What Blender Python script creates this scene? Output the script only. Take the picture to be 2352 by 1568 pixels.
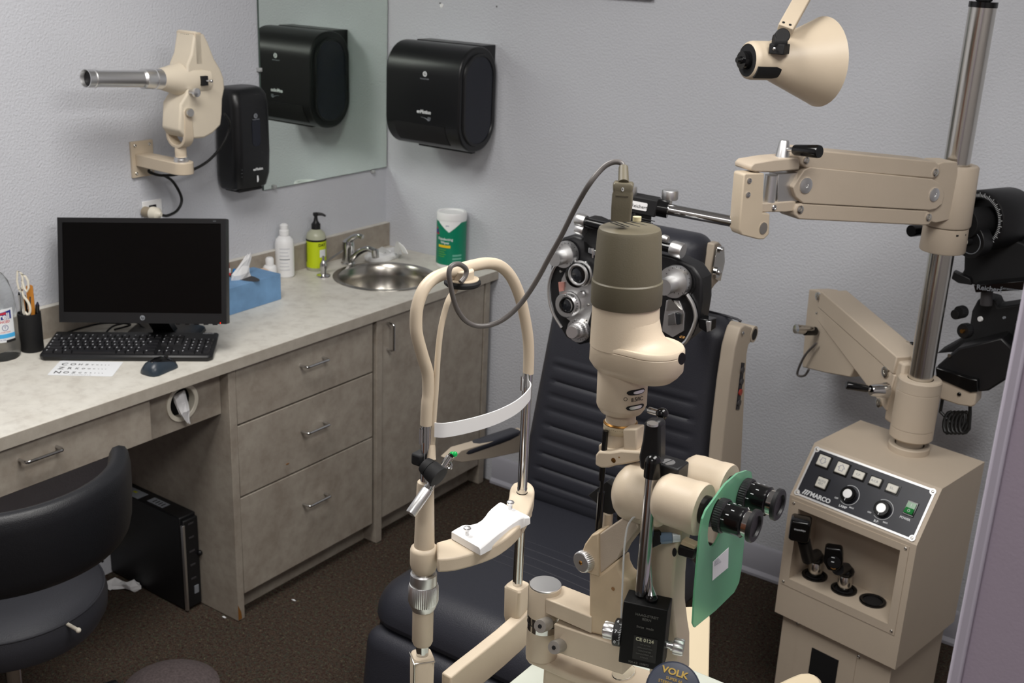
import bpy, math, random
from mathutils import Vector, Matrix
random.seed(7)
scene = bpy.context.scene
for o in list(bpy.data.objects): bpy.data.objects.remove(o)
COL = scene.collection
V = Vector
PI = math.pi

# ------------------------------------------------------------------ camera
C0 = V((2.7802, -3.1983, 1.9041))
YAW, PITCH, ROLL = -0.59944, 0.33243, 0.04374
FPX = 2646.2
_F = V((math.sin(YAW)*math.cos(PITCH), math.cos(YAW)*math.cos(PITCH), -math.sin(PITCH)))
_R = V((math.cos(YAW), -math.sin(YAW), 0.0))
_U = _R.cross(_F)
CR = math.cos(ROLL)*_R + math.sin(ROLL)*_U
CU = -math.sin(ROLL)*_R + math.cos(ROLL)*_U
cam_data = bpy.data.cameras.new('camera')
cam = bpy.data.objects.new('camera', cam_data)
COL.objects.link(cam)
m = Matrix((CR, CU, -_F)).transposed().to_4x4()
m.translation = C0
cam.matrix_world = m
cam_data.sensor_width = 36.0
cam_data.lens = 36.0*FPX/2352.0
cam_data.clip_start = 0.05
cam_data.dof.use_dof = True
cam_data.dof.focus_distance = 1.65
cam_data.dof.aperture_fstop = 11.0
scene.camera = cam

# measuring helpers: a pixel of the photograph and one known coordinate give a point of the room
def ray(px, py): return _F + CR*((px-1176)/FPX) - CU*((py-784)/FPX)
def hd(px, py, d): return C0 + ray(px, py)*d
def hx(px, py, x): d = ray(px, py); return C0 + d*((x-C0.x)/d.x)
def hy(px, py, y): d = ray(px, py); return C0 + d*((y-C0.y)/d.y)
def hz(px, py, z): d = ray(px, py); return C0 + d*((z-C0.z)/d.z)
def hp(px, py, p, n):
    d = ray(px, py); n = V(n); return C0 + d*((V(p)-C0).dot(n)/d.dot(n))
def dep(p): return (V(p)-C0).dot(_F)
def proj(p):
    d = V(p)-C0; z = d.dot(_F); return 1176+FPX*d.dot(CR)/z, 784-FPX*d.dot(CU)/z
def zrow(x, y, row):
    lo, hi = -0.2, 3.0
    for i in range(50):
        k = (lo+hi)/2
        if proj((x, y, k))[1] > row: lo = k
        else: hi = k
    return k

# ------------------------------------------------------------------ light and exposure
def area(name, loc, sx, sy, power, color=(1, 1, 1), rot=(0, 0, 0)):
    l = bpy.data.lights.new(name, 'AREA'); l.shape = 'RECTANGLE'; l.size = sx; l.size_y = sy
    l.energy = power; l.color = color
    o = bpy.data.objects.new(name, l); o.location = loc; o.rotation_euler = rot; COL.objects.link(o)
    return o
area('ceiling_light_main', (1.15, -1.95, 2.585), 0.6, 1.2, 34, (1.0, 0.975, 0.94))
area('ceiling_light_second', (2.65, -1.95, 2.585), 0.6, 1.2, 30, (1.0, 0.975, 0.94))
area('fill_light_doorway', (2.4, -3.75, 2.585), 0.6, 0.6, 11, (1.0, 0.97, 0.95))  # weak fill added behind the camera to brighten the near door face
w = bpy.data.worlds.new('world'); scene.world = w; w.use_nodes = True
w.node_tree.nodes['Background'].inputs[0].default_value = (0.5, 0.55, 0.65, 1)
w.node_tree.nodes['Background'].inputs[1].default_value = 0.05
scene.view_settings.view_transform = 'Standard'
scene.view_settings.look = 'None'
scene.view_settings.gamma = 1.0
scene.view_settings.use_curve_mapping = False
scene.view_settings.exposure = 0.0
scene.cycles.blur_glossy = 0.0
scene.cycles.caustics_reflective = True

# ------------------------------------------------------------------ materials
def lin(c):
    c = c/255.0
    return c/12.92 if c <= 0.04045 else ((c+0.055)/1.055)**2.4
def rgb(r, g, b): return (lin(r), lin(g), lin(b), 1.0)
MAT = {}
def mat(name, col, rough=0.5, metal=0.0, bump=0.0, scale=200.0, var=0.0, vscale=8.0, spec=0.5, trans=0.0, ior=1.45, emit=0.0, coat=0.0, alpha=1.0, coords='Object'):
    mt = bpy.data.materials.new(name); mt.use_nodes = True
    nt = mt.node_tree; b = nt.nodes['Principled BSDF']
    c = rgb(*col)
    b.inputs['Base Color'].default_value = c
    b.inputs['Roughness'].default_value = rough
    b.inputs['Metallic'].default_value = metal
    b.inputs['Specular IOR Level'].default_value = spec
    b.inputs['Transmission Weight'].default_value = trans
    b.inputs['IOR'].default_value = ior
    b.inputs['Coat Weight'].default_value = coat
    b.inputs['Alpha'].default_value = alpha
    if emit:
        b.inputs['Emission Color'].default_value = c; b.inputs['Emission Strength'].default_value = emit
    if bump or var:
        tc = nt.nodes.new('ShaderNodeNewGeometry')
        if bump:
            n = nt.nodes.new('ShaderNodeTexNoise'); n.inputs['Scale'].default_value = scale; n.inputs['Detail'].default_value = 3
            nt.links.new(tc.outputs['Position'], n.inputs['Vector'])
            bp = nt.nodes.new('ShaderNodeBump'); bp.inputs['Strength'].default_value = bump; bp.inputs['Distance'].default_value = 0.001
            nt.links.new(n.outputs['Fac'], bp.inputs['Height']); nt.links.new(bp.outputs['Normal'], b.inputs['Normal'])
        if var:
            n2 = nt.nodes.new('ShaderNodeTexNoise'); n2.inputs['Scale'].default_value = vscale; n2.inputs['Detail'].default_value = 5
            nt.links.new(tc.outputs['Position'], n2.inputs['Vector'])
            r = nt.nodes.new('ShaderNodeValToRGB')
            r.color_ramp.elements[0].position = 0.35; r.color_ramp.elements[1].position = 0.65
            r.color_ramp.elements[0].color = tuple(x*(1-var) for x in c[:3])+(1,)
            r.color_ramp.elements[1].color = tuple(min(1, x*(1+var)) for x in c[:3])+(1,)
            nt.links.new(n2.outputs['Fac'], r.inputs['Fac']); nt.links.new(r.outputs['Color'], b.inputs['Base Color'])
    MAT[name] = mt
    return mt
wallm = mat('wall_paint', (200, 202, 208), 0.75, bump=0.9, scale=150, spec=0.25, var=0.012, vscale=3)
for nd in wallm.node_tree.nodes:
    if nd.type == 'BUMP': nd.inputs['Distance'].default_value = 0.0026
ceilm = mat('ceiling_paint', (215, 215, 212), 0.9)
backm = mat('front_wall_paint', (176, 172, 172), 0.8)
basem = mat('baseboard_vinyl', (172, 172, 182), 0.5)
woodm = mat('door_wood', (122, 72, 44), 0.45, var=0.25, vscale=6)
doorm = mat('door_paint', (176, 164, 180), 0.5, bump=0.2, scale=300)

def multi(name, stops, scale, rough, bump=0.0, dist=0.001, detail=4, second=None, spec=0.4):
    mt = bpy.data.materials.new(name); mt.use_nodes = True; nt = mt.node_tree; b = nt.nodes['Principled BSDF']
    g = nt.nodes.new('ShaderNodeNewGeometry')
    n = nt.nodes.new('ShaderNodeTexNoise'); n.inputs['Scale'].default_value = scale; n.inputs['Detail'].default_value = detail
    n.inputs['Roughness'].default_value = 0.65
    nt.links.new(g.outputs['Position'], n.inputs['Vector'])
    r = nt.nodes.new('ShaderNodeValToRGB')
    el = r.color_ramp.elements
    while len(el) > 1: el.remove(el[-1])
    el[0].position = stops[0][0]; el[0].color = rgb(*stops[0][1])
    for p, c in stops[1:]:
        e = el.new(p); e.color = rgb(*c)
    nt.links.new(n.outputs['Fac'], r.inputs['Fac'])
    out = r.outputs['Color']
    if second:
        sc, fac, st = second
        n3 = nt.nodes.new('ShaderNodeTexNoise'); n3.inputs['Scale'].default_value = sc; n3.inputs['Detail'].default_value = 3
        nt.links.new(g.outputs['Position'], n3.inputs['Vector'])
        r3 = nt.nodes.new('ShaderNodeValToRGB'); e3 = r3.color_ramp.elements
        e3[0].position = 0.38; e3[0].color = rgb(*st[0]); e3[1].position = 0.62; e3[1].color = rgb(*st[1])
        nt.links.new(n3.outputs['Fac'], r3.inputs['Fac'])
        mx = nt.nodes.new('ShaderNodeMixRGB'); mx.inputs[0].default_value = fac
        nt.links.new(out, mx.inputs[1]); nt.links.new(r3.outputs['Color'], mx.inputs[2]); out = mx.outputs[0]
    nt.links.new(out, b.inputs['Base Color'])
    b.inputs['Roughness'].default_value = rough; b.inputs['Specular IOR Level'].default_value = spec
    if bump:
        bp = nt.nodes.new('ShaderNodeBump'); bp.inputs['Strength'].default_value = bump; bp.inputs['Distance'].default_value = dist
        nt.links.new(n.outputs['Fac'], bp.inputs['Height']); nt.links.new(bp.outputs['Normal'], b.inputs['Normal'])
    MAT[name] = mt
    return mt
carpet = multi('carpet', [(0.30, (26, 20, 18)), (0.39, (74, 45, 38)), (0.45, (40, 44, 36)), (0.51, (92, 70, 55)), (0.57, (40, 44, 46)), (0.63, (72, 78, 56)), (0.72, (124, 100, 84))], 105, 0.95, 1.0, 0.006, 2, spec=0.1, second=(230, 0.35, ((26, 24, 23), (84, 78, 72))))
lamtop = multi('laminate_top', [(0.35, (196, 190, 180)), (0.5, (214, 210, 200)), (0.65, (222, 218, 208))], 28, 0.42, second=(9, 0.4, ((204, 200, 190), (220, 218, 210))))
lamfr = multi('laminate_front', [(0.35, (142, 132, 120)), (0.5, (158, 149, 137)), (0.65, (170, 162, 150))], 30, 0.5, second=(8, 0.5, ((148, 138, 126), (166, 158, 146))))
lamed = multi('laminate_edge', [(0.35, (168, 160, 148)), (0.65, (180, 173, 161))], 30, 0.5)
cream = mat('cream_enamel', (200, 185, 163), 0.42, bump=0.12, scale=900, var=0.02, vscale=15)
creamd = mat('cream_enamel_yellowed', (202, 182, 152), 0.4, var=0.05, vscale=40)
stand = mat('beige_powder_coat', (190, 176, 158), 0.55, bump=0.35, scale=700, var=0.015, vscale=10)
sidec = mat('beige_powder_coat_side', (190, 176, 158), 0.55, bump=0.3, scale=700)
projm = multi('yellowed_beige_enamel', [(0.38, (208, 197, 178)), (0.62, (211, 200, 180)), (0.78, (212, 194, 136))], 9, 0.42)
chrome = mat('chrome', (205, 205, 205), 0.12, 1.0)
steel = mat('brushed_steel', (205, 202, 196), 0.20, 1.0)
satin = mat('satin_aluminium', (222, 222, 222), 0.36, 1.0)
sinkm = mat('stainless_basin', (172, 168, 160), 0.24, 1.0)
black = mat('black_plastic', (22, 22, 24), 0.42, bump=0.1, scale=900)
blackg = mat('gloss_black', (12, 12, 13), 0.15)
blackm = mat('matte_black', (16, 16, 18), 0.7)
screen = mat('screen_glass', (6, 5, 5), 0.3, spec=0.2)
dispm = mat('dispenser_black', (20, 21, 23), 0.34)
smoke = mat('smoked_window', (18, 22, 34), 0.12)
leather = mat('black_vinyl', (44, 45, 52), 0.40, bump=0.5, scale=450)
leatherg = mat('grey_vinyl', (54, 55, 61), 0.45, bump=0.5, scale=450)
white = mat('white_plastic', (236, 236, 236), 0.4)
whitep = mat('white_paper', (232, 234, 236), 0.8)
tissuem = mat('tissue', (225, 225, 226), 0.9)
ivory = mat('ivory_plastic', (226, 220, 204), 0.4)
olive = mat('olive_plastic', (92, 86, 70), 0.5, bump=0.15, scale=700)
cablem = mat('grey_cable', (92, 88, 86), 0.35)
blackc = mat('black_cable', (18, 18, 18), 0.45)
green = mat('green_led', (10, 150, 70), 0.15, emit=0.25)
red = mat('red_led', (255, 40, 10), 0.3, emit=1.0)
shieldm = mat('green_acrylic', (158, 222, 186), 0.16, trans=0.62, ior=1.2)
clearm = mat('clear_acrylic', (245, 248, 248), 0.02, trans=1.0, ior=1.2)
gelm = mat('clear_gel', (246, 249, 250), 0.05, trans=0.95, ior=1.12)
deepb = mat('deep_black_enamel', (8, 8, 9), 0.5, spec=0.3)
glassm = mat('lens_glass', (30, 32, 36), 0.05, spec=0.9)
mirrorm = mat('mirror_silver', (226, 236, 228), 0.0, 1.0)
mirredge = mat('mirror_edge', (70, 84, 78), 0.3)
clipm = mat('clear_clip', (170, 172, 172), 0.25)
blue = mat('tissue_box_blue', (112, 152, 192), 0.6, var=0.14, vscale=12)
msteel = mat('matte_steel', (168, 164, 158), 0.5, 0.7)
yellowg = mat('green_soap_label', (196, 214, 24), 0.45)
soapliq = mat('soap_bottle', (176, 178, 156), 0.3)
wipegreen = mat('wipes_green', (0, 128, 96), 0.4)
yellow = mat('yellow_print', (240, 200, 30), 0.5)
whitepr = mat('white_print', (225, 228, 230), 0.6)
greypr = mat('grey_print', (130, 134, 140), 0.6)
blackpr = mat('black_print', (18, 18, 20), 0.6)
bluepr = mat('blue_print', (40, 52, 130), 0.5)
cyanpr = mat('cyan_print', (70, 170, 225), 0.5)
redpr = mat('red_print', (190, 36, 52), 0.5)
goldpr = mat('gold_print', (170, 140, 60), 0.4)
peach = mat('peach_paper', (232, 200, 170), 0.7)
orange = mat('orange_file', (196, 128, 44), 0.6)
mousem = mat('mouse_grey', (44, 54, 64), 0.3)
panelm = mat('panel_black', (26, 28, 38), 0.4, var=0.1, vscale=30)
alu = mat('panel_aluminium', (222, 222, 222), 0.4, 0.6)
buttonm = mat('button_ivory', (220, 218, 208), 0.45)
greenb = mat('green_rocker', (8, 110, 44), 0.2, emit=0.03)
casem = mat('navy_case', (40, 46, 62), 0.4)
tablem = mat('pale_table_laminate', (198, 203, 192), 0.45)
creamp = mat('cream_panel', (208, 193, 164), 0.5)
skirt = mat('black_skirt', (14, 14, 16), 0.6)
rust = mat('wood_chip', (130, 84, 30), 0.8)
chairb = mat('chair_beige', (170, 158, 142), 0.5)
lettk = mat('key_legend', (190, 192, 196), 0.6)
keym = mat('key_black', (24, 24, 27), 0.45)
matte_grey = mat('dark_grey_plastic', (58, 56, 58), 0.6)
brass = mat('brass', (150, 110, 60), 0.35, 1.0)
indigo = mat('indigo_plastic', (28, 28, 52), 0.5)

# ------------------------------------------------------------------ mesh helpers
def frame(o, x, y):
    x = V(x).normalized(); y = V(y); y = (y - x*y.dot(x)).normalized(); z = x.cross(y)
    mm = Matrix((x, y, z)).transposed().to_4x4(); mm.translation = V(o); return mm
def axis_frame(o, z, hint=(0, 0, 1)):
    z = V(z).normalized(); h = V(hint)
    if abs(z.dot(h.normalized())) > 0.95: h = V((1, 0, 0))
    x = h.cross(z).normalized(); y = z.cross(x)
    mm = Matrix((x, y, z)).transposed().to_4x4(); mm.translation = V(o); return mm

class MB:
    def __init__(s, M=None): s.v = []; s.f = []; s.M = M or Matrix.Identity(4)
    def add(s, vs, fs, M=None):
        n = len(s.v); T = s.M @ M if M else s.M
        s.v += [T @ V(p) for p in vs]; s.f += [tuple(i+n for i in f) for f in fs]; return s
    def box(s, c, d, M=None):
        x, y, z = c; a, b, h = d[0]/2, d[1]/2, d[2]/2
        vs = [(x+i*a, y+j*b, z+k*h) for k in (-1, 1) for j in (-1, 1) for i in (-1, 1)]
        return s.add(vs, [(0, 2, 3, 1), (4, 5, 7, 6), (0, 1, 5, 4), (2, 6, 7, 3), (0, 4, 6, 2), (1, 3, 7, 5)], M)
    def bb(s, a, b, M=None):
        return s.box([(a[i]+b[i])/2 for i in range(3)], [abs(a[i]-b[i]) for i in range(3)], M)
    def prism(s, poly, vec, M=None):
        n = len(poly); vec = V(vec); p = [V(q) for q in poly]
        nor = V((0, 0, 0))
        for i in range(n): nor += p[i].cross(p[(i+1) % n])
        if nor.dot(vec) < 0: p = p[::-1]
        vs = p + [q+vec for q in p]
        fs = [tuple(range(n))[::-1], tuple(range(n, 2*n))]
        fs += [(i, (i+1) % n, n+(i+1) % n, n+i) for i in range(n)]
        return s.add(vs, fs, M)
    def loft(s, rings, caps=True, closed=False, M=None):
        n = len(rings[0]); vs = [q for r in rings for q in r]; fs = []
        m = len(rings)
        for j in range(m if closed else m-1):
            k = (j+1) % m
            for i in range(n):
                a, b = j*n+i, j*n+(i+1) % n; c, d = k*n+(i+1) % n, k*n+i
                fs.append((a, b, c, d))
        if caps and not closed:
            fs.append(tuple(range(n))[::-1]); fs.append(tuple(range((m-1)*n, m*n)))
        return s.add(vs, fs, M)
    def lathe(s, o, ax, prof, n=32, caps=True, M=None, hint=(0, 0, 1), sc=(1, 1)):
        T = axis_frame(o, ax, hint)
        rings = [[T @ V((r*math.cos(2*PI*i/n)*sc[0], r*math.sin(2*PI*i/n)*sc[1], h)) for i in range(n)] for r, h in prof]
        return s.loft(rings, caps, M=M)
    def cyl(s, p, q, r, r2=None, n=24, M=None):
        p, q = V(p), V(q); L = (q-p).length
        return s.lathe(p, q-p, [(r, 0), (r if r2 is None else r2, L)], n, M=M)
    def knurl(s, p, q, r, teeth=36, depth=0.06, M=None):
        p, q = V(p), V(q); T = axis_frame(p, q-p); L = (q-p).length; n = teeth*2
        e = min(L*0.15, r*0.2)
        rings = []
        for rr, h in ((0.93, 0), (1, e), (1, L-e), (0.93, L)):
            rings.append([T @ V((r*rr*(1-(depth if i % 2 else 0))*math.cos(2*PI*i/n), r*rr*(1-(depth if i % 2 else 0))*math.sin(2*PI*i/n), h)) for i in range(n)])
        return s.loft(rings, M=M)
    def sph(s, c, r, n=20, sc=(1, 1, 1), M=None):
        k = n//2; rings = []
        c = V(c)
        for j in range(1, k):
            t = PI*j/k
            rings.append([c+V((r*sc[0]*math.sin(t)*math.cos(2*PI*i/n), r*sc[1]*math.sin(t)*math.sin(2*PI*i/n), -r*sc[2]*math.cos(t))) for i in range(n)])
        return s.loft(rings, M=M)
    def tube(s, pts, r, n=12, smooth=0, closed=False, M=None, sq=1.0):
        P = [V(p) for p in pts]
        rr = r if isinstance(r, (list, tuple)) else [r]*len(P)
        if smooth: P, rr = spline(P, rr, smooth)
        rings = []; up = None
        for i, p in enumerate(P):
            if closed: t = P[(i+1) % len(P)]-P[i-1]
            else: t = P[min(i+1, len(P)-1)]-P[max(i-1, 0)]
            t.normalize()
            if up is None:
                up = V((0, 0, 1)) if abs(t.z) < 0.9 else V((1, 0, 0))
            up = (up-t*up.dot(t)).normalized(); sd = t.cross(up)
            rings.append([p+(up*math.cos(2*PI*k/n)*sq+sd*math.sin(2*PI*k/n))*rr[i] for k in range(n)])
        return s.loft([r_[::-1] for r_ in rings], True, closed, M)
    def torus(s, c, ax, R, r, n=40, k=10, M=None):
        T = axis_frame(c, ax)
        return s.tube([T @ V((R*math.cos(2*PI*i/n), R*math.sin(2*PI*i/n), 0)) for i in range(n)], r, k, closed=True, M=M)
    def ribbon(s, pts, vec, th, M=None):
        # a band: path pts (top edge), vec = its height, th = thickness
        P = [V(p) for p in pts]; vec = V(vec); rings = []
        for i, p in enumerate(P):
            t = (P[min(i+1, len(P)-1)]-P[max(i-1, 0)]).normalized(); nn = t.cross(vec).normalized()*th
            rings.append([p, p+vec, p+vec+nn, p+nn])
        return s.loft(rings, M=M)
    def build(s, name, mt, parent=None, bevel=0.0, seg=2, angle=38, flat=False, kind=None, sub=0):
        if parent is not None and 'worg' in parent: po = V(parent['worg'])
        else: po = V((0, 0, 0))
        lo = V([min(p[i] for p in s.v) for i in range(3)]); hi = V([max(p[i] for p in s.v) for i in range(3)])
        org = V(((lo.x+hi.x)/2, (lo.y+hi.y)/2, lo.z))
        me = bpy.data.meshes.new(name)
        me.from_pydata([p-org for p in s.v], [], s.f); me.update()
        me.materials.append(mt)
        import bmesh
        bm = bmesh.new(); bm.from_mesh(me); bmesh.ops.recalc_face_normals(bm, faces=bm.faces); bm.to_mesh(me); bm.free()
        if not flat:
            me.polygons.foreach_set('use_smooth', [True]*len(me.polygons))
            me.set_sharp_from_angle(angle=math.radians(angle))
        o = bpy.data.objects.new(name, me); COL.objects.link(o)
        if parent is not None: o.parent = parent
        o.location = org-po; o['worg'] = tuple(org)
        if bevel:
            b = o.modifiers.new('bevel', 'BEVEL'); b.width = bevel; b.segments = seg; b.limit_method = 'ANGLE'; b.angle_limit = math.radians(40); b.harden_normals = False
        if sub:
            q = o.modifiers.new('sub', 'SUBSURF'); q.levels = sub; q.render_levels = sub
        if kind: o['kind'] = kind
        return o

def spline(P, R, k):
    out = []; ro = []
    n = len(P)
    for i in range(n-1):
        p0, p1, p2, p3 = P[max(i-1, 0)], P[i], P[i+1], P[min(i+2, n-1)]
        for j in range(k):
            t = j/k
            out.append(0.5*((2*p1)+(p2-p0)*t+(2*p0-5*p1+4*p2-p3)*t*t+(3*p1-p0-3*p2+p3)*t*t*t))
            ro.append(R[i]*(1-t)+R[i+1]*t)
    out.append(P[-1]); ro.append(R[-1])
    return out, ro
def spl(P, k=8): P = [V(p) for p in P]; return spline(P, [1]*len(P), k)[0]
def rrect(w, h, r, n=6, cx=0, cy=0):
    pts = []
    for (sx, sy, a) in ((1, 1, 0), (-1, 1, 90), (-1, -1, 180), (1, -1, 270)):
        for i in range(n+1):
            t = math.radians(a+90*i/n)
            pts.append((cx+sx*(w/2-r)+r*math.cos(t), cy+sy*(h/2-r)+r*math.sin(t)))
    return pts
def thing(name, label, cat, loc, group=None):
    o = bpy.data.objects.new(name, None); COL.objects.link(o); o.empty_display_size = 0.05
    o.location = loc; o['worg'] = tuple(loc); o['label'] = label; o['category'] = cat
    if group: o['group'] = group
    return o
def tag(o, label, cat, group=None, kind=None):
    o['label'] = label; o['category'] = cat
    if group: o['group'] = group
    if kind: o['kind'] = kind
    return o
def struct(mb, name, mt, **k): return mb.build(name, mt, kind='structure', **k)
def text(txt, o, x, y, size, mt, parent, name='lettering', ext=0.0002, align='CENTER', sx=1.0, bold=0.0, sp=1.0, shear=0.0):
    cu = bpy.data.curves.new('txt', 'FONT'); cu.body = txt; cu.size = size; cu.extrude = ext
    cu.align_x = align; cu.align_y = 'CENTER'; cu.offset = bold*size; cu.space_character = sp; cu.shear = shear
    cu.resolution_u = 3
    t = bpy.data.objects.new('txt', cu); COL.objects.link(t)
    dg = bpy.context.evaluated_depsgraph_get(); dg.update()
    me = bpy.data.meshes.new_from_object(t.evaluated_get(dg))
    bpy.data.objects.remove(t)
    T = frame(o, x, y)
    mb = MB(T); mb.add([(v.co.x*sx, v.co.y, v.co.z) for v in me.vertices], [tuple(p.vertices) for p in me.polygons])
    bpy.data.meshes.remove(me)
    return mb.build(name, mt, parent, flat=True)
def disc(mb, c, ax, r, h, n=24, r2=None): return mb.lathe(c, ax, [(r, 0), (r if r2 is None else r2, h)], n)
X, Y, Z = V((1, 0, 0)), V((0, 1, 0)), V((0, 0, 1))
def screw(parent, c, ax, r=0.004, mt=None, name='screw'):
    mb = MB(); mb.lathe(c, ax, [(r, -0.0005), (r, r*0.25), (r*0.75, r*0.5), (r*0.45, r*0.55), (r*0.42, r*0.2), (0.0001, r*0.2)], 14)
    return mb.build(name, mt or steel, parent)
H = 0.815      # worktop height

def textcyl(txt, c, r, ang, z, size, mt, parent, sx=1.0, bold=0.0, align='CENTER', name='lettering'):
    cu = bpy.data.curves.new('txt', 'FONT'); cu.body = txt; cu.size = size; cu.extrude = 0.0001
    cu.align_x = align; cu.align_y = 'CENTER'; cu.offset = bold*size; cu.resolution_u = 2
    t = bpy.data.objects.new('txt', cu); COL.objects.link(t)
    dg = bpy.context.evaluated_depsgraph_get(); dg.update()
    me = bpy.data.meshes.new_from_object(t.evaluated_get(dg)); bpy.data.objects.remove(t)
    mb = MB(); vs = []
    for v in me.vertices:
        a = ang + v.co.x*sx/r; rr = r+0.0004+v.co.z
        vs.append((c[0]+rr*math.cos(a), c[1]+rr*math.sin(a), z+v.co.y))
    mb.add(vs, [tuple(p.vertices) for p in me.polygons]); bpy.data.meshes.remove(me)
    return mb.build(name, mt, parent, flat=True)
def arc(name, c, r, z0, z1, a0, a1, mt, parent, n=20, th=0.0006, top=None):
    mb = MB(); rings = []
    for i in range(n+1):
        a = a0+(a1-a0)*i/n; zt = top(i/n) if top else z1
        cs, sn = math.cos(a), math.sin(a)
        rings.append([(c[0]+r*cs, c[1]+r*sn, z0), (c[0]+(r+th)*cs, c[1]+(r+th)*sn, z0), (c[0]+(r+th)*cs, c[1]+(r+th)*sn, zt), (c[0]+r*cs, c[1]+r*sn, zt)])
    mb.loft(rings)
    return mb.build(name, mt, parent)
def camang(c): return math.atan2(C0.y-c[1], C0.x-c[0])

# ================================================================== the room
XR, YF, ZC = 3.9, -4.4, 2.6
struct(MB().bb((-0.2, YF-0.2, -0.1), (XR+0.2, 0.2, 0)), 'floor', carpet, flat=True)
struct(MB().bb((-0.2, YF-0.2, ZC), (XR+0.2, 0.2, ZC+0.1)), 'ceiling', ceilm, flat=True)
struct(MB().bb((-0.12, YF-0.12, 0), (0, 0.12, ZC)), 'wall_left', wallm, flat=True)
struct(MB().bb((0, 0, 0), (XR, 0.12, ZC)), 'wall_back', wallm, flat=True)
struct(MB().bb((XR, YF, 0), (XR+0.12, 0.12, ZC)), 'wall_right', backm, flat=True)
struct(MB().bb((0, YF-0.12, 0), (XR, YF, ZC)), 'wall_front', backm, flat=True)
mb = MB(); poly = [(0.535, -0.001, 0.001), (0.535, -0.020, 0.001), (0.535, -0.020, 0.010), (0.535, -0.010, 0.020), (0.535, -0.010, 0.100), (0.535, -0.004, 0.108), (0.535, -0.001, 0.108)]
mb.prism(poly, (XR-0.54, 0, 0)); struct(mb, 'baseboard_back', basem)
mb = MB().bb((0.001, YF+0.01, 0), (0.010, -2.45, 0.105)); struct(mb, 'baseboard_left', basem)
# brown wooden door on the unseen front wall (reflected in the steel)
d2 = struct(MB().bb((0.9, YF+0.002, 0.005), (1.8, YF+0.045, 2.05)), 'door_2', woodm, bevel=0.003)
hd_ = MB(); hd_.cyl((1.72, YF+0.05, 0.95), (1.72, YF+0.11, 0.95), 0.012); hd_.cyl((1.72, YF+0.105, 0.95), (1.62, YF+0.105, 0.95), 0.01); hd_.build('door_handle', satin, d2)

# near door edge on the right of the frame
e0 = hd(2266, 1104, 1.02); rt = V((CR.x, CR.y, 0)).normalized(); bk = V((_F.x, _F.y, 0)).normalized()
bk = (bk*0.86+rt*0.5).normalized(); rt = V((bk.y, -bk.x, 0))
d1 = MB(frame((e0.x, e0.y, 0), rt, bk))
d1.bb((0, 0, 0.008), (0.11, 0.62, 2.03))
o1 = struct(d1, 'door_1', doorm, bevel=0.006, seg=3)
q = MB(frame((e0.x, e0.y, 0), rt, bk)); q.bb((0.0, -0.007, 0.008), (0.0115, 0.0, 2.03)); q.build('edge_strip', mat('door_edge_highlight', (188, 182, 196), 0.4), o1, bevel=0.003)  # lighter colour paints the highlight along the rounded door edge

# small wall anchors
for px, py, r in ((1015, 13, 0.0075),):
    p = hy(px, py, 0)
    t = thing('wall_anchor', 'small white plastic wall anchor above the paper towel dispenser', 'wall anchor', (p.x, -0.001, p.z))
    a = MB(); a.lathe((p.x, -0.0005, p.z), (0, -1, 0), [(r, 0), (r, 0.002), (r*0.6, 0.003), (0.003, 0.003), (0.003, 0.0015), (0.0001, 0.0015)], 20); a.build('flange', white, t)
    a = MB(); a.box((p.x-0.006, -0.0015, p.z+0.008), (0.008, 0.002, 0.004)); a.build('torn_paint', matte_grey, t)
p = hy(1141, 15, 0)
a = MB(); a.lathe((p.x, -0.0002, p.z), (0, -1, 0), [(0.003, 0), (0.0025, 0.001), (0.001, 0.0015)], 12)
tag(a.build('wall_hole', matte_grey), 'tiny dark screw hole in the back wall above the towel dispenser', 'hole')
# lower edge of a frame on the back wall
a = hy(1262, -6, -0.01); b = hy(1500, 3, -0.01)
t = thing('picture_frame', 'dark thin framed board whose lower edge shows at the top of the back wall', 'frame', ((a.x+b.x)/2, -0.01, b.z))
mb = MB(); mb.bb((a.x-0.25, -0.022, b.z+0.004), (b.x, -0.002, b.z+0.022)); mb.build('frame_bar', black, t, bevel=0.002)
mb = MB(); mb.bb((a.x-0.25, -0.012, b.z+0.022), (b.x, -0.002, b.z+0.40)); mb.build('board', whitep, t)

# ================================================================== worktop
XF = 0.524
t = thing('countertop', 'long speckled beige laminate worktop with backsplash along the left wall', 'countertop', (0.26, -1.2, H-0.03))
SC = (0.288, -0.332); SR = 0.166
mb = MB(); n = 64
def sq(a):
    cx_, cy_ = math.cos(a), math.sin(a)
    x0, x1, y0, y1 = 0.08, 0.50, -0.54, -0.124
    k = 1e9
    if cx_ > 1e-9: k = min(k, (x1-SC[0])/cx_)
    if cx_ < -1e-9: k = min(k, (x0-SC[0])/cx_)
    if cy_ > 1e-9: k = min(k, (y1-SC[1])/cy_)
    if cy_ < -1e-9: k = min(k, (y0-SC[1])/cy_)
    return (SC[0]+cx_*k, SC[1]+cy_*k)
angs = sorted([2*PI*i/n for i in range(n)]+[math.atan2(yy-SC[1], xx-SC[0]) % (2*PI) for xx in (0.08, 0.50) for yy in (-0.54, -0.124)])
inn = [(SC[0]+SR*math.cos(a), SC[1]+SR*math.sin(a)) for a in angs]; out = [sq(a) for a in angs]
N = len(angs); zt, zb = H, H-0.030
vs = [(x, y, zt) for x, y in inn]+[(x, y, zt) for x, y in out]+[(x, y, zb) for x, y in inn]+[(x, y, zb) for x, y in out]
fs = []
for i in range(N):
    j = (i+1) % N
    fs += [(i, N+i, N+j, j), (2*N+i, 2*N+j, 3*N+j, 3*N+i), (i, j, 2*N+j, 2*N+i)]
mb.add(vs, fs)
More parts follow.
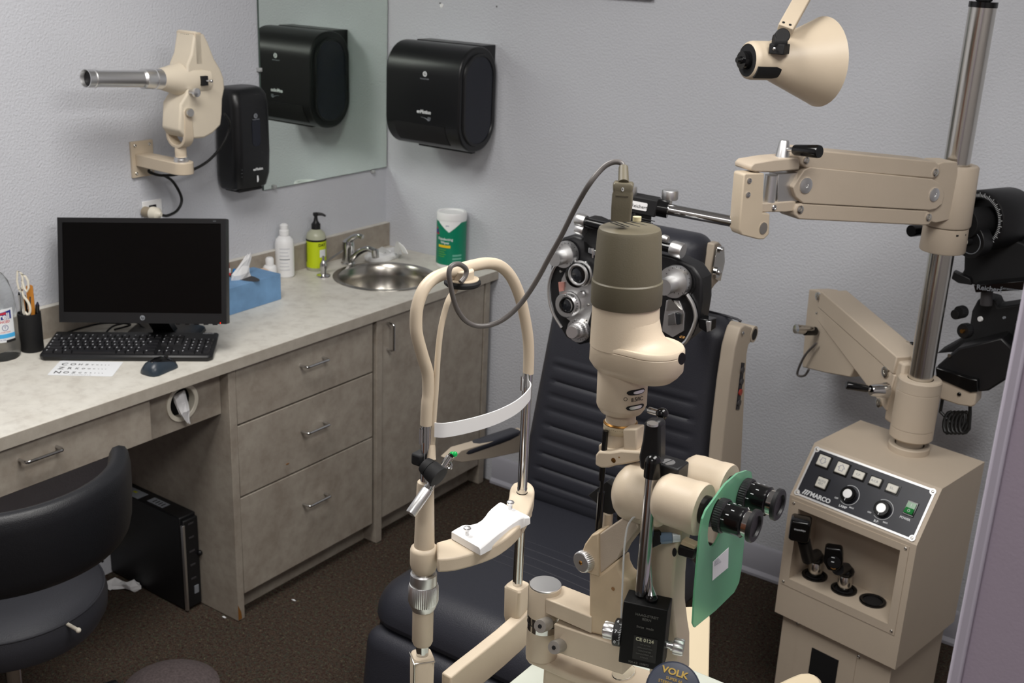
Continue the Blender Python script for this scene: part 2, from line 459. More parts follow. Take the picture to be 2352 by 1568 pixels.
for a, b in (((0.001, -0.54), (0.08, -0.001)), ((0.50, -0.54), (XF, -0.001)), ((0.08, -0.124), (0.50, -0.001)), ((0.001, -2.62), (XF, -0.54))):
    mb.bb((a[0], a[1], zb), (b[0], b[1], zt))
mb.build('worktop', lamtop, t, flat=True)
mb = MB(); mb.bb((XF, -2.62, zb-0.001), (XF+0.0015, -0.001, zt-0.0005)); mb.build('front_edge', lamed, t, flat=True)
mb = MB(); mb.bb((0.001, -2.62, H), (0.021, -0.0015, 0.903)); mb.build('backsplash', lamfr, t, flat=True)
mb = MB(); mb.bb((0.001, -2.62, 0.903), (0.021, -0.0015, 0.9045)); mb.build('backsplash_cap', lamtop, t, flat=True)

def pull(o, c, along, out, L, r=0.004, h=0.028, name='handle'):
    c, along, out = V(c), V(along), V(out)
    a, b = c-along*L/2, c+along*L/2; k = 0.008
    pts = [a, a+out*(h-k), a+out*h+along*k*0.5, a+out*h+along*k*1.4, b+out*h-along*k*1.4, b+out*h-along*k*0.5, b+out*(h-k), b]
    mb = MB(); mb.tube(pts, r, 10, smooth=3); return mb.build(name, chrome, o)
# drawer cabinet
FX = 0.511
t = thing('drawer_cabinet', 'grey-beige laminate base cabinet with three wide drawers between desk kneehole and sink cabinet', 'cabinet', (0.27, -0.92, 0))
mb = MB(); mb.bb((0.012, -1.232, 0.002), (0.513, -1.2065, H-0.031)); o = mb.build('side_panel', lamfr, t, bevel=0.0008)
o['label'] = 'left side panel with a chipped lower front corner'
mb = MB(); P0 = [(0.5135, -1.2315, 0.004), (0.5135, -1.218, 0.006), (0.5135, -1.221, 0.03), (0.5135, -1.2315, 0.055)]; mb.prism(P0, (0.0006, 0, 0)); mb.build('chipped_corner', rust, o)
mb = MB(); mb.bb((0.02, -1.2065, 0.0), (0.46, -0.6325, 0.075)); mb.build('toe_kick', lamfr, t)
mb = MB(); mb.bb((0.02, -1.2065, 0.075), (0.490, -0.64, H-0.031)); mb.build('body', matte_grey, t)
for z0, z1, zh in ((0.615, 0.781, 0.722), (0.393, 0.609, 0.514), (0.080, 0.387, 0.275)):
    mb = MB(); mb.bb((0.491, -1.2035, z0), (FX, -0.6465, z1)); d = mb.build('drawer', lamfr, t, bevel=0.0012)
    pull(d, (FX, -0.914, zh), Y, X, 0.092)
s_ = MB(); s_.lathe((FX-0.0005, -1.02, 0.43), X, [(0.003, 0), (0.0028, 0.0012), (0.001, 0.0016)], 8, sc=(2.4, 0.7)); s_.build('rust_drip', rust, d)
# sink cabinet
t = thing('sink_cabinet', 'grey-beige laminate base cabinet with one tall door under the sink', 'cabinet', (0.27, -0.33, 0))
mb = MB(); mb.bb((0.012, -0.632, 0.002), (0.516, -0.606, H-0.031)); mb.build('side_panel', lamfr, t, bevel=0.0008)
mb = MB(); mb.bb((0.012, -0.058, 0.002), (0.513, -0.030, H-0.031)); mb.build('end_panel', lamfr, t, bevel=0.0008)
mb = MB(); mb.bb((0.02, -0.606, 0.0), (0.46, -0.058, 0.075)); mb.build('toe_kick', lamfr, t)
mb = MB(); mb.bb((0.47, -0.606, 0.075), (0.490, -0.058, H-0.031)); mb.build('face_frame', matte_grey, t)
mb = MB(); mb.bb((0.491, -0.602, 0.082), (FX, -0.064, 0.780)); d = mb.build('door', lamfr, t, bevel=0.0012)
pull(d, (FX, -0.578, 0.715), Z, X, 0.088)
# desk drawer and apron with hole
t = thing('desk_drawer', 'wide shallow laminate pencil drawer hung under the left of the worktop', 'drawer', (0.27, -1.9, 0.66))
mb = MB(); mb.bb((0.495, -2.55, 0.667), (0.513, -1.490, 0.781)); mb.build('drawer_front', lamfr, t, bevel=0.0012)
pull(t, (0.513, -1.808, 0.742), Y, X, 0.096)
mb = MB(); mb.bb((0.05, -2.5, 0.70), (0.495, -1.50, 0.781)); mb.build('drawer_box', matte_grey, t)
mb = MB(); mb.bb((0.33, -1.53, 0.585), (0.35, -1.50, 0.70)); mb.build('support_bracket', lamfr, t)
t = thing('apron_panel', 'laminate apron board with a round tissue hole between desk drawer and drawer cabinet', 'panel', (0.47, -1.35, 0.65))
AX = 0.480; HC = hx(418, 924, AX); hr = 0.041
mb = MB(); y0, y1, z0, z1 = -1.488, -1.2335, 0.650, H-0.031; n = 48
ang2 = sorted([2*PI*i/n for i in range(n)]+[math.atan2(zz-HC.z, yy-HC.y) % (2*PI) for yy in (y0, y1) for zz in (z0, z1)])
def sq2(a):
    c, s = math.cos(a), math.sin(a); k = 1e9
    if c > 1e-9: k = min(k, (y1-HC.y)/c)
    if c < -1e-9: k = min(k, (y0-HC.y)/c)
    if s > 1e-9: k = min(k, (z1-HC.z)/s)
    if s < -1e-9: k = min(k, (z0-HC.z)/s)
    return HC.y+c*k, HC.z+s*k
N = len(ang2); vs = []
for xx in (AX, AX-0.018):
    vs += [(xx, HC.y+hr*math.cos(a), HC.z+hr*math.sin(a)) for a in ang2]+[(xx,)+sq2(a) for a in ang2]
fs = []
for i in range(N):
    j = (i+1) % N
    fs += [(i, j, N+j, N+i), (2*N+i, 3*N+i, 3*N+j, 2*N+j), (i, 2*N+i, 2*N+j, j), (N+i, N+j, 3*N+j, 3*N+i)]
mb.add(vs, fs); mb.build('board', lamfr, t, flat=True)
mb = MB(); mb.lathe((AX, HC.y, HC.z), X, [(hr, -0.02), (hr+0.011, 0.0), (hr+0.0105, 0.004), (hr+0.001, 0.0045), (hr-0.001, 0.003), (hr-0.001, -0.02)], 48, caps=False)
g = mb.build('grommet_ring', ivory, t)
g['label'] = 'ivory ring around the tissue hole'
mb = MB(); mb.bb((0.30, -1.45, 0.66), (0.455, -1.25, 0.775)); mb.build('box_behind', blackm, t)
# crumpled tissue pulled through the hole
def crumple(rings, jit, seed):
    r = random.Random(seed); out = []
    for rg in rings: out.append([V(p)+V((r.uniform(-jit, jit), r.uniform(-jit, jit), r.uniform(-jit, jit))) for p in rg])
    return out
X0 = AX
pc = [(hx(413, 905, X0-0.01), 0.022), (hx(414, 915, X0+0.006), 0.020), (hx(420, 930, X0+0.016), 0.018), (hx(425, 948, X0+0.020), 0.014), (hx(430, 960, X0+0.020), 0.009), (hx(433, 971, X0+0.018), 0.003)]
rg = []
for p, r in pc: rg.append([p+V((0.35*r*math.sin(2*PI*i/9), r*math.cos(2*PI*i/9), 0.5*r*math.sin(2*PI*i/9))) for i in range(9)])
mb = MB(); mb.loft(crumple(rg, 0.0028, 4))
tag(mb.build('tissue', tissuem, flat=True), 'white tissue pulled out through the round hole in the apron board', 'tissue')

# ================================================================== sink and taps
t = thing('sink', 'round stainless steel basin set into the worktop', 'sink', (SC[0], SC[1], H-0.14))
mb = MB(); mb.lathe((SC[0], SC[1], 0), Z, [(0.178, H+0.0005), (0.177, H+0.003), (0.170, H+0.0045), (0.158, H+0.002), (0.150, H-0.008), (0.145, H-0.04), (0.138, H-0.08), (0.118, H-0.11), (0.075, H-0.128), (0.03, H-0.133), (0.0005, H-0.134)], 72, caps=False)
mb.build('basin', sinkm, t)
mb = MB(); mb.lathe((SC[0], SC[1], H-0.1335), Z, [(0.03, 0), (0.03, 0.002), (0.024, 0.003), (0.02, 0.0005), (0.0005, 0.0005)], 32); mb.build('drain', steel, t)
fx, fy = hz(800, 606, H)[:2]
t = thing('faucet', 'chrome single lever faucet behind the round sink', 'faucet', (fx, fy, H))
mb = MB(); mb.lathe((fx, fy, 0), Z, [(0.026, H), (0.026, H+0.006), (0.022, H+0.009), (0.021, H+0.055), (0.023, H+0.065), (0.020, H+0.082), (0.008, H+0.090), (0.0005, H+0.091)], 32); mb.build('body', chrome, t)
dr = V((SC[0]-fx, SC[1]-fy, 0)).normalized(); dr = (dr*0.75+V((0.35, 0.66, 0))*0.4).normalized()
b0 = V((fx, fy, 0))
mb = MB(); mb.tube([b0+dr*0.012+Z*(H+0.02), b0+dr*0.045+Z*(H+0.05), b0+dr*0.080+Z*(H+0.067), b0+dr*0.110+Z*(H+0.062)], [0.013, 0.011, 0.010, 0.011], 14, smooth=5); mb.cyl(b0+dr*0.110+Z*(H+0.068), b0+dr*0.112+Z*(H+0.040), 0.0125); mb.build('spout', chrome, t)
mb = MB(); mb.tube([b0+Z*(H+0.078), b0+dr*0.02+Z*(H+0.098), b0+dr*0.042+Z*(H+0.108), b0+dr*0.06+Z*(H+0.105)], [0.017, 0.011, 0.008, 0.009], 12, smooth=5); mb.build('lever', chrome, t)
fx, fy = hz(743, 634, H)[:2]; b0 = V((fx, fy, 0))
t = thing('side_tap', 'small chrome filtered water tap left of the faucet', 'tap', (fx, fy, H))
mb = MB(); mb.lathe((fx, fy, 0), Z, [(0.024, H), (0.023, H+0.005), (0.010, H+0.008), (0.009, H+0.02), (0.012, H+0.028), (0.012, H+0.042), (0.007, H+0.052), (0.005, H+0.056), (0.0045, H+0.062), (0.0035, H+0.070), (0.0005, H+0.071)], 24); mb.build('body', chrome, t)
mb = MB(); mb.tube([b0+Z*(H+0.046), b0+V((0.01, 0.04, 0))+Z*(H+0.062), b0+V((0.018, 0.075, 0))+Z*(H+0.078)], [0.005, 0.0035, 0.003], 10, smooth=4); mb.build('spout', chrome, t)

# rumpled plastic tray cover
c = hz(880, 592, H); mb = MB(); rings = []; rr = random.Random(3)
for k, (sc_, h) in enumerate(((1.0, 0.001), (1.04, 0.010), (0.97, 0.018), (0.8, 0.022), (0.5, 0.017), (0.05, 0.016))):
    rg = []
    for i in range(28):
        a = 2*PI*i/28; hh = h+(rr.uniform(-0.002, 0.006) if 0 < k < 5 else 0)
        rg.append((c.x+0.045*sc_*math.cos(a)*(1+0.1*rr.uniform(-1, 1)), c.y+0.082*sc_*math.sin(a)*(1+0.06*rr.uniform(-1, 1)), H+hh))
    rings.append(rg)
mb.loft(rings); t = thing('wrapped_tray', 'small white tray in crumpled clear plastic film behind the sink', 'tray', (c.x, c.y, H))
mb.build('tray', white, t)
for q0, q1, q2 in ((hy(905, 572, c.y), hy(912, 553, c.y), hy(925, 572, c.y)), (hy(862, 580, c.y), hy(878, 566, c.y), hy(895, 582, c.y))):
    mb = MB(); P = [V(q0), V(q1), V(q2)]
    mb.loft([[p+V((0, 0, 0.0)), p+V((0.02, 0.006, -0.012)), p+V((0.02, 0.003, -0.016)), p+V((0, 0, -0.012))] for p in spl(P, 4)]); mb.build('plastic_flap', mat('plastic_film', (225, 226, 224), 0.25, trans=0.3), t)

# ================================================================== worktop goods
def bottle(c, prof, mt, parent, name='bottle', n=32, sc=(1, 1), hint=(0, 0, 1)):
    mb = MB(); mb.lathe((c[0], c[1], 0), Z, prof, n); return mb.build(name, mt, parent)
# wipes canister
c = hz(1048, 604, H); r = 0.0525; zt_ = H+0.195; g = camang(c)
c.y = min(c.y, -0.058)
t = thing('wipes_canister', 'white and green disinfecting wipes canister standing against the back wall', 'canister', (c.x, c.y, H))
bottle(c, [(r-0.002, H), (r, H+0.004), (r, zt_-0.028), (r-0.001, zt_-0.026)], white, t, 'canister', 40)
bottle(c, [(r+0.001, zt_-0.026), (r+0.001, zt_-0.006), (r-0.002, zt_), (r-0.012, zt_), (r-0.014, zt_-0.004), (0.0005, zt_-0.004)], white, t, 'lid', 40)
zl = H+0.012; zh = zt_-0.030
arc('label', c, r, zl, zh, g-2.0, g+1.9, wipegreen, t, 60, top=lambda u: zh-0.036*max(0, 1-abs(u-0.47)/0.22))
textcyl('Disinfecting\nWipes', c, r+0.0006, g-0.45, H+0.098, 0.0125, whitepr, t, bold=0.02)
arc('label_band', c, r+0.0006, H+0.074, H+0.083, g-0.95, g-0.05, yellow, t, 10)
for k in range(4): arc('small_print', c, r+0.0006, H+0.040+0.008*k, H+0.043+0.008*k, g-0.95, g-0.45+0.1*(k % 2), mat('olive_print', (90, 160, 70), 0.5) if k == 0 else MAT['olive_print'], t, 6)
for k in range(3): arc('small_print', c, r+0.0006, H+0.02+0.012*k, H+0.026+0.012*k, g+0.1, g+0.75, mat('pale_print', (110, 180, 160), 0.5) if k == 0 else MAT['pale_print'], t, 6)
arc('emblem', c, r+0.0006, H+0.118, H+0.145, g-1.35, g-0.95, redpr, t, 8, top=lambda u: H+0.118+0.027*(1-abs(u-0.5)*1.6)); arc('emblem_centre', c, r+0.001, H+0.122, H+0.136, g-1.30, g-1.0, bluepr, t, 8)
textcyl('pro', c, r+0.0003, g-0.28, H+0.153, 0.008, bluepr, t)
# lime hand soap bottle
c = hz(727, 618, H); r = 0.0335; g = camang(c)
t = thing('hand_soap_bottle', 'lime green labelled hand soap bottle with black pump beside the side tap', 'bottle', (c.x, c.y, H))
bottle(c, [(r-0.003, H), (r, H+0.004), (r, H+0.118), (r-0.004, H+0.130), (r-0.016, H+0.140), (0.014, H+0.143), (0.013, H+0.147)], soapliq, t)
arc('label', c, r, H+0.012, H+0.108, g-1.7, g+1.7, yellowg, t, 40); arc('label_band', c, r+0.0005, H+0.104, H+0.110, g-1.7, g+1.7, blackpr, t, 40)
arc('label_panel', c, r+0.0007, H+0.05, H+0.076, g+0.35, g+1.1, whitepr, t, 10); arc('label_panel', c, r+0.0007, H+0.018, H+0.032, g+0.4, g+1.1, whitepr, t, 10)
textcyl('DAY', c, r+0.0008, g+0.62, H+0.092, 0.014, blackpr, t, bold=0.02)
arc('label_stripe', c, r+0.0006, H+0.03, H+0.098, g-1.45, g-1.1, mat('olive_stripe', (120, 130, 30), 0.5), t, 6)
bottle(c, [(0.0155, H+0.143), (0.0155, H+0.160), (0.013, H+0.162), (0.008, H+0.170), (0.006, H+0.182), (0.006, H+0.188), (0.0095, H+0.189), (0.0095, H+0.198), (0.0005, H+0.199)], black, t, 'pump_collar', 24)
sd = V((CR.x, CR.y, 0)).normalized(); cc = V((c.x, c.y, H+0.194))
mb = MB(); mb.tube([cc, cc+sd*0.02+Z*0.0, cc+sd*0.034-Z*0.006], [0.0065, 0.005, 0.003], 12, smooth=4); mb.build('pump_spout', black, t)
# white solution bottle
c = hz(655, 634, H); r = 0.0315; g = camang(c)
t = thing('solution_bottle', 'tall plain white solution bottle with flip cap behind the blue tissue box', 'bottle', (c.x, c.y, H))
bottle(c, [(r-0.004, H), (r, H+0.005), (r, H+0.112), (r-0.003, H+0.128), (r-0.012, H+0.138), (0.0145, H+0.141), (0.0145, H+0.145)], white, t)
bottle(c, [(0.0165, H+0.143), (0.0165, H+0.158), (0.013, H+0.162), (0.0135, H+0.176), (0.008, H+0.181), (0.0005, H+0.182)], white, t, 'cap', 24)
for k in range(7): arc('small_print', c, r, H+0.028+0.012*k, H+0.031+0.012*k, g-0.55, g+0.55-0.1*(k % 3), greypr if k == 3 else mat('faint_print%d' % k, (205, 206, 210), 0.5), t, 8)
# short white bottle behind
c = hz(621, 660, H); c = V((0.06, -0.69, H)); c = hx(620, 625, 0.075); 
t = thing('drops_bottle', 'short white bottle with a round cap left of the tall white bottle', 'bottle', (c.x, c.y, H))
bottle(c, [(0.021, H), (0.022, H+0.003), (0.022, H+0.058), (0.018, H+0.064), (0.010, H+0.067)], white, t)
bottle(c, [(0.0135, H+0.066), (0.0135, H+0.086), (0.010, H+0.091), (0.0005, H+0.0915)], white, t, 'cap', 24)
# peach carton
a = hx(582, 640, 0.095); mb = MB(frame((a.x, a.y, H), (0.25, 0.97, 0), (-0.97, 0.25, 0)))
mb.bb((-0.045, -0.014, 0), (0.05, 0.02, 0.066)); t = thing('small_carton', 'peach and white small carton behind the blue tissue box', 'box', (a.x, a.y, H))
mb.build('carton', peach, t, bevel=0.002); mb = MB(frame((a.x, a.y, H), (0.25, 0.97, 0), (-0.97, 0.25, 0))); mb.bb((0.0, -0.0155, 0.01), (0.048, -0.014, 0.060)); mb.build('front_print', whitep, t)
# blue tissue box
A, B = hz(523, 726, H), hz(646, 687, H); A = B + (A-B).normalized()*0.235
u = (B-A).normalized(); wv = V((-u.y, u.x, 0)); wv = wv if wv.x < 0 else -wv
t = thing('tissue_box', 'blue watercolour-patterned tissue box behind the right edge of the monitor', 'tissue box', (A.x, A.y, H))
F0 = frame((A.x, A.y, H), u, wv); L = (B-A).length; bh = zrow(B.x, B.y, 628)-H
mb = MB(F0); mb.bb((0, 0, 0), (L, 0.118, bh)); mb.build('carton', blue, t, bevel=0.0012)
mb = MB(F0); mb.lathe((L*0.55, 0.058, bh), Z, [(0.034, 0.0002), (0.034, 0.0008), (0.0005, 0.0008)], 40, sc=(2.0, 0.8)); mb.build('opening', matte_grey, t)
rg = []
b0 = F0 @ V((L*0.52, 0.055, bh-0.001))
for p, r in ((b0, 0.040), (b0+V((0.002, -0.004, 0.018)), 0.036), (b0+V((-0.004, 0.012, 0.036)), 0.022), (b0+V((0.0, 0.026, 0.058)), 0.017), (b0+V((0, 0.030, 0.070)), 0.009)):
    rg.append([p+u*(r*math.cos(2*PI*i/10))+wv*(0.35*r*math.sin(2*PI*i/10)) for i in range(10)])
mb = MB(); mb.loft(crumple(rg, 0.003, 9)); tag(mb.build('tissue', tissuem, flat=True), 'white tissue standing up out of the blue tissue box', 'tissue')
# little drop bottles between monitor and backsplash
for k, (px, py, cm, bm, lab) in enumerate(((522, 612, 'drop_red', 'w', 'eye drop bottle with dark red cap at the right edge of the monitor'), (539, 630, 'drop_blue', 'b', 'blue capped eye drop bottle behind the blue tissue box'), (527, 640, 'drop_scarlet', 'w', 'eye drop bottle with scarlet cap beside the monitor edge'), (543, 645, 'drop_white', 'w', 'tiny eye drop bottle with white tip in front of the blue capped one'))):
    p = hx(px, py, 0.10+0.02*(k > 1)); zc = p.z
    colr = {'drop_red': (150, 30, 30), 'drop_blue': (20, 120, 190), 'drop_scarlet': (200, 30, 36), 'drop_white': (230, 232, 236)}[cm]
    t = thing('drop_bottle', lab, 'bottle', (p.x, p.y, H), 'eye drop bottles between the monitor and the tissue box')
    hb_ = max(0.02, zc-H-0.004)
    bottle(p, [(0.0105, H), (0.011, H+0.003), (0.011, H+hb_-0.004), (0.006, H+hb_)], white if bm == 'w' else mat('drop_body_blue', (30, 130, 200), 0.3), t, n=20)
    bottle(p, [(0.0075, H+hb_), (0.007, H+hb_+0.014), (0.004, H+hb_+0.022), (0.0005, H+hb_+0.0225)], mat(cm, colr, 0.4), t, 'cap', 20)

# ================================================================== left wall fittings
t = thing('wall_mirror', 'large frameless mirror in the corner above the sink backsplash', 'mirror', (0.003, -0.31, 1.109))
mb = MB(); mb.bb((0.0015, -0.612, 1.109), (0.0068, -0.004, 2.05)); o = mb.build('glass_edge', mirredge, t, flat=True)
mb = MB(); mb.bb((0.0068, -0.6105, 1.1105), (0.0072, -0.0055, 2.0485)); mb.build('silvered_face', mirrorm, t, flat=True)
for (px, py, ax) in ((857, 394, 'z'), (630, 429, 'z'), (596, 160, 'y')):
    p = hx(px, py, 0.008); mb = MB()
    mb.box((0.0075, p.y, p.z), (0.015, 0.012, 0.012)); mb.cyl((0.014, p.y, p.z), (0.017, p.y, p.z), 0.004)
    mb.build('mirror_clip', clipm, t, bevel=0.002)

# paper towel dispenser on the back wall
t = thing('paper_towel_dispenser', 'large black rounded paper towel dispenser on the back wall beside the mirror', 'dispenser', (0.335, -0.11, 1.24))
x0, x1 = 0.182, 0.494
def yz(x, pts): return [(x, p[0], p[1]) for p in pts]
prof = rrect(0.202, 0.342, 0.095, 10, -0.113, 1.412)
mb = MB(); mb.prism(yz(x0, prof), (x1-x0, 0, 0)); mb.build('cover', dispm, t, bevel=0.006, seg=3)
mb = MB(); mb.bb((0.20, -0.075, 1.30), (0.478, -0.001, 1.5835)); mb.build('back_plate', dispm, t, bevel=0.002)
for s9, xx9 in ((1, x1), (-1, x0)):
    mb = MB(); rg2 = [[(xx9+s9*o9, *p) for p in rrect(w9, h9, r9, 10, -0.111, 1.411)] for o9, w9, h9, r9 in ((-0.002, 0.17, 0.305, 0.08), (0.006, 0.165, 0.300, 0.078), (0.006, 0.150, 0.285, 0.072), (0.001, 0.146, 0.281, 0.070))]
    mb.loft(rg2, caps=False); mb.build('end_rim', dispm, t)
    mb = MB(); mb.prism([(xx9+s9*0.0012, *p) for p in rrect(0.147, 0.282, 0.07, 10, -0.111, 1.411)], (s9*0.0015, 0, 0)); mb.build('smoked_window', smoke, t)
# slot at the lower front curve
mb = MB(); rings = []
for a in (-6, -16, -27, -38, -50):
    ar = math.radians(a); yc, zc = -0.214+0.095, 1.336
    rings.append([(0.222, yc-0.0965*math.cos(ar), zc+0.0965*math.sin(ar)), (0.438, yc-0.0965*math.cos(ar), zc+0.0965*math.sin(ar)), (0.438, yc-0.088*math.cos(ar), zc+0.088*math.sin(ar)), (0.222, yc-0.088*math.cos(ar), zc+0.088*math.sin(ar))])
mb.loft(rings); mb.build('paper_slot', blackm, t)
mb = MB(); mb.bb((0.26, -0.13, 1.236), (0.488, -0.11, 1.243)); mb.build('lower_lip', blackg, t, bevel=0.001)
fp = lambda px, py: hy(px, py, -0.2155)
c = fp(976, 170); mb = MB(); mb.lathe(c, (0, -1, 0), [(0.0085, 0), (0.0085, 0.0006), (0.007, 0.0007), (0.0001, 0.0007)], 28); mb.build('logo_disc', whitepr, t)
text('G', c+V((0, -0.001, 0)), X, Z, 0.012, dispm, t, bold=0.02)
c = fp(975, 181); text('Georgia-Pacific', c, X, Z, 0.0062, greypr, t, bold=0.02)
c = fp(973, 257); text('enMotion', c, X, Z, 0.017, whitepr, t, bold=0.03, sx=0.9, shear=0.15)
c = fp(982, 273)
mb = MB()
for k in range(4): mb.tube([c+V((0.002+0.003*k, 0, 0.006)), c+V((0.001+0.0035*k, 0, -0.001)), c+V((0.004+0.001*k, 0, -0.006))], 0.0009, 6, smooth=3)
mb.tube([c+V((-0.028, 0, 0.003)), c+V((-0.014, 0, 0.002)), c+V((-0.002, 0, -0.002)), c+V((0.003, 0, -0.007))], [0.0005, 0.0008, 0.0014, 0.001], 6, smooth=4); mb.build('hand_symbol', greypr, t)

# soap dispenser on the left wall
t = thing('soap_dispenser', 'tall black automatic soap dispenser on the left wall overlapping the mirror edge', 'dispenser', (0.05, -0.733, 1.145))
yc = -0.734
def ring_xy(z, w, d, r): return [(d/2+px_, yc+py_, z) for px_, py_ in rrect(d, w, r, 6)]
mb = MB(); rings = []
for z, w, d in ((1.145, 0.128, 0.082), (1.152, 0.138, 0.092), (1.19, 0.150, 0.102), (1.26, 0.150, 0.106), (1.40, 0.148, 0.104), (1.435, 0.144, 0.098), (1.450, 0.134, 0.086), (1.455, 0.120, 0.070)):
    rings.append([(0.001+d/2+a, yc+b, z) for a, b in rrect(d, w, 0.028, 6)])
mb.loft(rings); mb.build('cover', dispm, t)
mb = MB(); mb.lathe((0.1065, -0.725, 1.33), X, [(0.001, 0), (0.016, 0.0002), (0.016, 0.0012), (0.001, 0.0014)], 28, sc=(1, 2.8), hint=(0, 1, 0))
mb = MB(); mb.prism([(0.1062, -0.728+p[0], 1.322+p[1]) for p in rrect(0.034, 0.085, 0.015, 6)], (0.0012, 0, 0)); mb.build('level_window', smoke, t)
mb = MB(); mb.bb((0.02, -0.785, 1.138), (0.085, -0.690, 1.147)); mb.build('drip_nozzle', blackm, t, bevel=0.002)
sp = lambda px, py: hx(px, py, 0.1075)
c = sp(587, 266); mb = MB(); mb.lathe(c, X, [(0.0075, 0), (0.0075, 0.0006), (0.0001, 0.0007)], 24); mb.build('logo_disc', greypr, t); text('G', c+V((0.001, 0, 0)), Y, Z, 0.010, dispm, t, bold=0.02)
text('Georgia-Pacific', sp(588, 274), Y, Z, 0.0048, greypr, t)
text('enMotion', sp(593, 388), Y, Z, 0.0115, whitepr, t, bold=0.03, sx=0.9)
c = sp(592, 412); mb = MB(); mb.tube([c+V((0, 0, 0.012)), c+V((0, 0.001, 0)), c+V((0, -0.001, -0.008))], [0.002, 0.003, 0.0015], 8, smooth=3); mb.build('hand_symbol', whitepr, t)
for k in range(3):
    c = sp(556, 390+8*k); text('---', c, Y, Z, 0.006, greypr, t)

# chart projector on its bracket
pl = hx(323, 366, 0)
xa = 0.183
t = thing('chart_projector', 'beige eye chart projector with long aluminium lens tube on the left wall', 'projector', (0.0, pl.y, 1.219))
mb = MB(); mb.bb((0.0005, -1.116, 1.218), (0.009, -1.040, 1.322)); mb.build('wall_plate', cream, t, bevel=0.001)
for yy, zz in ((-1.103, 1.310), (-1.053, 1.310), (-1.103, 1.230), (-1.053, 1.230)): screw(t, (0.009, yy, zz), X, 0.005)
ya = -1.080
mb = MB(); pts = [(0.009, ya-0.024), (0.17, ya-0.030)]+[(0.185+0.030*math.sin(a*PI/8), ya-0.030*math.cos(a*PI/8)) for a in range(0, 9)]+[(0.009, ya+0.024)]
mb.prism([(p[0], p[1], 1.252) for p in pts], (0, 0, 0.034)); mb.build('bracket_arm', cream, t, bevel=0.002)
yh = -1.083
mb = MB(); mb.lathe((xa, yh, 1.286), Z, [(0.021, 0), (0.021, 0.008), (0.019, 0.009), (0.019, 0.014), (0.0001, 0.014)], 30); mb.build('swivel_disc', satin, t)
mb = MB(); mb.lathe((xa, yh, 1.298), Z, [(0.016, 0), (0.016, 0.03), (0.012, 0.036)], 24); mb.build('swivel_post', cream, t)
# yoke
rgs = []
for k in range(13):
    a = PI*k/12; x_ = xa-0.036*math.cos(a); z_ = 1.362-0.032*math.sin(a); rgs.append((x_, z_))
path = [(xa-0.036, 1.435), (xa-0.037, 1.40)]+rgs+[(xa+0.037, 1.40), (xa+0.034, 1.435)]
mb = MB(); P = [V((p[0], yh, p[1])) for p in path]; rings = []
for i, p in enumerate(P):
    tt = (P[min(i+1, len(P)-1)]-P[max(i-1, 0)]).normalized(); nn = V((tt.z, 0, -tt.x))*0.0045; w_ = 0.016 if 1 < i < len(P)-2 else 0.013
    rings.append([p+nn+Y*w_, p+nn-Y*w_, p-nn-Y*w_, p-nn+Y*w_])
mb.loft(rings); mb.build('yoke', cream, t, bevel=0.0015)
for s_ in (-1, 1):
    mb = MB(); mb.knurl((xa+s_*0.040, yh, 1.428), (xa+s_*0.052, yh, 1.428), 0.012, 18); mb.build('pivot_knob', steel, t)
# housing slab in the y-z plane
out = [(448, 71), (469, 79), (478, 96), (493, 135), (507, 158), (515, 180), (517, 203), (512, 228), (511, 262), (508, 288), (490, 306), (470, 317), (446, 319), (425, 316), (412, 300), (415, 240), (430, 215), (430, 150), (440, 125)]
P = [hx(a, b, xa+0.038) for a, b in out]
mb = MB(); mb.prism(P, (-0.076, 0, 0)); mb.build('housing', projm, t, bevel=0.006, seg=3)
zb_ = hx(440, 140, xa+0.02).z; zt_ = hx(440, 72, xa+0.02).z
yb_ = hx(448, 100, xa+0.024).y
mb = MB(); mb.bb((xa-0.038, yb_-0.012, zb_-0.01), (xa+0.038, yb_+0.012, zt_-0.002)); mb.build('lamp_chimney', cream, t, bevel=0.003)
text('MARCO', V((xa-0.002, yb_-0.0125, zt_-0.012)), X, Z, 0.010, blackpr, t, bold=0.03, shear=0.2)
A, B = hx(430, 182, xa), hx(196, 180, xa); ax = (B-A).normalized(); L = (B-A).length
T = A
kk = (hx(368, 183, xa)-A).length
mb = MB(); mb.lathe(T-ax*0.05, ax, [(0.046, 0), (0.048, 0.03), (0.047, 0.06), (0.042, 0.05+kk*0.45), (0.034, 0.05+kk*0.75), (0.0285, 0.05+kk)], 40); mb.build('barrel', projm, t)
mb = MB(); mb.lathe(T, ax, [(0.0275, kk), (0.0275, kk+0.02), (0.0285, kk+0.021), (0.0285, kk+0.023), (0.0265, kk+0.024), (0.0265, kk+0.055), (0.0275, kk+0.057), (0.023, kk+0.062), (0.022, kk+0.065), (0.022, L-0.028), (0.0245, L-0.026), (0.0245, L-0.022), (0.0225, L-0.02), (0.024, L), (0.022, L), (0.018, L-0.02), (0.0001, L-0.02)], 40); mb.build('lens_tube', satin, t)
mb = MB(); mb.lathe(T, ax, [(0.0195, L-0.010), (0.0001, L-0.009)], 30); mb.build('front_lens', blackm, t)
p = hx(467, 185, xa+0.046); mb = MB(); mb.box(p, (0.016, 0.022, 0.026)); mb.build('slide_block', blackm, t, bevel=0.001)
mb = MB(); mb.cyl(p+V((0.008, 0.004, 0)), p+V((0.020, 0.008, 0)), 0.0035); mb.sph(p+V((0.022, 0.009, 0)), 0.005, 12); mb.build('slide_lever', chrome, t)
p = hx(448, 212, xa+0.060); mb = MB(); mb.cyl(p-X*0.02, p-X*0.002, 0.006); mb.lathe(p-X*0.003, X, [(0.007, 0), (0.0125, 0.004), (0.012, 0.012), (0.004, 0.015), (0.0005, 0.0151)], 24); mb.build('focus_knob', satin, t)
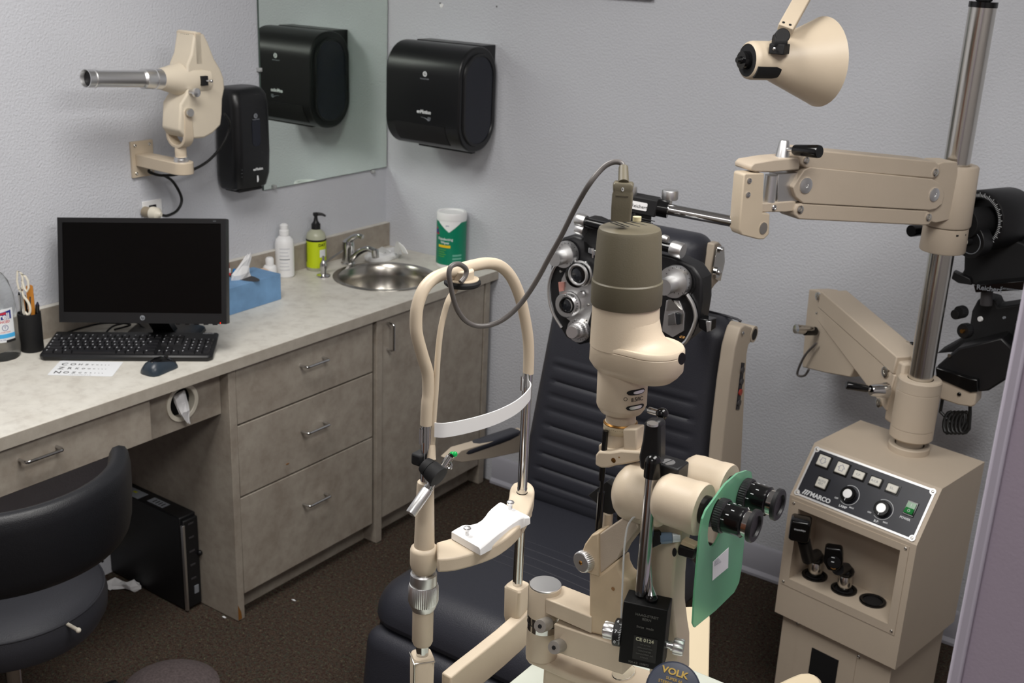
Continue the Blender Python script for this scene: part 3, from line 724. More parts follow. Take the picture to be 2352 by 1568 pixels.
p = hx(385, 245, xa-0.05); mb = MB(); mb.sph(p, 0.012, 16); mb.build('rear_knob', satin, t)
# its cord
P = [hx(516, 262, xa-0.02), hx(528, 285, 0.13), hx(512, 330, 0.12), hx(475, 372, 0.10), hx(425, 396, 0.08), hx(375, 403, 0.05), hx(345, 396, 0.035), hx(342, 390, 0.03)]
mb = MB(); mb.tube(P, 0.0042, 10, smooth=8)
P = [hx(375, 402, 0.045), hx(398, 418, 0.045), hx(417, 455, 0.05), hx(408, 482, 0.055), hx(385, 495, 0.062), hx(370, 493, 0.062)]
mb.tube(P, 0.0042, 10, smooth=8); mb.build('power_cord', blackc, t)
# outlet and plug
t = thing('wall_outlet', 'white electrical outlet plate just above the monitor on the left wall', 'outlet', (0.0, -1.052, 1.03))
mb = MB(); mb.bb((0.0005, -1.087, 1.03), (0.006, -1.018, 1.1435)); mb.build('face_plate', white, t, bevel=0.0015)
mb = MB(); mb.bb((0.006, -1.066, 1.105), (0.0085, -1.040, 1.130)); mb.build('socket', blackm, t, bevel=0.002)
mb = MB(); mb.bb((0.006, -1.066, 1.05), (0.0085, -1.040, 1.08)); mb.build('socket', ivory, t, bevel=0.002)
p = hx(345, 489, 0.03)
t = thing('power_plug', 'round ivory power plug in the outlet behind the monitor top edge', 'plug', (0.01, p.y, p.z-0.02))
mb = MB(); mb.cyl((0.006, p.y, p.z), (0.034, p.y+0.002, p.z), 0.016, 0.015); mb.build('plug_face', mat('plug_tan', (150, 138, 118), 0.5), t)
mb = MB(); mb.lathe((0.034, p.y+0.002, p.z), (1, 0.25, 0), [(0.019, 0), (0.020, 0.006), (0.018, 0.022), (0.010, 0.028), (0.006, 0.034)], 28); mb.build('plug_body', ivory, t)

# ================================================================== computer
R_ = V((0.8417, 0.5383, 0.0435)).normalized(); U_ = V((-0.171, 0.191, 0.967)); U_ = (U_-R_*U_.dot(R_)).normalized()
MC = V((2.7802-2.424*1.03, -3.1983+1.830*1.03, 1.9041-0.844*1.03)); N_ = R_.cross(U_)
FM = frame(MC, R_, U_); mw, mh = 0.456, 0.281
t = thing('monitor', 'black widescreen computer monitor with a dark screen on the desk', 'monitor', (0.21, -1.20, H))
mb = MB(FM); mb.bb((-mw/2, -mh/2, -0.03), (mw/2, mh/2, 0.0)); mb.build('casing', black, t, bevel=0.003)
mb = MB(FM); bz = 0.013; bb_ = 0.028
mb.bb((-mw/2, mh/2-bz, 0), (mw/2, mh/2, 0.003)); mb.bb((-mw/2, -mh/2, 0), (mw/2, -mh/2+bb_, 0.003)); mb.bb((-mw/2, -mh/2+bb_, 0), (-mw/2+bz, mh/2-bz, 0.003)); mb.bb((mw/2-bz, -mh/2+bb_, 0), (mw/2, mh/2-bz, 0.003)); mb.build('bezel', black, t)
mb = MB(FM); mb.bb((-mw/2+bz, -mh/2+bb_, 0), (mw/2-bz, mh/2-bz, 0.0008)); mb.build('screen', screen, t)
c = FM @ V((0.0, -mh/2+0.0145, 0.0032)); mb = MB(); mb.lathe(c, N_, [(0.0068, 0), (0.0068, 0.0004), (0.0001, 0.0005)], 28); mb.build('logo_disc', greypr, t)
text('hp', c+N_*0.0006, R_, U_, 0.010, black, t, bold=0.01, shear=0.25)
text('V194', FM @ V((mw/2-0.03, mh/2-0.007, 0.0031)), R_, U_, 0.004, greypr, t)
mb = MB(FM); mb.bb((mw/2-0.0175, -mh/2+0.001, 0.003), (mw/2-0.0155, -mh/2+0.0045, 0.0036)); mb.build('power_light', red, t)
mb = MB(FM)
for k in range(5): mb.bb((mw/2-0.14+0.025*k, -mh/2-0.003, -0.012), (mw/2-0.128+0.025*k, -mh/2, -0.004))
mb.build('button_row', black, t)
bc = V((0.225, -1.205, H)); nb_ = V((N_.x, N_.y, 0)).normalized(); rb_ = V((R_.x, R_.y, 0)).normalized()
FB = frame(bc, rb_, -nb_)
mb = MB(FB); mb.loft([[(p[0], p[1], z) for p in rrect(w_, d_, 0.03, 6)] for z, w_, d_ in ((0, 0.205, 0.15), (0.008, 0.20, 0.146), (0.013, 0.18, 0.13))]); mb.build('stand_foot', black, t)
top = FM @ V((0.0, -mh/2+0.05, -0.035))
mb = MB(); q0 = bc-nb_*(-0.0); mb.loft([[q0+rb_*a+nb_*b+Z*0.01 for a, b in ((-0.03, -0.02), (0.03, -0.02), (0.03, 0.01), (-0.03, 0.01))], [V((top.x, top.y, top.z))+rb_*a+nb_*b for a, b in ((-0.03, -0.02), (0.03, -0.02), (0.03, 0.006), (-0.03, 0.006))]]); mb.build('neck', black, t)
P = [hz(150, 765, H+0.004), hz(190, 752, H+0.012), hz(240, 742, H+0.016), hz(300, 745, H+0.01), hz(262, 757, H+0.004)]
mb = MB(); mb.tube(P, 0.0028, 8, smooth=6); P = [hz(240, 768, H+0.003), hz(262, 748, H+0.02), hz(310, 740, H+0.02), hz(330, 752, H+0.012)]; mb.tube(P, 0.0028, 8, smooth=6)
tag(mb.build('monitor_cable', blackc), 'black cables lying under the monitor behind the keyboard', 'cable')

# keyboard
K0, K1 = hz(89, 829, H), hz(488, 831, H); kr = (K1-K0).normalized(); KW = (K1-K0).length; kd = V((-kr.y, kr.x, 0)); KD = 0.158
kt = 0.09; kb = (kd*math.cos(kt)+Z*math.sin(kt)).normalized()
t = thing('keyboard', 'full size black keyboard in front of the monitor', 'keyboard', (K0.x, K0.y, H))
FK = frame(V((K0.x, K0.y, H+0.002)), kr, kb)
mb = MB(FK)
def kring(z, i): return [(i+0.012, i, z), (KW-0.012-i, i, z), (KW-i, 0.012+i, z), (KW-i*1.2-0.004, KD-i, z), (0.004+i*1.2, KD-i, z), (i, 0.012+i, z)]
mb.loft([kring(-0.002, 0.003), kring(0.004, 0), kring(0.010, 0.0), kring(0.015, 0.004)]); mb.build('case', black, t, bevel=0.001)
text('logitech', FK @ V((KW-0.030, KD-0.010, 0.0155)), kr, kb, 0.011, whitepr, t, bold=0.02, sp=0.9)
keycache = {}
def key(x, y, w_, legend=True):
    kk_ = (round(w_, 4), legend)
    if kk_ not in keycache:
        h_ = 0.0165; mbk = MB(frame((0, 0, 0), kr, kb))
        a = w_/2-0.0008; b = h_/2-0.0005
        mbk.loft([[(-a, -b, 0), (a, -b, 0), (a, b, 0), (-a, b, 0)], [(-a+0.0018, -b+0.0026, 0.0065), (a-0.0018, -b+0.0026, 0.0065), (a-0.0018, b-0.0008, 0.0075), (-a+0.0018, b-0.0008, 0.0075)]])
        ok = mbk.build('key', keym, t, flat=True)
        ml = None
        if legend:
            mbl = MB(frame((0, 0, 0), kr, kb)); mbl.bb((-a+0.0035, 0.0005, 0.0072), (-a+0.0058, 0.0045, 0.0078)); mbl.bb((-a+0.0035, 0.0035, 0.0072), (-a+0.0070, 0.0045, 0.0078))
            ml = mbl.build('legend', lettk, ok, flat=True); ml.location = ml.location
        keycache[kk_] = (ok, ml, V(ok['worg']), V(ml['worg']) if ml else None)
        ok['first'] = 1
    ok, ml, wo, wl = keycache[kk_]
    c = FK @ V((x, y, 0.0135))
    if 'first' in ok.keys():
        del ok['first']; o = ok; l = ml
    else:
        o = ok.copy(); COL.objects.link(o); o.parent = t; l = None
        if ml: l = ml.copy(); COL.objects.link(l); l.parent = o
    o.location = c+wo-V(t['worg'])
    if l: l.location = wl-wo
u_ = 0.01895; xs = 0.012; 
rows = [(0.018, [1.25, 1.25, 1.25, 6.0, 1.25, 1.25, 1.25, 1.5]), (0.0370, [2.25]+[1]*10+[2.75]), (0.0560, [1.75]+[1]*11+[2.25]), (0.0750, [1.5]+[1]*12+[1.5]), (0.0940, [1]*13+[2])]
for y, ws in rows:
    x = xs
    for w_ in ws:
        key(x+w_*u_/2, y, w_*u_, w_ < 3); x += w_*u_
for k, x in enumerate([0, 2, 3, 4, 5, 6.5, 7.5, 8.5, 9.5, 11, 12, 13, 14]): key(xs+(x+0.5)*u_, 0.1170, u_)
xn = xs+15.25*u_
for c_ in range(3):
    for y in (0.1170, 0.0940, 0.0750): key(xn+(c_+0.5)*u_, y, u_)
    key(xn+(c_+0.5)*u_, 0.018, u_)
key(xn+1.5*u_, 0.0370, u_)
xm = xn+3.25*u_
for y in (0.0940, 0.0750, 0.0560, 0.0370):
    for c_ in range(4):
        if c_ == 3 and y in (0.0560, 0.0370): continue
        key(xm+(c_+0.5)*u_, y, u_)
key(xm+1.0*u_, 0.018, 2*u_); key(xm+2.5*u_, 0.018, u_); key(xm+3.5*u_, 0.0465, u_); key(xm+3.5*u_, 0.0275, u_, False)

# mouse
c = hz(366, 851, H); mx_ = (hz(400, 835, H)-hz(340, 858, H)).normalized(); my_ = V((-mx_.y, mx_.x, 0)); FMo = frame(c, mx_, my_)
t = thing('mouse', 'small dark grey and gloss black wireless mouse in front of the keyboard', 'mouse', (c.x, c.y, H))
mb = MB(FMo); rings = []
for k, (x, w_, h_) in enumerate(((-0.046, 0.012, 0.012), (-0.042, 0.024, 0.022), (-0.030, 0.029, 0.032), (-0.010, 0.028, 0.037), (0.012, 0.026, 0.034), (0.032, 0.026, 0.025), (0.044, 0.023, 0.016), (0.048, 0.018, 0.010))):
    rings.append([(x, w_*math.cos(a), 0.001+max(0, h_*math.sin(a)) if math.sin(a) > 0 else 0.001) for a in [2*PI*i/20 for i in range(20)]])
mb.loft(rings); mb.build('shell', mousem, t, angle=80)
mb = MB(FMo); rings = []
for k, (x, w_, h_) in enumerate(((-0.030, 0.006, 0.0326), (-0.010, 0.017, 0.0378), (0.012, 0.018, 0.0350), (0.032, 0.018, 0.0262), (0.0445, 0.016, 0.0175))):
    rings.append([(x, w_*s_, 0.0012+h_*math.sqrt(max(0, 1-(w_*s_/0.0275)**2))) for s_ in (-1, -0.6, -0.2, 0.2, 0.6, 1)]+[(x, w_*s_, -0.004+h_*math.sqrt(max(0, 1-(w_*s_/0.0275)**2))) for s_ in (1, -1)])
mb.loft(rings); mb.build('gloss_top', blackg, t, angle=60)
mb = MB(FMo); mb.cyl((0.026, -0.003, 0.031), (0.026, 0.003, 0.031), 0.0055); mb.build('scroll_wheel', black, t)

# near vision card
q = [hz(a, b, H+0.001) for a, b in ((108, 861), (258, 864), (275, 831), (136, 829))]
t = thing('near_vision_card', 'small white reading card with rows of shrinking letters under the keyboard edge', 'card', (q[0].x, q[0].y, H))
rx = (q[1]-q[0]).normalized(); ry = V((-rx.y, rx.x, 0)); Lc = (q[1]-q[0]).length; Wd = (q[2]-q[1]).length
mb = MB(frame(q[0]-Z*0.0006, rx, ry)); mb.prism([(p[0]+Lc/2, p[1]+Wd/2, 0) for p in rrect(Lc, Wd, 0.005)], (0, 0, 0.0008)); mb.build('card_sheet', whitep, t, flat=True)
FC = frame(q[0]+Z*0.0003, rx, ry)
for ri, row in enumerate(('NOZCKRSHD', 'ZRKDOHVNC', 'COHZVNRSD')):
    x = 0.010
    for k, ch in enumerate(row):
        s_ = 0.024*0.80**k
        text(ch, FC @ V((x+s_*0.4, 0.020+ri*0.030, 0)), rx, ry, s_, blackpr, t, bold=0.01, sx=1.0)
        x += s_*0.55+0.0105*(0.93**k)
text('1  2  3  4  5  6  7  8  9  10  11  12', FC @ V((0.080, 0.006, 0)), rx, ry, 0.004, blackpr, t)

# pen cup with tools
c = hz(75, 803, H); r = 0.0285
t = thing('pen_cup', 'matte black pen cup beside the sanitizer bottle', 'cup', (c.x, c.y, H))
bottle(c, [(r, H), (r+0.001, H+0.002), (r+0.001, H+0.106), (r-0.0015, H+0.106), (r-0.0015, H+0.01), (0.0005, H+0.01)], blackm, t, 'cup_body', 32)
def tool(name, label, cat, px0, px1, r, mt, dx=0.0, tip=None):
    a = hp(px0[0], px0[1], c+V((dx, 0, 0)), (0.7, -0.7, 0)); b = hp(px1[0], px1[1], c+V((dx, 0, 0)), (0.7, -0.7, 0))
    tt = thing(name, label, cat, (c.x, c.y, H+0.012), 'pens and markers in the pen cup'); m_ = MB(); m_.cyl(a, b, r, r*0.9, 14); m_.build('barrel', mt, tt); 
    if tip: m_ = MB(); m_.cyl(b, b+(b-a).normalized()*0.008, r*0.75, r*0.3, 12); m_.build('end_cap', tip, tt)
    return tt
tool('marker', 'thick black marker in the pen cup', 'marker', (62, 790), (57, 684), 0.0065, black, -0.01, black)
tool('marker', 'black capped marker at the right side of the pen cup', 'marker', (84, 785), (86, 700), 0.006, blackg, 0.008, indigo)
tool('marker', 'dark grey marker standing between the scissors and orange file', 'marker', (70, 790), (70, 680), 0.005, matte_grey, 0.0, black)
tool('pen', 'silver tipped pen leaning at the left rim of the pen cup', 'pen', (56, 790), (44, 677), 0.004, satin, -0.014, black)
a = hp(77, 700, c, (0.7, -0.7, 0)); b = hp(76, 654, c, (0.7, -0.7, 0)); F1 = frame(a-(b-a)*1.4, (0.7, 0.7, 0), (b-a)); hl = (b-a).length*2.4
mb = MB(F1); mb.prism([(p[0], p[1]+hl/2, 0) for p in rrect(0.017, hl, 0.006)], (0, 0, 0.004)); tag(mb.build('nail_file', orange), 'flat orange wooden spatula with rounded end in the pen cup', 'spatula')
# scissors
t = thing('scissors', 'scissors with white looped handles standing in the pen cup', 'scissors', (c.x, c.y, H+0.02))
pp = c+V((0.012, -0.018, 0)); nn = (0.6, -0.8, 0)
def loop(pts, r): m_ = MB(); m_.tube([hp(a, b, pp, nn) for a, b in pts], r, 8, smooth=0, closed=True); return m_
L1 = [(40, 622), (46, 622), (53, 630), (60, 638), (66, 650), (66, 662), (61, 669), (54, 664), (50, 652), (52, 640), (51, 630), (47, 634), (46, 650), (44, 662), (41, 645)]
o_ = loop([(40, 622), (48, 626), (52, 640), (51, 660), (47, 670), (43, 664), (39, 645)], 0.0027); o_.build('handle_loop', ivory, t)
o_ = loop([(50, 628), (58, 634), (64, 645), (66, 660), (62, 669), (55, 662), (51, 645)], 0.0034); o_.build('handle_loop', ivory, t)
o_ = MB(); o_.tube([hp(a, b, pp, nn) for a, b in ((50, 668), (54, 680), (62, 690), (68, 702), (69, 715), (64, 723), (57, 716))], [0.0034]*7, 8, smooth=4); o_.build('lower_handle', ivory, t)
o_ = MB(); a, b = hp(49, 660, pp, nn), hp(56, 720, pp, nn); o_.tube([a, b, b+(b-a)*0.6], [0.003, 0.005, 0.001], 6); o_.build('blade', steel, t)

# hand sanitizer bottle, cut by the left frame edge
KS = 1.12; c = hz(2, 818, H); g = camang(c); r = 0.0505
t = thing('sanitizer_bottle', 'large clear hand sanitizer gel bottle with printed label at the left edge', 'bottle', (c.x, c.y, H))
bottle(c, [(r-0.004, H), (r, H+KS*0.006), (r+0.001, H+KS*0.03), (r-0.001, H+KS*0.05), (r-0.001, H+KS*0.125), (r-0.004, H+KS*0.150), (r-0.014, H+KS*0.185), (r-0.027, H+KS*0.203), (0.014, H+KS*0.210), (0.014, H+KS*0.225)], gelm, t, n=40)
bottle(c, [(0.018, H+KS*0.216), (0.018, H+KS*0.24), (0.006, H+KS*0.245), (0.006, H+KS*0.27), (0.0005, H+KS*0.271)], white, t, 'pump', 24)
arc('label', c, r+0.0003, H+KS*0.048, H+KS*0.128, g-1.0, g+0.86, whitepr, t, 30)
arc('label_logo_field', c, r+0.001, H+KS*0.103, H+KS*0.124, g-0.6, g+0.72, bluepr, t, 14, top=lambda u: H+KS*0.115+0.010*u); arc('label_flash', c, r+0.0014, H+KS*0.115, H+KS*0.122, g-0.3, g+0.45, redpr, t, 8, top=lambda u: H+KS*0.117+0.004*u)
textcyl('Purell', c, r+0.0014, g+0.16, H+KS*0.110, 0.022, whitepr, t, bold=0.03, sx=0.95)
textcyl('ADVANCED', c, r+0.0006, g+0.14, H+KS*0.097, 0.0092, redpr, t, bold=0.02)
mb = MB(); a = g+0.35; cc = V((c[0]+(r+0.001)*math.cos(a), c[1]+(r+0.001)*math.sin(a), H+KS*0.083)); mb.torus(cc, (math.cos(a), math.sin(a), 0), 0.0075, 0.0006, 24, 6); mb.build('round_seal', bluepr, t); text('T', cc, (-math.sin(a), math.cos(a), 0), Z, 0.010, bluepr, t)
arc('label_band', c, r+0.0008, H+KS*0.058, H+KS*0.068, g-1.0, g+0.86, cyanpr, t, 16); textcyl('KILLS MORE THAN', c, r+0.0006, g+0.25, H+KS*0.072, 0.0045, redpr, t)
arc('label_tag', c, r+0.0010, H+KS*0.047, H+KS*0.053, g+0.35, g+0.87, blackpr, t, 8)
textcyl('67.6 FL OZ', c, r+0.0006, g+0.1, H+KS*0.0535, 0.005, bluepr, t)

# ================================================================== under the desk
q = [hz(428, 1405, 0), hz(466, 1388, 0)]
PA = hz(430, 1406, 0); pu = (hz(466, 1387, 0)-PA).normalized(); pd = V((-1, 0.0, 0)); pd = (pd-pu*pd.dot(pu)).normalized()
FP = frame((PA.x, PA.y, 0.0), pu, pd); ph = zrow(PA.x, PA.y, 1215)+0.03
t = thing('computer_tower', 'black desktop computer tower standing under the desk against the side panel', 'computer', (PA.x, PA.y, 0))
pwid = (hz(466, 1387, 0)-PA).length
mb = MB(FP); mb.bb((0, 0.012, 0.004), (pwid, 0.36, ph)); mb.build('case', black, t, bevel=0.004)
mb = MB(FP); mb.bb((0.004, 0.0, 0.008), (pwid-0.002, 0.012, ph-0.008)); mb.build('front_panel', black, t, bevel=0.004)
mb = MB(FP); mb.bb((-0.002, -0.004, 0.006), (0.006, 0.006, ph-0.02)); mb.build('silver_trim', satin, t, bevel=0.001)
mb = MB(FP)
for k in range(5): mb.bb((0.02, -0.002, 0.10+0.045*k), (pwid-0.02, 0.0, 0.105+0.045*k))
mb.build('drive_line', matte_grey, t)
mb = MB(FP); mb.bb((0.03, -0.0025, 0.05), (0.045, 0, 0.075)); mb.build('badge', greypr, t)
mb = MB(FP); mb.bb((0.01, 0.10, ph+0.0002), (pwid-0.02, 0.17, ph+0.001)); mb.build('asset_label', greypr, t)
mb = MB(FP); mb.bb((0.0, 0.20, ph+0.0002), (pwid-0.02, 0.29, ph+0.001)); o = mb.build('asset_label', greypr, t)
mb = MB(FP); mb.bb((0.02, 0.235, ph+0.001), (pwid-0.03, 0.25, ph+0.0016)); mb.build('label_stripe', mat('label_yellow', (170, 170, 40), 0.6), t)
for k in range(4):
    mb = MB(FP); mb.bb((0.016, 0.11+0.013*k, ph+0.001), (pwid-0.026, 0.114+0.013*k, ph+0.0014)); mb.build('label_line', blackpr, t)
p = FP @ V((pwid-0.004, -0.004, ph*0.58)); mb = MB(); mb.sph(p, 0.008, 12); mb.build('usb_stub', black, t)
c = hz(285, 1352, 0.0); mb = MB(); rg = []
for k, (x, r) in enumerate(((-0.055, 0.010), (-0.035, 0.017), (-0.01, 0.014), (0.01, 0.022), (0.03, 0.022), (0.05, 0.008))):
    rg.append([c+V((x*0.8, x*0.5, 0.012))+V((-0.5, 0.8, 0))*r*math.cos(2*PI*i/8)+Z*0.5*r*math.sin(2*PI*i/8) for i in range(8)])
mb.loft(crumple(rg, 0.008, 12)); tag(mb.build('crumpled_tissue', tissuem, flat=True), 'crumpled white tissue on the dark carpet under the desk', 'tissue')
for k, (px, py) in enumerate(((675, 1378), (515, 1417))):
    c = hz(px, py, 0.0015); mb = MB(); mb.prism([c+V((a, b, 0)) for a, b in ((-0.008, -0.002), (0.004, -0.003), (0.008, 0.001), (-0.003, 0.003))], (0, 0, 0.001))
    tag(mb.build('paper_scrap', whitep, flat=True), ('thin white paper scrap on the carpet in front of the drawer cabinet' if k == 0 else 'tiny pale paper scrap on the carpet at the foot of the side panel'), 'scrap', 'paper scraps on the carpet')
mb = MB(); c = hx(232, 1215, 0.03)
mb.tube([hx(200, 1250, 0.06), hx(225, 1200, 0.05), hx(262, 1215, 0.06), hx(240, 1255, 0.05), hx(210, 1230, 0.08), hx(236, 1290, 0.1)], 0.004, 8, smooth=6); tag(mb.build('loose_cable', blackc), 'black cable tangle hanging on the wall under the desk', 'cable')
c = hx(243, 1228, 0.01); mb = MB(); mb.box((0.006, c.y, c.z), (0.012, 0.08, 0.12)); o = mb.build('cable_plate', ivory, bevel=0.002); tag(o, 'pale wall plate behind the cable tangle under the desk', 'wall plate')

# ================================================================== stool
SC_ = V((0.60, -1.978, 0))
t = thing('stool', 'rolling stool with round grey vinyl seat and curved black backrest', 'stool', (SC_.x, SC_.y, 0))
mb = MB(); mb.lathe(SC_, Z, [(0.185, 0.405), (0.205, 0.412), (0.217, 0.435), (0.219, 0.465), (0.212, 0.487), (0.19, 0.500), (0.12, 0.507), (0.0005, 0.509)], 64); mb.build('seat', leatherg, t)
mb = MB(); mb.torus(SC_+Z*0.487, Z, 0.2125, 0.0028, 64, 8); mb.build('piping', leatherg, t)
rings = []
a0, a1 = 66, -98; nS = 40
for i in range(nS+1):
    u = i/nS; a = math.radians(a0+(a1-a0)*u); e = min(1, min(u, 1-u)*18); e = math.sqrt(max(0.0, 1-(1-e)**2))*0.97+0.03
    hh = 0.095*(0.35+0.65*e); th = 0.026*(0.25+0.75*e); cz = 0.715
    rc = 0.262; rg = []
    for k in range(16):
        b = 2*PI*k/16; sx_ = abs(math.cos(b))**0.7*(1 if math.cos(b) > 0 else -1); sz_ = abs(math.sin(b))**0.55*(1 if math.sin(b) > 0 else -1)
        rr_ = rc+th*sx_-0.012*sz_*0+0.004*sz_; rg.append((SC_.x+rr_*math.cos(a), SC_.y+rr_*math.sin(a), cz+hh*sz_))
    rings.append(rg)
mb = MB(); mb.loft(rings); mb.build('backrest', mat('backrest_vinyl', (25, 26, 30), 0.42, bump=0.5, scale=450), t, angle=60)
mb = MB(); mb.tube([SC_+V((0.0, -0.05, 0.40)), SC_+V((-0.02, -0.24, 0.39)), SC_+V((-0.02, -0.29, 0.45)), SC_+V((-0.01, -0.285, 0.66))], 0.012, 10, smooth=5); mb.build('backrest_arm', black, t)
mb = MB(); mb.cyl(SC_+Z*0.39, SC_+Z*0.408, 0.12); mb.build('seat_plate', black, t)
mb = MB(); mb.cyl(SC_+Z*0.12, SC_+Z*0.22, 0.03); mb.build('column_cover', black, t)
mb = MB(); mb.cyl(SC_+Z*0.22, SC_+Z*0.39, 0.0175); mb.build('gas_column', chrome, t)
for k in range(5):
    a = math.radians(72*k+20); d = V((math.cos(a), math.sin(a), 0)); mb = MB(); mb.tube([SC_+Z*0.13, SC_+d*0.15+Z*0.11, SC_+d*0.27+Z*0.085], [0.026, 0.02, 0.014], 10); lg = mb.build('leg', black, t)
    e = SC_+d*0.265; s2 = V((-d.y, d.x, 0)); mb = MB(); mb.cyl(e+Z*0.028-s2*0.02, e+Z*0.028+s2*0.02, 0.027); mb.cyl(e+Z*0.05, e+Z*0.085, 0.006); mb.build('caster', blackg, lg)
p = hd(180, 1447, dep(SC_+Z*0.4)-0.15); mb = MB(); mb.cyl(p-X*0.05, p, 0.004); mb.sph(p, 0.006, 12); mb.build('height_lever', ivory, t)

# round grey rubber foot on the floor
c = hz(403, 1562, 0.0)
mb = MB(); mb.lathe((c.x+0.02, c.y-0.03, 0), Z, [(0.125, 0), (0.125, 0.006), (0.105, 0.02), (0.07, 0.035), (0.03, 0.042), (0.0005, 0.043)], 40)
tag(mb.build('foot_switch', mat('rubber_grey', (88, 78, 78), 0.8, var=0.25, vscale=160)), 'low round dark grey rubber foot switch on the carpet at the bottom edge', 'foot switch')

# ================================================================== examination chair
def pad(M, w, h, th, rc, ex=0.9, disp=None, nu=48, nv=48, taper=0.0, back=0.35, crown=0.01):
    # cushion: front height field rounded at the border, flat back. local x = width, y = height, z = outwards
    mb = MB(M); vs = []; fs = []
    def prof(d): d = max(0.0, min(1.0, d/rc)); return math.sqrt(max(0, 1-(1-d)**2))
    def inset(u, v):
        ax_, ay_ = abs(u)*w/2, abs(v)*h/2; dx, dy = w/2-ax_, h/2-ay_
        if dx < rc and dy < rc: return rc-math.hypot(rc-dx, rc-dy)
        return min(dx, dy)
    def lin_(i, n):
        t_ = i/n*2-1; return math.copysign(1-(1-abs(t_))**1.6, t_)
    for side in (1, -1):
        for j in range(nv+1):
            for i in range(nu+1):
                u, v = lin_(i, nu), lin_(j, nv); s_ = 1-taper*(v+1)/2
                x, y = u*w/2, v*h/2
                # pull corners in so the outline is round
                dx, dy = w/2-abs(x), h/2-abs(y)
                if dx < rc and dy < rc:
                    m_ = max(rc-dx, rc-dy); q_ = math.hypot(rc-dx, rc-dy)
                    if q_ > 1e-9:
                        f_ = m_/q_; x = math.copysign(w/2-rc+(rc-dx)*f_, x); y = math.copysign(h/2-rc+(rc-dy)*f_, y); e_ = rc-m_
                    else: e_ = rc
                else: e_ = min(dx, dy)
                pz = prof(e_)
                if side == 1: z = th*back+(th*(1-back))*pz+crown*(1-u*u)*(1-v*v)*pz+(disp(u, v)*pz if disp else 0)
                else: z = th*back*(1-min(1, pz*1.4))
                vs.append((x*s_, y, z))
    n = (nu+1)
    K = n*(nv+1)
    for j in range(nv):
        for i in range(nu):
            a = j*n+i; fs.append((a, a+1, a+n+1, a+n)); fs.append((K+a, K+a+n, K+a+n+1, K+a+1))
    for i in range(nu): fs.append((i, K+i, K+i+1, i+1)); a = nv*n+i; fs.append((a, a+1, K+a+1, K+a))
    for j in range(nv): a = j*n; fs.append((a, a+n, K+a+n, K+a)); a = j*n+nu; fs.append((a, K+a, K+a+n, a+n))
    mb.add(vs, fs); return mb
seam = mat('seam_thread', (56, 56, 62), 0.6)
t = thing('exam_chair', 'black padded examination chair with ribbed backrest against the back wall', 'chair', (1.49, -1.1, 0))
up = V((0, 0.16, 0.987)).normalized(); bx = 1.483
FB2 = frame(V((bx, -0.83, 0.475))+up*0.30, X, up)
def ribs(u, v):
    zc_ = (v+1)/2
    if zc_ < 0.10 or zc_ > 0.68 or abs(u) > 0.80: return 0
    k_ = (zc_-0.10)/0.58*9; f_ = k_-math.floor(k_)
    e_ = min(1, (0.80-abs(u))*12)
    return -0.0045*e_*math.exp(-((f_-0.5)/0.09)**2)+0.002*e_*math.sin(math.pi*((f_+0.5)%1))
mb = pad(FB2 @ Matrix.Translation((0, 0, -0.07)), 0.575, 0.62, 0.10, 0.055, disp=ribs, nu=60, nv=150, taper=0.12, crown=0.012)
mb.build('backrest', leather, t, angle=70)
mb = MB(FB2 @ Matrix.Translation((0, 0, -0.09))); mb.bb((-0.245, -0.16, 0), (0.245, 0.28, 0.03)); mb.build('back_shell', chairb, t, bevel=0.01)
# piping on the near edges of the backrest
def bx_pt(u, v, z): s_ = 1-0.12*(v+1)/2; return FB2 @ V((u*0.2875*s_, v*0.31, z-0.07))
mb = MB(); mb.tube([bx_pt(0.985, -0.97, 0.040), bx_pt(1.0, -0.8, 0.040), bx_pt(1.0, 0.8, 0.040), bx_pt(0.97, 0.94, 0.040), bx_pt(0.85, 1.0, 0.040), bx_pt(-0.85, 1.0, 0.040), bx_pt(-0.97, 0.94, 0.040), bx_pt(-1.0, 0.8, 0.040), bx_pt(-1, -0.9, 0.040)], 0.003, 8, smooth=5); mb.build('piping', leather, t)
# headrest
hc = hy(1530, 602, -0.74); FH = frame(V((bx, hc.y, hc.z)), X, V((0, 0.25, 0.968)))
mb = pad(FH @ Matrix.Translation((0.018, -0.010, -0.05)), 0.30, 0.19, 0.09, 0.045, nu=40, nv=40, crown=0.012); mb.build('headrest', leather, t, angle=70)
hpz = lambda a, b, x=1.665: hx(a, b, x)
P = [hpz(*q_) for q_ in ((1642, 560), (1652, 556), (1660, 565), (1660, 600), (1652, 645), (1642, 655), (1610, 700), (1588, 735), (1575, 735), (1575, 700), (1600, 660), (1632, 640), (1634, 610))]
mb = MB(); mb.prism(P, (-0.02, 0, 0)); o = mb.build('headrest_bracket', chairb, t, bevel=0.003)
P = [hpz(a, b, 1.668) for a, b in ((1644, 572), (1660, 566), (1662, 600), (1652, 645), (1640, 640), (1636, 612))]
mb = MB(); mb.prism(P, (0.004, 0, 0)); mb.build('adjuster_plate', steel, t, bevel=0.001)
for a, b, r in ((1650, 572, 0.008), (1643, 624, 0.014)):
    p = hpz(a, b, 1.672); mb = MB(); mb.cyl(p, p+X*0.008, r); mb.sph(p+X*0.010, r*0.5, 12); mb.build('bolt', chrome, t)
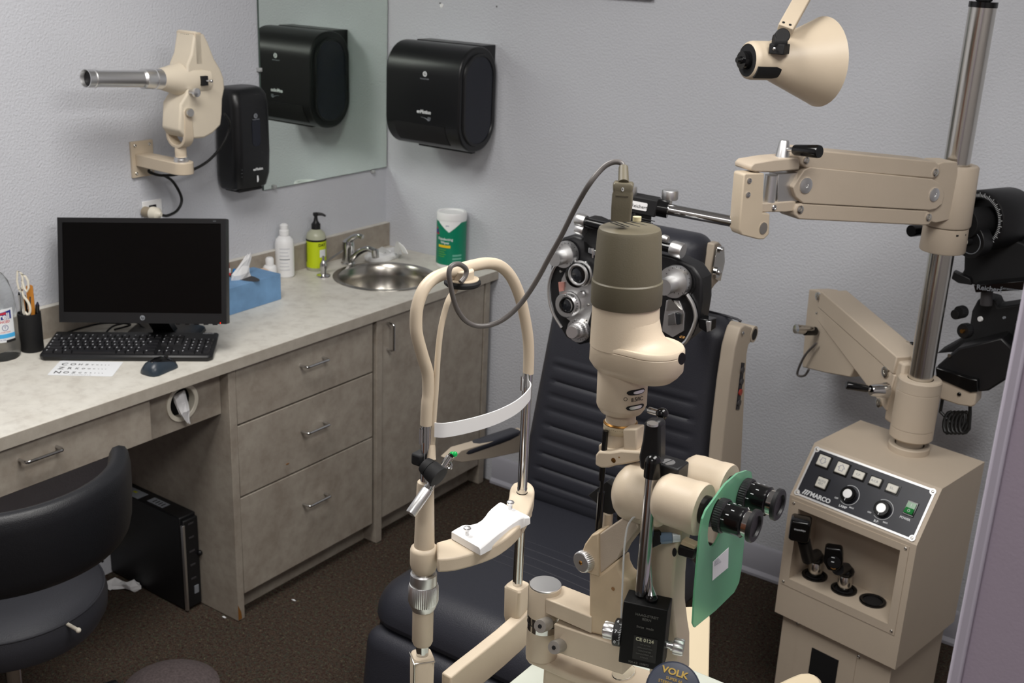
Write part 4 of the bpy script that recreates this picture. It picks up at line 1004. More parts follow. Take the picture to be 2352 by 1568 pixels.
# beige side frame with switch strip
sf = 1.788
out = [(1702, 752), (1712, 746), (1728, 752), (1734, 766), (1730, 780), (1720, 792), (1716, 812), (1713, 860), (1708, 960), (1703, 1060), (1700, 1120), (1697, 1250), (1640, 1250), (1652, 1120), (1662, 1000), (1676, 880), (1688, 800), (1696, 770)]
P = [hx(a, b, sf) for a, b in out]
mb = MB(); mb.prism(P, (-0.035, 0, 0)); mb.build('side_frame', chairb, t, bevel=0.004, seg=3)
p = hx(1722, 765, sf-0.01); mb = MB(); mb.cyl(p-X*0.05, p+X*0.012, 0.020, n=32); mb.build('pivot_barrel', chairb, t)
mb = MB(); mb.cyl(p+X*0.0121, p+X*0.013, 0.014); mb.build('pivot_bore', blackm, t)
screw(t, hx(1706, 765, sf+0.002), X, 0.005, chrome)
P = [hx(a, b, sf+0.0005) for a, b in ((1703, 832), (1709, 833), (1697, 940), (1690, 940))]
mb = MB(); mb.prism(P, (0.002, 0, 0)); sw = mb.build('switch_strip', panelm, t)
for k, (a, b) in enumerate(((1704, 850), (1702, 876), (1699, 900), (1696, 925))):
    p = hx(a, b, sf+0.002); mb = MB(); mb.cyl(p, p+X*0.004, 0.008, n=20); bt = mb.build('button', mat('button_red', (150, 50, 40), 0.4) if k == 2 else matte_grey, sw)
# seat
FS = frame(V((bx, -1.115, 0.40)), X, Y)
mb = pad(FS @ Matrix.Translation((0, 0, -0.02)), 0.575, 0.67, 0.115, 0.085, nu=50, nv=50, back=0.25, crown=0.016); mb.build('seat', leather, t, angle=70)
for k in range(9):
    yy = -1.20+0.032*k; q_ = []
    for i in range(21):
        u = -0.75+1.5*i/20; v = (yy+1.14)/0.31; q_.append((bx+u*0.2875, yy, 0.40-0.02+0.115+0.016*(1-u*u)*(1-v*v)-0.0002))
    mb = MB(); mb.tube(q_, 0.0009, 6); mb.build('stitched_seam', seam, t)
mb = MB(); mb.bb((bx-0.27, -1.43, 0.20), (bx+0.27, -0.86, 0.40)); mb.build('seat_body', skirt, t, bevel=0.03, seg=4)
FL = frame(V((bx, -1.435, 0.235)), X, V((0, 0.12, 0.99)))
mb = pad(FL @ Matrix.Translation((0, 0, -0.01)), 0.55, 0.30, 0.06, 0.04, nu=30, nv=30); mb.build('leg_rest', leather, t, angle=70)
for zz in (0.13, 0.17, 0.21):
    mb = MB(); mb.tube([(bx-0.25, -1.492+0.12*(zz-0.235), zz), (bx+0.25, -1.492+0.12*(zz-0.235), zz)], 0.0012, 6); mb.build('stitched_seam', matte_grey, t)
# left armrest
ax_ = 1.165
a_, b_ = hx(1205, 985, ax_), hx(1045, 1040, ax_); zA = 0.5*(a_.z+b_.z)
rr_ = []
ye, ys_ = b_.y, -0.80
mb = MB()
def aring(y, zc, w_, h_): return [(ax_+w_*math.copysign(abs(math.cos(q))**0.6, math.cos(q)), y, zc+h_*math.copysign(abs(math.sin(q))**0.6, math.sin(q))) for q in [2*PI*i/16 for i in range(16)]]
zf = lambda y: b_.z+(a_.z-b_.z)*(y-b_.y)/(a_.y-b_.y)
mb.loft([aring(ye-0.012, zf(ye)-0.004, 0.010, 0.003), aring(ye, zf(ye), 0.018, 0.007), aring(ye+0.04, zf(ye+0.04), 0.022, 0.010), aring(ys_-0.1, zf(ys_-0.1), 0.022, 0.011), aring(ys_, zf(ys_), 0.020, 0.011)]); mb.build('armrest_pad', leather, t, angle=60)
P = [hx(a, b, ax_+0.020) for a, b in ((1205, 992), (1060, 1034), (1036, 1056), (1060, 1062), (1130, 1052), (1205, 1036))]
P += [V((ax_+0.02, ys_+0.03, P[-1].z+0.0)), V((ax_+0.02, ys_+0.03, P[0].z))]
mb = MB(); mb.prism(P, (-0.035, 0, 0)); mb.build('armrest_support', chairb, t, bevel=0.002)
mb = MB(); mb.bb((bx-0.12, -1.22, 0.04), (bx+0.12, -1.0, 0.22)); mb.build('pedestal', chairb, t, bevel=0.02)
mb = MB(); mb.bb((bx-0.25, -1.35, 0.002), (bx+0.25, -0.75, 0.045)); mb.build('base_plate', chairb, t, bevel=0.012)

# ================================================================== instrument stand
O_ = V((1.925, -0.575, 0)); sr = V((0.985, -0.174, 0)).normalized(); sn = V((0.174, 0.985, 0)).normalized()
FSt = frame(O_, sr, sn); FI = FSt.inverted()
def SY(px, py, off): return FI @ hp(px, py, O_+sn*off, sn)
def SZ(px, py, z): return FI @ hz(px, py, z)
t = thing('instrument_stand', 'beige ophthalmic instrument stand with sloping control panel and steel pole', 'instrument stand', (2.09, -0.5, 0))
xl, xr = -0.012, 0.325; yf = -0.080; zs, ztop, ybk = 0.635, 0.752, 0.235; ysl = 0.006
zn1 = SY(1840, 1170, yf).z; zn0 = SY(1810, 1327, yf).z
nl = SY(1830, 1200, yf).x; nr = SY(2062, 1300, yf).x
mb = MB(FSt)
mb.prism([(xl, yf, zn1), (xl, yf, zs), (xl, ysl, ztop), (xl, ybk, ztop), (xl, ybk, zn1)], (xr-xl, 0, 0))
mb.prism([(xl, yf, 0.30), (xl, yf, zn0), (xl, ybk, zn0), (xl, ybk, 0.30)], (xr-xl, 0, 0))
mb.bb((xl, yf, zn0), (nl, ybk, zn1)); mb.bb((nr, yf, zn0), (xr, ybk, zn1)); mb.bb((nl, 0.02, zn0), (nr, ybk, zn1))
mb.build('housing', stand, t, flat=True)
mb = MB(FSt); mb.bb((0.004, -0.062, 0.0), (0.309, 0.22, 0.30)); mb.build('lower_cabinet', stand, t, bevel=0.002)
mb = MB(FSt); q0, q1 = SY(1835, 1440, -0.063), SY(1968, 1510, -0.063); mb.bb((q0.x, -0.0635, 0.01), (q1.x, -0.062, 0.296)); fpn = mb.build('access_panel', stand, t)
q0, q1 = SY(1865, 1490, -0.064), SY(1925, 1525, -0.064); mb = MB(FSt); mb.bb((q0.x, -0.0655, 0.05), (q1.x, -0.0635, (q0.z+q1.z)/2+0.008)); mb.build('vent_opening', blackm, fpn)
for a, b in ((1832, 1432), (1972, 1508)): c_ = SY(a, b, -0.064); screw(t, FSt @ V((c_.x, -0.0635, c_.z)), -sn, 0.0045)
# niche trim frame
ft = 0.0015; a1_, a2_ = SY(1812, 1152, yf), SY(2078, 1262, yf); a3_ = SY(1795, 1330, yf)
fl, fr, fb, ftp = nl-0.022, nr+0.020, zn0-0.022, zn1+0.018
mb = MB(FSt); mb.bb((fl, yf-ft, fb), (nl, yf, ftp)); mb.bb((nr, yf-ft, fb), (fr, yf, ftp)); mb.bb((nl, yf-ft, fb), (nr, yf, zn0)); mb.bb((nl, yf-ft, zn1), (nr, yf, ftp)); mb.build('niche_frame', stand, t, flat=True)
for x_, z_ in ((fl+0.008, ftp-0.008), (fr-0.008, ftp-0.008), (fl+0.008, fb+0.008), (fr-0.008, fb+0.008)): screw(t, FSt @ V((x_, yf-ft, z_)), -sn, 0.0038)
# wells
wells = [SZ(1871, 1322, zn0), SZ(1938, 1354, zn0), SZ(2004, 1381, zn0)]
for w_ in wells:
    c_ = FSt @ V((w_.x, w_.y, zn0)); mb = MB(); mb.lathe(c_, Z, [(0.0325, 0.0), (0.0325, 0.004), (0.029, 0.0055), (0.0245, 0.004), (0.0235, 0.001), (0.0001, 0.001)], 36); wl_ = mb.build('well_ring', blackg, t)
    mb = MB(); mb.lathe(c_+Z*0.0012, Z, [(0.023, 0), (0.0001, 0.0003)], 30); mb.build('well_bore', blackm, wl_)
# control panel on the slope
sl = V((0, ysl-yf, ztop-zs)); Ls = sl.length; sl.normalize(); slw = (FSt.to_3x3() @ sl).normalized()
px0 = SY(1822, 1140, yf).x; FPn = frame(FSt @ V((xl, yf, zs)), sr, slw)    # local: x right, y up the slope, z out
W0 = xr-xl; pxl, pxr, pyb, pyt = 0.009, W0-0.010, 0.006, Ls-0.008
mb = MB(FPn); mb.prism([(p[0], p[1], 0) for p in rrect(pxr-pxl, pyt-pyb, 0.004, 4, (pxl+pxr)/2, (pyb+pyt)/2)], (0, 0, 0.0025)); pn = mb.build('control_panel', alu, t)
mb = MB(FPn); mb.prism([(p[0], p[1], 0.0025) for p in rrect(pxr-pxl-0.010, pyt-pyb-0.010, 0.006, 4, (pxl+pxr)/2, (pyb+pyt)/2)], (0, 0, 0.0006)); mb.build('panel_face', panelm, pn)
for x_, y_ in ((pxl+0.006, pyb+0.006), (pxr-0.006, pyb+0.006), (pxl+0.006, pyt-0.006), (pxr-0.006, pyt-0.006)):
    mb = MB(FPn); mb.lathe((x_, y_, 0.0028), Z, [(0.0075, 0), (0.0075, 0.0004), (0.0001, 0.0004)], 20); mb.build('corner_boss', alu, pn)
    o = screw(pn, FPn @ V((x_, y_, 0.0034)), FPn.to_3x3() @ Z, 0.0035)
FPi = FPn.inverted(); pnn = (FPn.to_3x3() @ Z).normalized(); pnp = FPn @ V((0, 0, 0.003))
def PP(a, b): q_ = FPi @ hp(a, b, pnp, pnn); return q_.x, q_.y
for a, b, w_, h_, s_ in ((1893, 1060, 0.032, 0.030, 'D'), (1935, 1077, 0.032, 0.030, 'U'), (1974, 1092, 0.029, 0.021, 'C.P.'), (2012, 1107, 0.029, 0.021, 'A.C.R.'), (2051, 1123, 0.029, 0.021, 'S.L.'), (1889, 1110, 0.029, 0.028, 'AUTO\nRET.')):
    x_, y_ = PP(a, b)
    mb = MB(FPn); mb.bb((x_-w_/2-0.002, y_-h_/2-0.002, 0.003), (x_+w_/2+0.002, y_+h_/2+0.002, 0.005)); bz_ = mb.build('button_bezel', blackg, pn)
    mb = MB(FPn); mb.bb((x_-w_/2+0.001, y_-h_/2+0.001, 0.005), (x_+w_/2-0.001, y_+h_/2-0.001, 0.011)); mb.build('push_button', buttonm, pn, bevel=0.002)
    F_ = frame(FPn @ V((x_, y_, 0.0112)), sr, slw)
    if s_ in 'DU':
        k_ = -1 if s_ == 'D' else 1
        pts_ = [(0, 0.009*k_), (0.009, 0.0), (0.005, 0.0), (0.005, -0.007*k_), (-0.005, -0.007*k_), (-0.005, 0.0), (-0.009, 0.0)]
        mb = MB(F_); mb.tube([(p[0], p[1], 0) for p in pts_], 0.0005, 6, closed=True); mb.build('arrow_symbol', bluepr, pn)
    else: text(s_, F_ @ V((0, 0, 0)), sr, slw, 0.0075, greypr, pn)
for a, b, s_ in ((1951, 1137, 'LAMP'), (2028, 1170, 'B.P.')):
    x_, y_ = PP(a, b)
    mb = MB(FPn); mb.knurl((x_, y_, 0.003), (x_, y_, 0.017), 0.0195, 20, 0.04); kn = mb.build('dial_knob', blackg, pn)
    mb = MB(FPn); mb.cyl((x_, y_, 0.0155), (x_, y_, 0.0180), 0.0112); mb.build('knob_cap', alu, pn)
    mb = MB(FPn); mb.tube([(x_+0.0245*math.cos(q), y_+0.0245*math.sin(q), 0.0035) for q in [math.radians(-125+k*10-0) for k in range(0, 26)] if not (math.radians(190) < q)], 0.0007, 6); mb.build('dial_arc', whitepr, pn)
    mb = MB(FPn); mb.bb((x_-0.0006, y_-0.018, 0.0172), (x_+0.0006, y_-0.012, 0.0178)); mb.build('pointer_mark', whitepr, pn)
    text(s_, FPn @ V((x_-0.003, y_-0.032, 0.0033)), sr, slw, 0.0085, whitepr, pn, bold=0.02)
    text('OFF', FPn @ V((x_-0.027, y_-0.018, 0.0033)), sr, slw, 0.0055, whitepr, pn, bold=0.02)
    text('MAX', FPn @ V((x_+0.018, y_-0.027, 0.0033)), sr, slw, 0.0055, whitepr, pn, bold=0.02)
x_, y_ = PP(1878, 1141); text('MARCO', FPn @ V((x_+0.007, y_, 0.0033)), sr, slw, 0.0155, whitepr, pn, bold=0.035)
text('JACKSONVILLE, FLA.', FPn @ V((x_+0.007, y_-0.0105, 0.0033)), sr, slw, 0.0038, whitepr, pn)
x2, y2 = PP(1850, 1130)
for k in range(3):
    mb = MB(FPn); s0 = x2-0.004+0.006*k; mb.prism([(s0-0.004, y2-0.006, 0.0032), (s0-0.0005, y2-0.006, 0.0032), (s0+0.0045, y2+0.006, 0.0032), (s0+0.001, y2+0.006, 0.0032)], (0, 0, 0.0003)); mb.build('logo_bar', whitepr, pn)
mb = MB(FPn); mb.bb((x2-0.004, y2+0.005, 0.0032), (x2+0.0155, y2+0.0068, 0.0035)); mb.build('logo_bar', whitepr, pn)
x_, y_ = PP(2092, 1168); mb = MB(FPn); mb.bb((x_-0.0135, y_-0.018, 0.003), (x_+0.0135, y_+0.018, 0.006)); mb.build('switch_bezel', blackg, pn, bevel=0.001)
mb = MB(FPn); mb.loft([[(x_-0.0105, y_-0.014, z0) for z0 in (0,)]+[(x_+0.0105, y_-0.014, 0), (x_+0.0105, y_-0.014, 0.012), (x_-0.0105, y_-0.014, 0.012)], [(x_-0.0105, y_, 0), (x_+0.0105, y_, 0), (x_+0.0105, y_, 0.0085), (x_-0.0105, y_, 0.0085)], [(x_-0.0105, y_+0.014, 0), (x_+0.0105, y_+0.014, 0), (x_+0.0105, y_+0.014, 0.008), (x_-0.0105, y_+0.014, 0.008)]]); mb.build('power_switch', greenb, pn, flat=True)
mb = MB(FPn); mb.bb((x_-0.0006, y_+0.004, 0.008), (x_+0.0006, y_+0.011, 0.0088)); mb.torus((x_, y_-0.007, 0.0106), (0, 0, 1), 0.0028, 0.0005, 20, 6); mb.build('switch_symbols', whitepr, pn)
text('POWER', FPn @ V((x_-0.003, y_-0.0265, 0.0033)), sr, slw, 0.0075, whitepr, pn, bold=0.02)
# pole
A0 = V((2.1145, -0.451, 0)); pr_ = 0.0292
zp = lambda row: zrow(A0.x, A0.y, row)
mb = MB(); mb.lathe(A0, Z, [(0.050, 0.7515), (0.050, zp(1020)), (0.048, zp(1018)), (0.036, zp(1018)), (0.036, 0.7515)], 48, caps=False); mb.build('pole_collar', stand, t)
mb = MB(); mb.cyl(A0+Z*0.74, A0+Z*zp(17), pr_, n=48); mb.build('pole', steel, t)
mb = MB(); mb.cyl(A0+Z*zp(17), A0+Z*(zp(17)+0.012), pr_+0.0015, n=48); mb.build('pole_cap', blackg, t)
mb = MB(); mb.cyl(A0+Z*(zp(17)+0.012), A0+Z*(zp(17)+0.07), 0.018, n=24); mb.cyl(A0+V((0.012, -0.012, zp(17)+0.012)), A0+V((0.012, -0.012, zp(17)+0.08)), 0.006); mb.bb((A0.x-0.035, A0.y-0.02, zp(17)+0.024), (A0.x+0.03, A0.y+0.02, zp(17)+0.06)); mb.build('lamp_socket', blackm, t, bevel=0.004)
# lower sleeve (slit lamp arm hub)
z_a, z_b, z_c, z_d = zp(1003), zp(978), zp(895), zp(868)
R1 = 0.052
mb = MB(); mb.lathe(A0, Z, [(R1-0.004, z_a), (R1, z_a+0.004), (R1, z_b-0.001), (R1-0.002, z_b), (R1, z_b+0.001), (R1, z_c-0.001), (R1-0.0015, z_c), (R1, z_c+0.001), (R1, z_d-0.003), (R1-0.003, z_d), (pr_+0.002, z_d), (pr_+0.002, z_d-0.01)], 56, caps=False); mb.build('arm_hub', stand, t)
mb = MB(); mb.cyl(A0+Z*0.76, A0+Z*z_a, pr_+0.003, n=40); mb.build('hub_spacer', stand, t)
# lower arm: beam running back and slightly up from the hub towards the wall
z00 = zp(838)-0.002
E2 = hy(1915, 667, -0.17); base_ = V((A0.x, A0.y, z00)); bd = (E2-base_); LB = bd.length; bd.normalize(); sd_ = V((bd.y, -bd.x, 0)).normalized()
wb = 30*dep(E2)/2646.2*1.12
FA = frame(base_, bd, -sd_)   # x along beam, y to its left, z across the top
mb = MB(FA); mb.bb((0.050, -wb, -0.048), (LB, wb, 0)); mb.build('lower_arm_cover', stand, t, bevel=0.003)
mb = MB(FA); mb.prism([(0.045, -wb+0.003, -0.049), (LB-0.005, -wb+0.003, -0.049), (LB-0.005, -wb+0.003, -0.085), (0.045, -wb+0.003, -0.150)], (0, 2*wb-0.006, 0)); mb.build('lower_arm_beam', stand, t, bevel=0.003)
mb = MB(frame(base_, V((bd.x, bd.y, 0)), -sd_)); mb.bb((0.03, -wb+0.008, -0.17), (0.075, wb-0.008, -0.004)); mb.build('lower_arm_root', stand, t, bevel=0.006)
lf0 = lambda a, b: hp(a, b, FA @ V((0, wb-0.010, 0)), -sd_)
nL = (FA.to_3x3() @ Y)
mb = MB(); mb.prism([lf0(a, b) for a, b in ((1858, 664), (1880, 667), (1905, 700), (1960, 775), (1972, 826), (1952, 866), (1895, 856), (1842, 843), (1848, 760))], -nL*(2*wb-0.020)); mb.build('lower_arm_head', stand, t, bevel=0.003)
lf = lambda a, b: hp(a, b, FA @ V((0, wb, 0)), -sd_)
for a, b, r in ((1878, 680, 0.011), (2033, 854, 0.014), (2018, 925, 0.012)):
    c_ = lf(a, b); mb = MB(); mb.lathe(c_, nL, [(r, -0.004), (r, 0.002), (r*0.8, 0.003), (r*0.35, 0.003), (r*0.3, 0.001), (0.0001, 0.001)], 24); mb.build('bolt', steel, t)
screw(t, lf(1876, 719), nL, 0.004)
def lever(c_, d1_, L1_, r1_, r2_, d2_, L2_, name='clamp_lever'):
    mb = MB(); mb.lathe(c_, d1_, [(r1_, 0), (r2_, L1_), (r2_*0.9, L1_+0.002)], 24); o = mb.build(name, chrome, t)
    p_ = V(c_)+V(d1_).normalized()*L1_*0.75; d2_ = V(d2_).normalized()
    mb = MB(); mb.cyl(p_, p_+d2_*0.02, 0.005); mb.build('lever_shaft', chrome, o)
    mb = MB(); mb.lathe(p_+d2_*0.018, d2_, [(0.008, 0), (0.0095, 0.003), (0.011, L2_-0.004), (0.009, L2_), (0.0005, L2_)], 20); mb.build('lever_grip', blackg, o); return o
c_ = hd(2036, 896, dep(lf(2036, 896))-0.02); c2_ = hd(1988, 896, dep(c_)-0.02)
lever(c_, c2_-c_, 0.045, 0.020, 0.014, hd(1930, 885, dep(c2_))-c2_, 0.055)
c_ = lf(1872, 760); c2_ = hd(1828, 755, dep(c_)-0.03); mb = MB(); mb.lathe(c_, c2_-c_, [(0.010, 0), (0.0125, 0.015), (0.0135, (c2_-c_).length), (0.0001, (c2_-c_).length+0.001)], 24); lv_ = mb.build('clamp_lever', chrome, t); mb = MB(); mb.cyl(c_+nL*0.0, c_+nL*0.035-_F*0.01, 0.0125, 0.011); mb.build('lever_grip', blackg, lv_)
P = [lf(1878, 788)+nL*0.004, lf(1858, 815)+nL*0.012, lf(1840, 850)+nL*0.01, lf(1838, 862)+nL*0.006, lf(1848, 862), lf(1858, 848)]
mb = MB(); mb.tube(P, 0.0035, 8, smooth=5); mb.build('arm_cable', cablem, t)

# upper arm (refractor arm)
E_ = hd(1835, 430, 2.45); ud = V((E_.x-A0.x, E_.y-A0.y, 0)).normalized(); un = V((-ud.y, ud.x, 0)); un = un if un.dot(C0-A0) > 0 else -un
fpn_ = A0+un*0.034
uf = lambda a, b, o_=0.0: hp(a, b, fpn_+un*o_, un)
def uprism(pts_, th, name, mt_=None, o_=0.0, par=None, bev=0.002):
    mb = MB(); mb.prism([uf(a, b, o_) for a, b in pts_], -un*th); return mb.build(name, mt_ or stand, par or t, bevel=bev)
zU0, zU1, zU2 = zp(575), zp(518), zp(378)
mb = MB(); mb.lathe(A0, Z, [(pr_+0.001, zU1+0.002), (0.052, zU1+0.002), (0.054, zU1+0.006), (0.051, zU2-0.004), (0.048, zU2), (pr_+0.004, zU2), (pr_+0.001, zU2-0.006)], 56, caps=False); us = mb.build('upper_sleeve', stand, t)
mb = MB(); mb.lathe(A0, Z, [(pr_+0.001, zU0), (0.050, zU0), (0.052, zU0+0.003), (0.051, zU1-0.002), (0.048, zU1), (pr_+0.001, zU1)], 56, caps=False); cl = mb.build('stop_collar', stand, t)
c_ = hp(2209, 541, A0+un*0.051, un); mb = MB(); mb.box((0, 0, 0), (0.03, 0.006, 0.004), frame(c_-un*0.004, ud, un)); mb.build('collar_slot', blackm, cl)
uprism([(2130, 385), (2168, 372), (2200, 372), (2200, 500), (2150, 512), (2120, 505)], 0.055, 'arm_knuckle', o_=0.004)
uprism([(1836, 362), (1842, 348), (1856, 343), (2150, 371), (2160, 382), (2160, 398), (2150, 409), (2140, 410), (1852, 386), (1838, 376)], 0.062, 'upper_link', o_=0.010, bev=0.003)
uprism([(1834, 410), (1848, 390), (1862, 384), (2142, 411), (2160, 422), (2170, 445), (2165, 468), (2150, 480), (2135, 483), (1845, 467), (1828, 452), (1822, 430)], 0.055, 'main_plate', o_=0.012, bev=0.002)
uprism([(1824, 482), (1830, 470), (1842, 467), (2130, 484), (2142, 492), (2143, 506), (2133, 517), (2122, 518), (1836, 504), (1825, 495)], 0.062, 'lower_link', o_=0.010, bev=0.003)
for a, b, r, o_ in ((1851, 426, 0.0165, 0.013), (2146, 447, 0.0150, 0.013), (1852, 368, 0.0075, 0.011), (2149, 396, 0.0085, 0.011), (1838, 481, 0.0085, 0.011), (2133, 499, 0.0085, 0.011)):
    c_ = uf(a, b, o_); mb = MB(); mb.lathe(c_, un, [(r, -0.001), (r, 0.0015), (r*0.7, 0.003), (r*0.3, 0.0033), (r*0.25, 0.001), (0.0001, 0.001)], 28); mb.build('pivot_bolt', satin if r > 0.01 else steel, t)
uprism([(1838, 396), (1836, 463), (1786, 466), (1788, 400)], 0.030, 'slide_block', satin, o_=0.0, bev=0.001)
c0_, c1_ = uf(1769, 402, -0.01), uf(1765, 466, -0.01); mb = MB(); mb.cyl(c1_, V((c1_.x, c1_.y, c0_.z)), 0.0135, n=30); mb.build('swivel_cylinder', satin, t)
uprism([(1725, 382), (1733, 374), (1780, 366), (1835, 362), (1838, 380), (1836, 390), (1775, 396), (1735, 395), (1725, 392)], 0.055, 'top_knuckle', o_=0.010, bev=0.003)
uprism([(1742, 468), (1828, 462), (1830, 484), (1805, 487), (1742, 487)], 0.035, 'bottom_knuckle', o_=0.004, bev=0.002)
screw(t, uf(1778, 477, 0.005), un, 0.006, chrome)
br = uprism([(1709, 402), (1713, 398), (1756, 398), (1752, 489), (1769, 491), (1767, 538), (1755, 550), (1742, 550), (1704, 540), (1698, 527)], 0.035, 'clamp_bracket', cream, o_=0.014, bev=0.004)
for a, b in ((1721, 415), (1718, 447)):
    c_ = uf(a, b, 0.0145); mb = MB(); mb.lathe(c_, un, [(0.0055, 0), (0.0055, 0.0015), (0.003, 0.002), (0.0026, 0.0005), (0.0001, 0.0005)], 18); mb.build('hex_bolt', chrome, br)
c_ = uf(1753, 524, 0.0145); mb = MB(); mb.lathe(c_, un, [(0.010, 0), (0.010, 0.0012), (0.0001, 0.0014)], 26, sc=(1.0, 1.25)); mb.build('end_plug', steel, br)
c_ = uf(1796, 372, -0.012); mb = MB(); z9 = zrow(c_.x, c_.y, 322); mb.lathe((c_.x, c_.y, 0), Z, [(0.0175, c_.z-0.004), (0.0165, c_.z), (0.0105, z9-0.003), (0.0085, z9), (0.0005, z9)], 28); pn_ = mb.build('tension_pin', satin, t)
c_ = V((c_.x, c_.y, z9-0.018)); hdn = (hd(1866, 347, dep(c_)-0.055)-c_).normalized()
mb = MB(); mb.cyl(c_, c_+hdn*0.03, 0.005); mb.build('lever_shaft', chrome, pn_)
mb = MB(); mb.lathe(c_+hdn*0.028, hdn, [(0.010, 0), (0.011, 0.003), (0.0135, 0.058), (0.0125, 0.062), (0.0005, 0.062)], 24); mb.build('lever_grip', blackg, pn_)
# steel rod to the phoropter
ra, rb2 = uf(1712, 514, -0.003), hd(1512, 476, 2.42); rd = (ra-rb2).normalized()
mb = MB(); mb.cyl(ra, rb2-rd*0.04, 0.0118, n=30); mb.build('refractor_rod', chrome, t)

# ================================================================== two handheld scopes in the wells
def scope(w_, name, label, cat, kind):
    c_ = FSt @ V((w_.x, w_.y, zn0+0.0055)); tt = thing(name, label, cat, c_)
    ax_ = V((-0.04, 0.05, 1)).normalized(); tw = (C0-c_); tw.z = 0; tw.normalize(); sd = V((-tw.y, tw.x, 0))
    mb = MB(); mb.lathe(c_, ax_, [(0.0165, 0), (0.0175, 0.004), (0.0172, 0.030), (0.0155, 0.034)], 30); mb.build('handle', steel, tt)
    mb = MB(); mb.lathe(c_+ax_*0.034, ax_, [(0.015, 0), (0.020, 0.006), (0.021, 0.014), (0.018, 0.020), (0.013, 0.024)], 30); mb.build('control_ring', blackg, tt)
    return tt, c_, ax_, tw, sd
tt, c_, ax_, tw, sd = scope(wells[0], 'retinoscope', 'black retinoscope with a boxy head in the left well of the stand', 'retinoscope', 0)
c_ = FSt @ V((wells[0].x-0.0, wells[0].y, zn0+0.0055))
n0 = hp(1856, 1282, O_-sn*0.075, sn); n1 = hp(1846, 1240, O_-sn*0.10, sn)
mb = MB(); mb.tube([c_+ax_*0.055, n0, n1], [0.014, 0.016, 0.016], 20); mb.build('neck', black, tt)
hc_ = hp(1838, 1214, O_-sn*0.115, sn); FHd = frame(hc_, sd*-1 if sd.dot(CR) < 0 else sd, Z)
mb = MB(FHd); mb.loft([[(a*s_, b*s_ , z_) for a, b in rrect(0.050, 0.058, 0.008, 4)] for z_, s_ in ((-0.030, 0.8), (-0.02, 1), (0.012, 1.0), (0.020, 0.88))]); mb.build('head', blackg, tt, bevel=0.002)
text('WelchAllyn', FHd @ V((0.0, 0.006, 0.0203)), FHd.to_3x3() @ X, Z, 0.006, whitepr, tt)
tt, c_, ax_, tw, sd = scope(wells[1], 'ophthalmoscope', 'black ophthalmoscope with a flat ribbed head in the middle well of the stand', 'ophthalmoscope', 1)
n1 = hp(1924, 1306, O_-sn*0.068, sn)
mb = MB(); mb.tube([c_+ax_*0.055, n1], [0.013, 0.016], 20); mb.build('neck', black, tt)
hc_ = hp(1914, 1277, O_-sn*0.080, sn); FHd = frame(hc_, sd*-1 if sd.dot(CR) < 0 else sd, V((0, 0, 1)))
o2 = [(-0.022, 0.022), (-0.019, 0.027), (0.016, 0.029), (0.019, 0.024), (0.023, 0.006), (0.025, -0.010), (0.018, -0.026), (0.010, -0.034), (-0.008, -0.034), (-0.020, -0.016)]
mb = MB(FHd); mb.prism([(a, b, -0.014) for a, b in o2], (0, 0, 0.028)); mb.build('head', blackg, tt, bevel=0.004, seg=3)
mb = MB(FHd); mb.cyl((0.004, -0.008, 0.011), (0.004, -0.008, 0.016), 0.016, n=30); mb.build('lens_wheel', black, tt)
mb = MB(FHd); mb.bb((-0.004, 0.004, 0.0142), (0.004, 0.0055, 0.0166)); mb.bb((-0.003, -0.008, 0.016), (0.004, -0.006, 0.0166)); mb.build('index_mark', whitepr, tt)
mb = MB(FHd); mb.tube([(-0.002, -0.024, 0.0145), (0.004, -0.027, 0.0145), (0.010, -0.025, 0.0145)], 0.0012, 6); mb.build('brass_arc', brass, tt)

# ================================================================== phoropter
YP = -1.10; d0 = hy(1425, 640, YP)
t = thing('phoropter', 'black phoropter with silver dials hanging in front of the chair headrest', 'phoropter', (d0.x, YP, hy(1425, 790, YP).z))
pp_ = lambda a, b, o_=0.0: hy(a, b, YP-o_)
def pprism(pts_, th, name, mt_, o_=0.0, bev=0.002, par=None):
    mb = MB(); mb.prism([pp_(a, b, o_) for a, b in pts_], (0, th, 0)); return mb.build(name, mt_, par or t, bevel=bev)
mm = dep(d0)/2646.2
def pdial(a, b, r, h, mt_, name, o_=0.0, par=None, prof=None, sc=(1, 1)):
    c_ = pp_(a, b, o_); mb = MB(); mb.lathe(c_, (0, -1, 0), prof or [(r, 0), (r, h*0.85), (r*0.96, h), (0.0001, h)], 40, sc=sc); return mb.build(name, mt_, par or t)
K1_ = 1/0.86   # x scale: faces turned slightly
def bank(poly, arcp, arcc):
    o = pprism(poly, 0.055, 'lens_bank', blackg, 0, 0.006)
    return o
bL = pprism([(1292, 546), (1318, 540), (1350, 552), (1378, 580), (1392, 640), (1392, 760), (1372, 782), (1330, 792), (1300, 775), (1276, 735), (1264, 690), (1260, 645), (1266, 605), (1276, 565)], 0.05, 'lens_bank', black, 0, 0.005)
bR = pprism([(1500, 580), (1545, 590), (1592, 612), (1612, 640), (1612, 690), (1606, 730), (1590, 770), (1560, 795), (1520, 800), (1490, 790), (1488, 640)], 0.05, 'lens_bank', black, 0, 0.005)
c_ = pp_(1334, 665); 
mb = MB(); mb.tube([pp_(a, b, 0.004) for a, b in ((1286, 596), (1270, 620), (1261, 652), (1262, 690), (1272, 722), (1290, 752))], 0.0035, 8, smooth=5); mb.build('power_scale_arc', satin, t)
mb = MB(); mb.tube([pp_(a, b, 0.006) for a, b in ((1578, 676), (1592, 700), (1598, 728), (1592, 752), (1578, 780), (1568, 790))], 0.0042, 8, smooth=5); mb.build('power_scale_arc', satin, t)
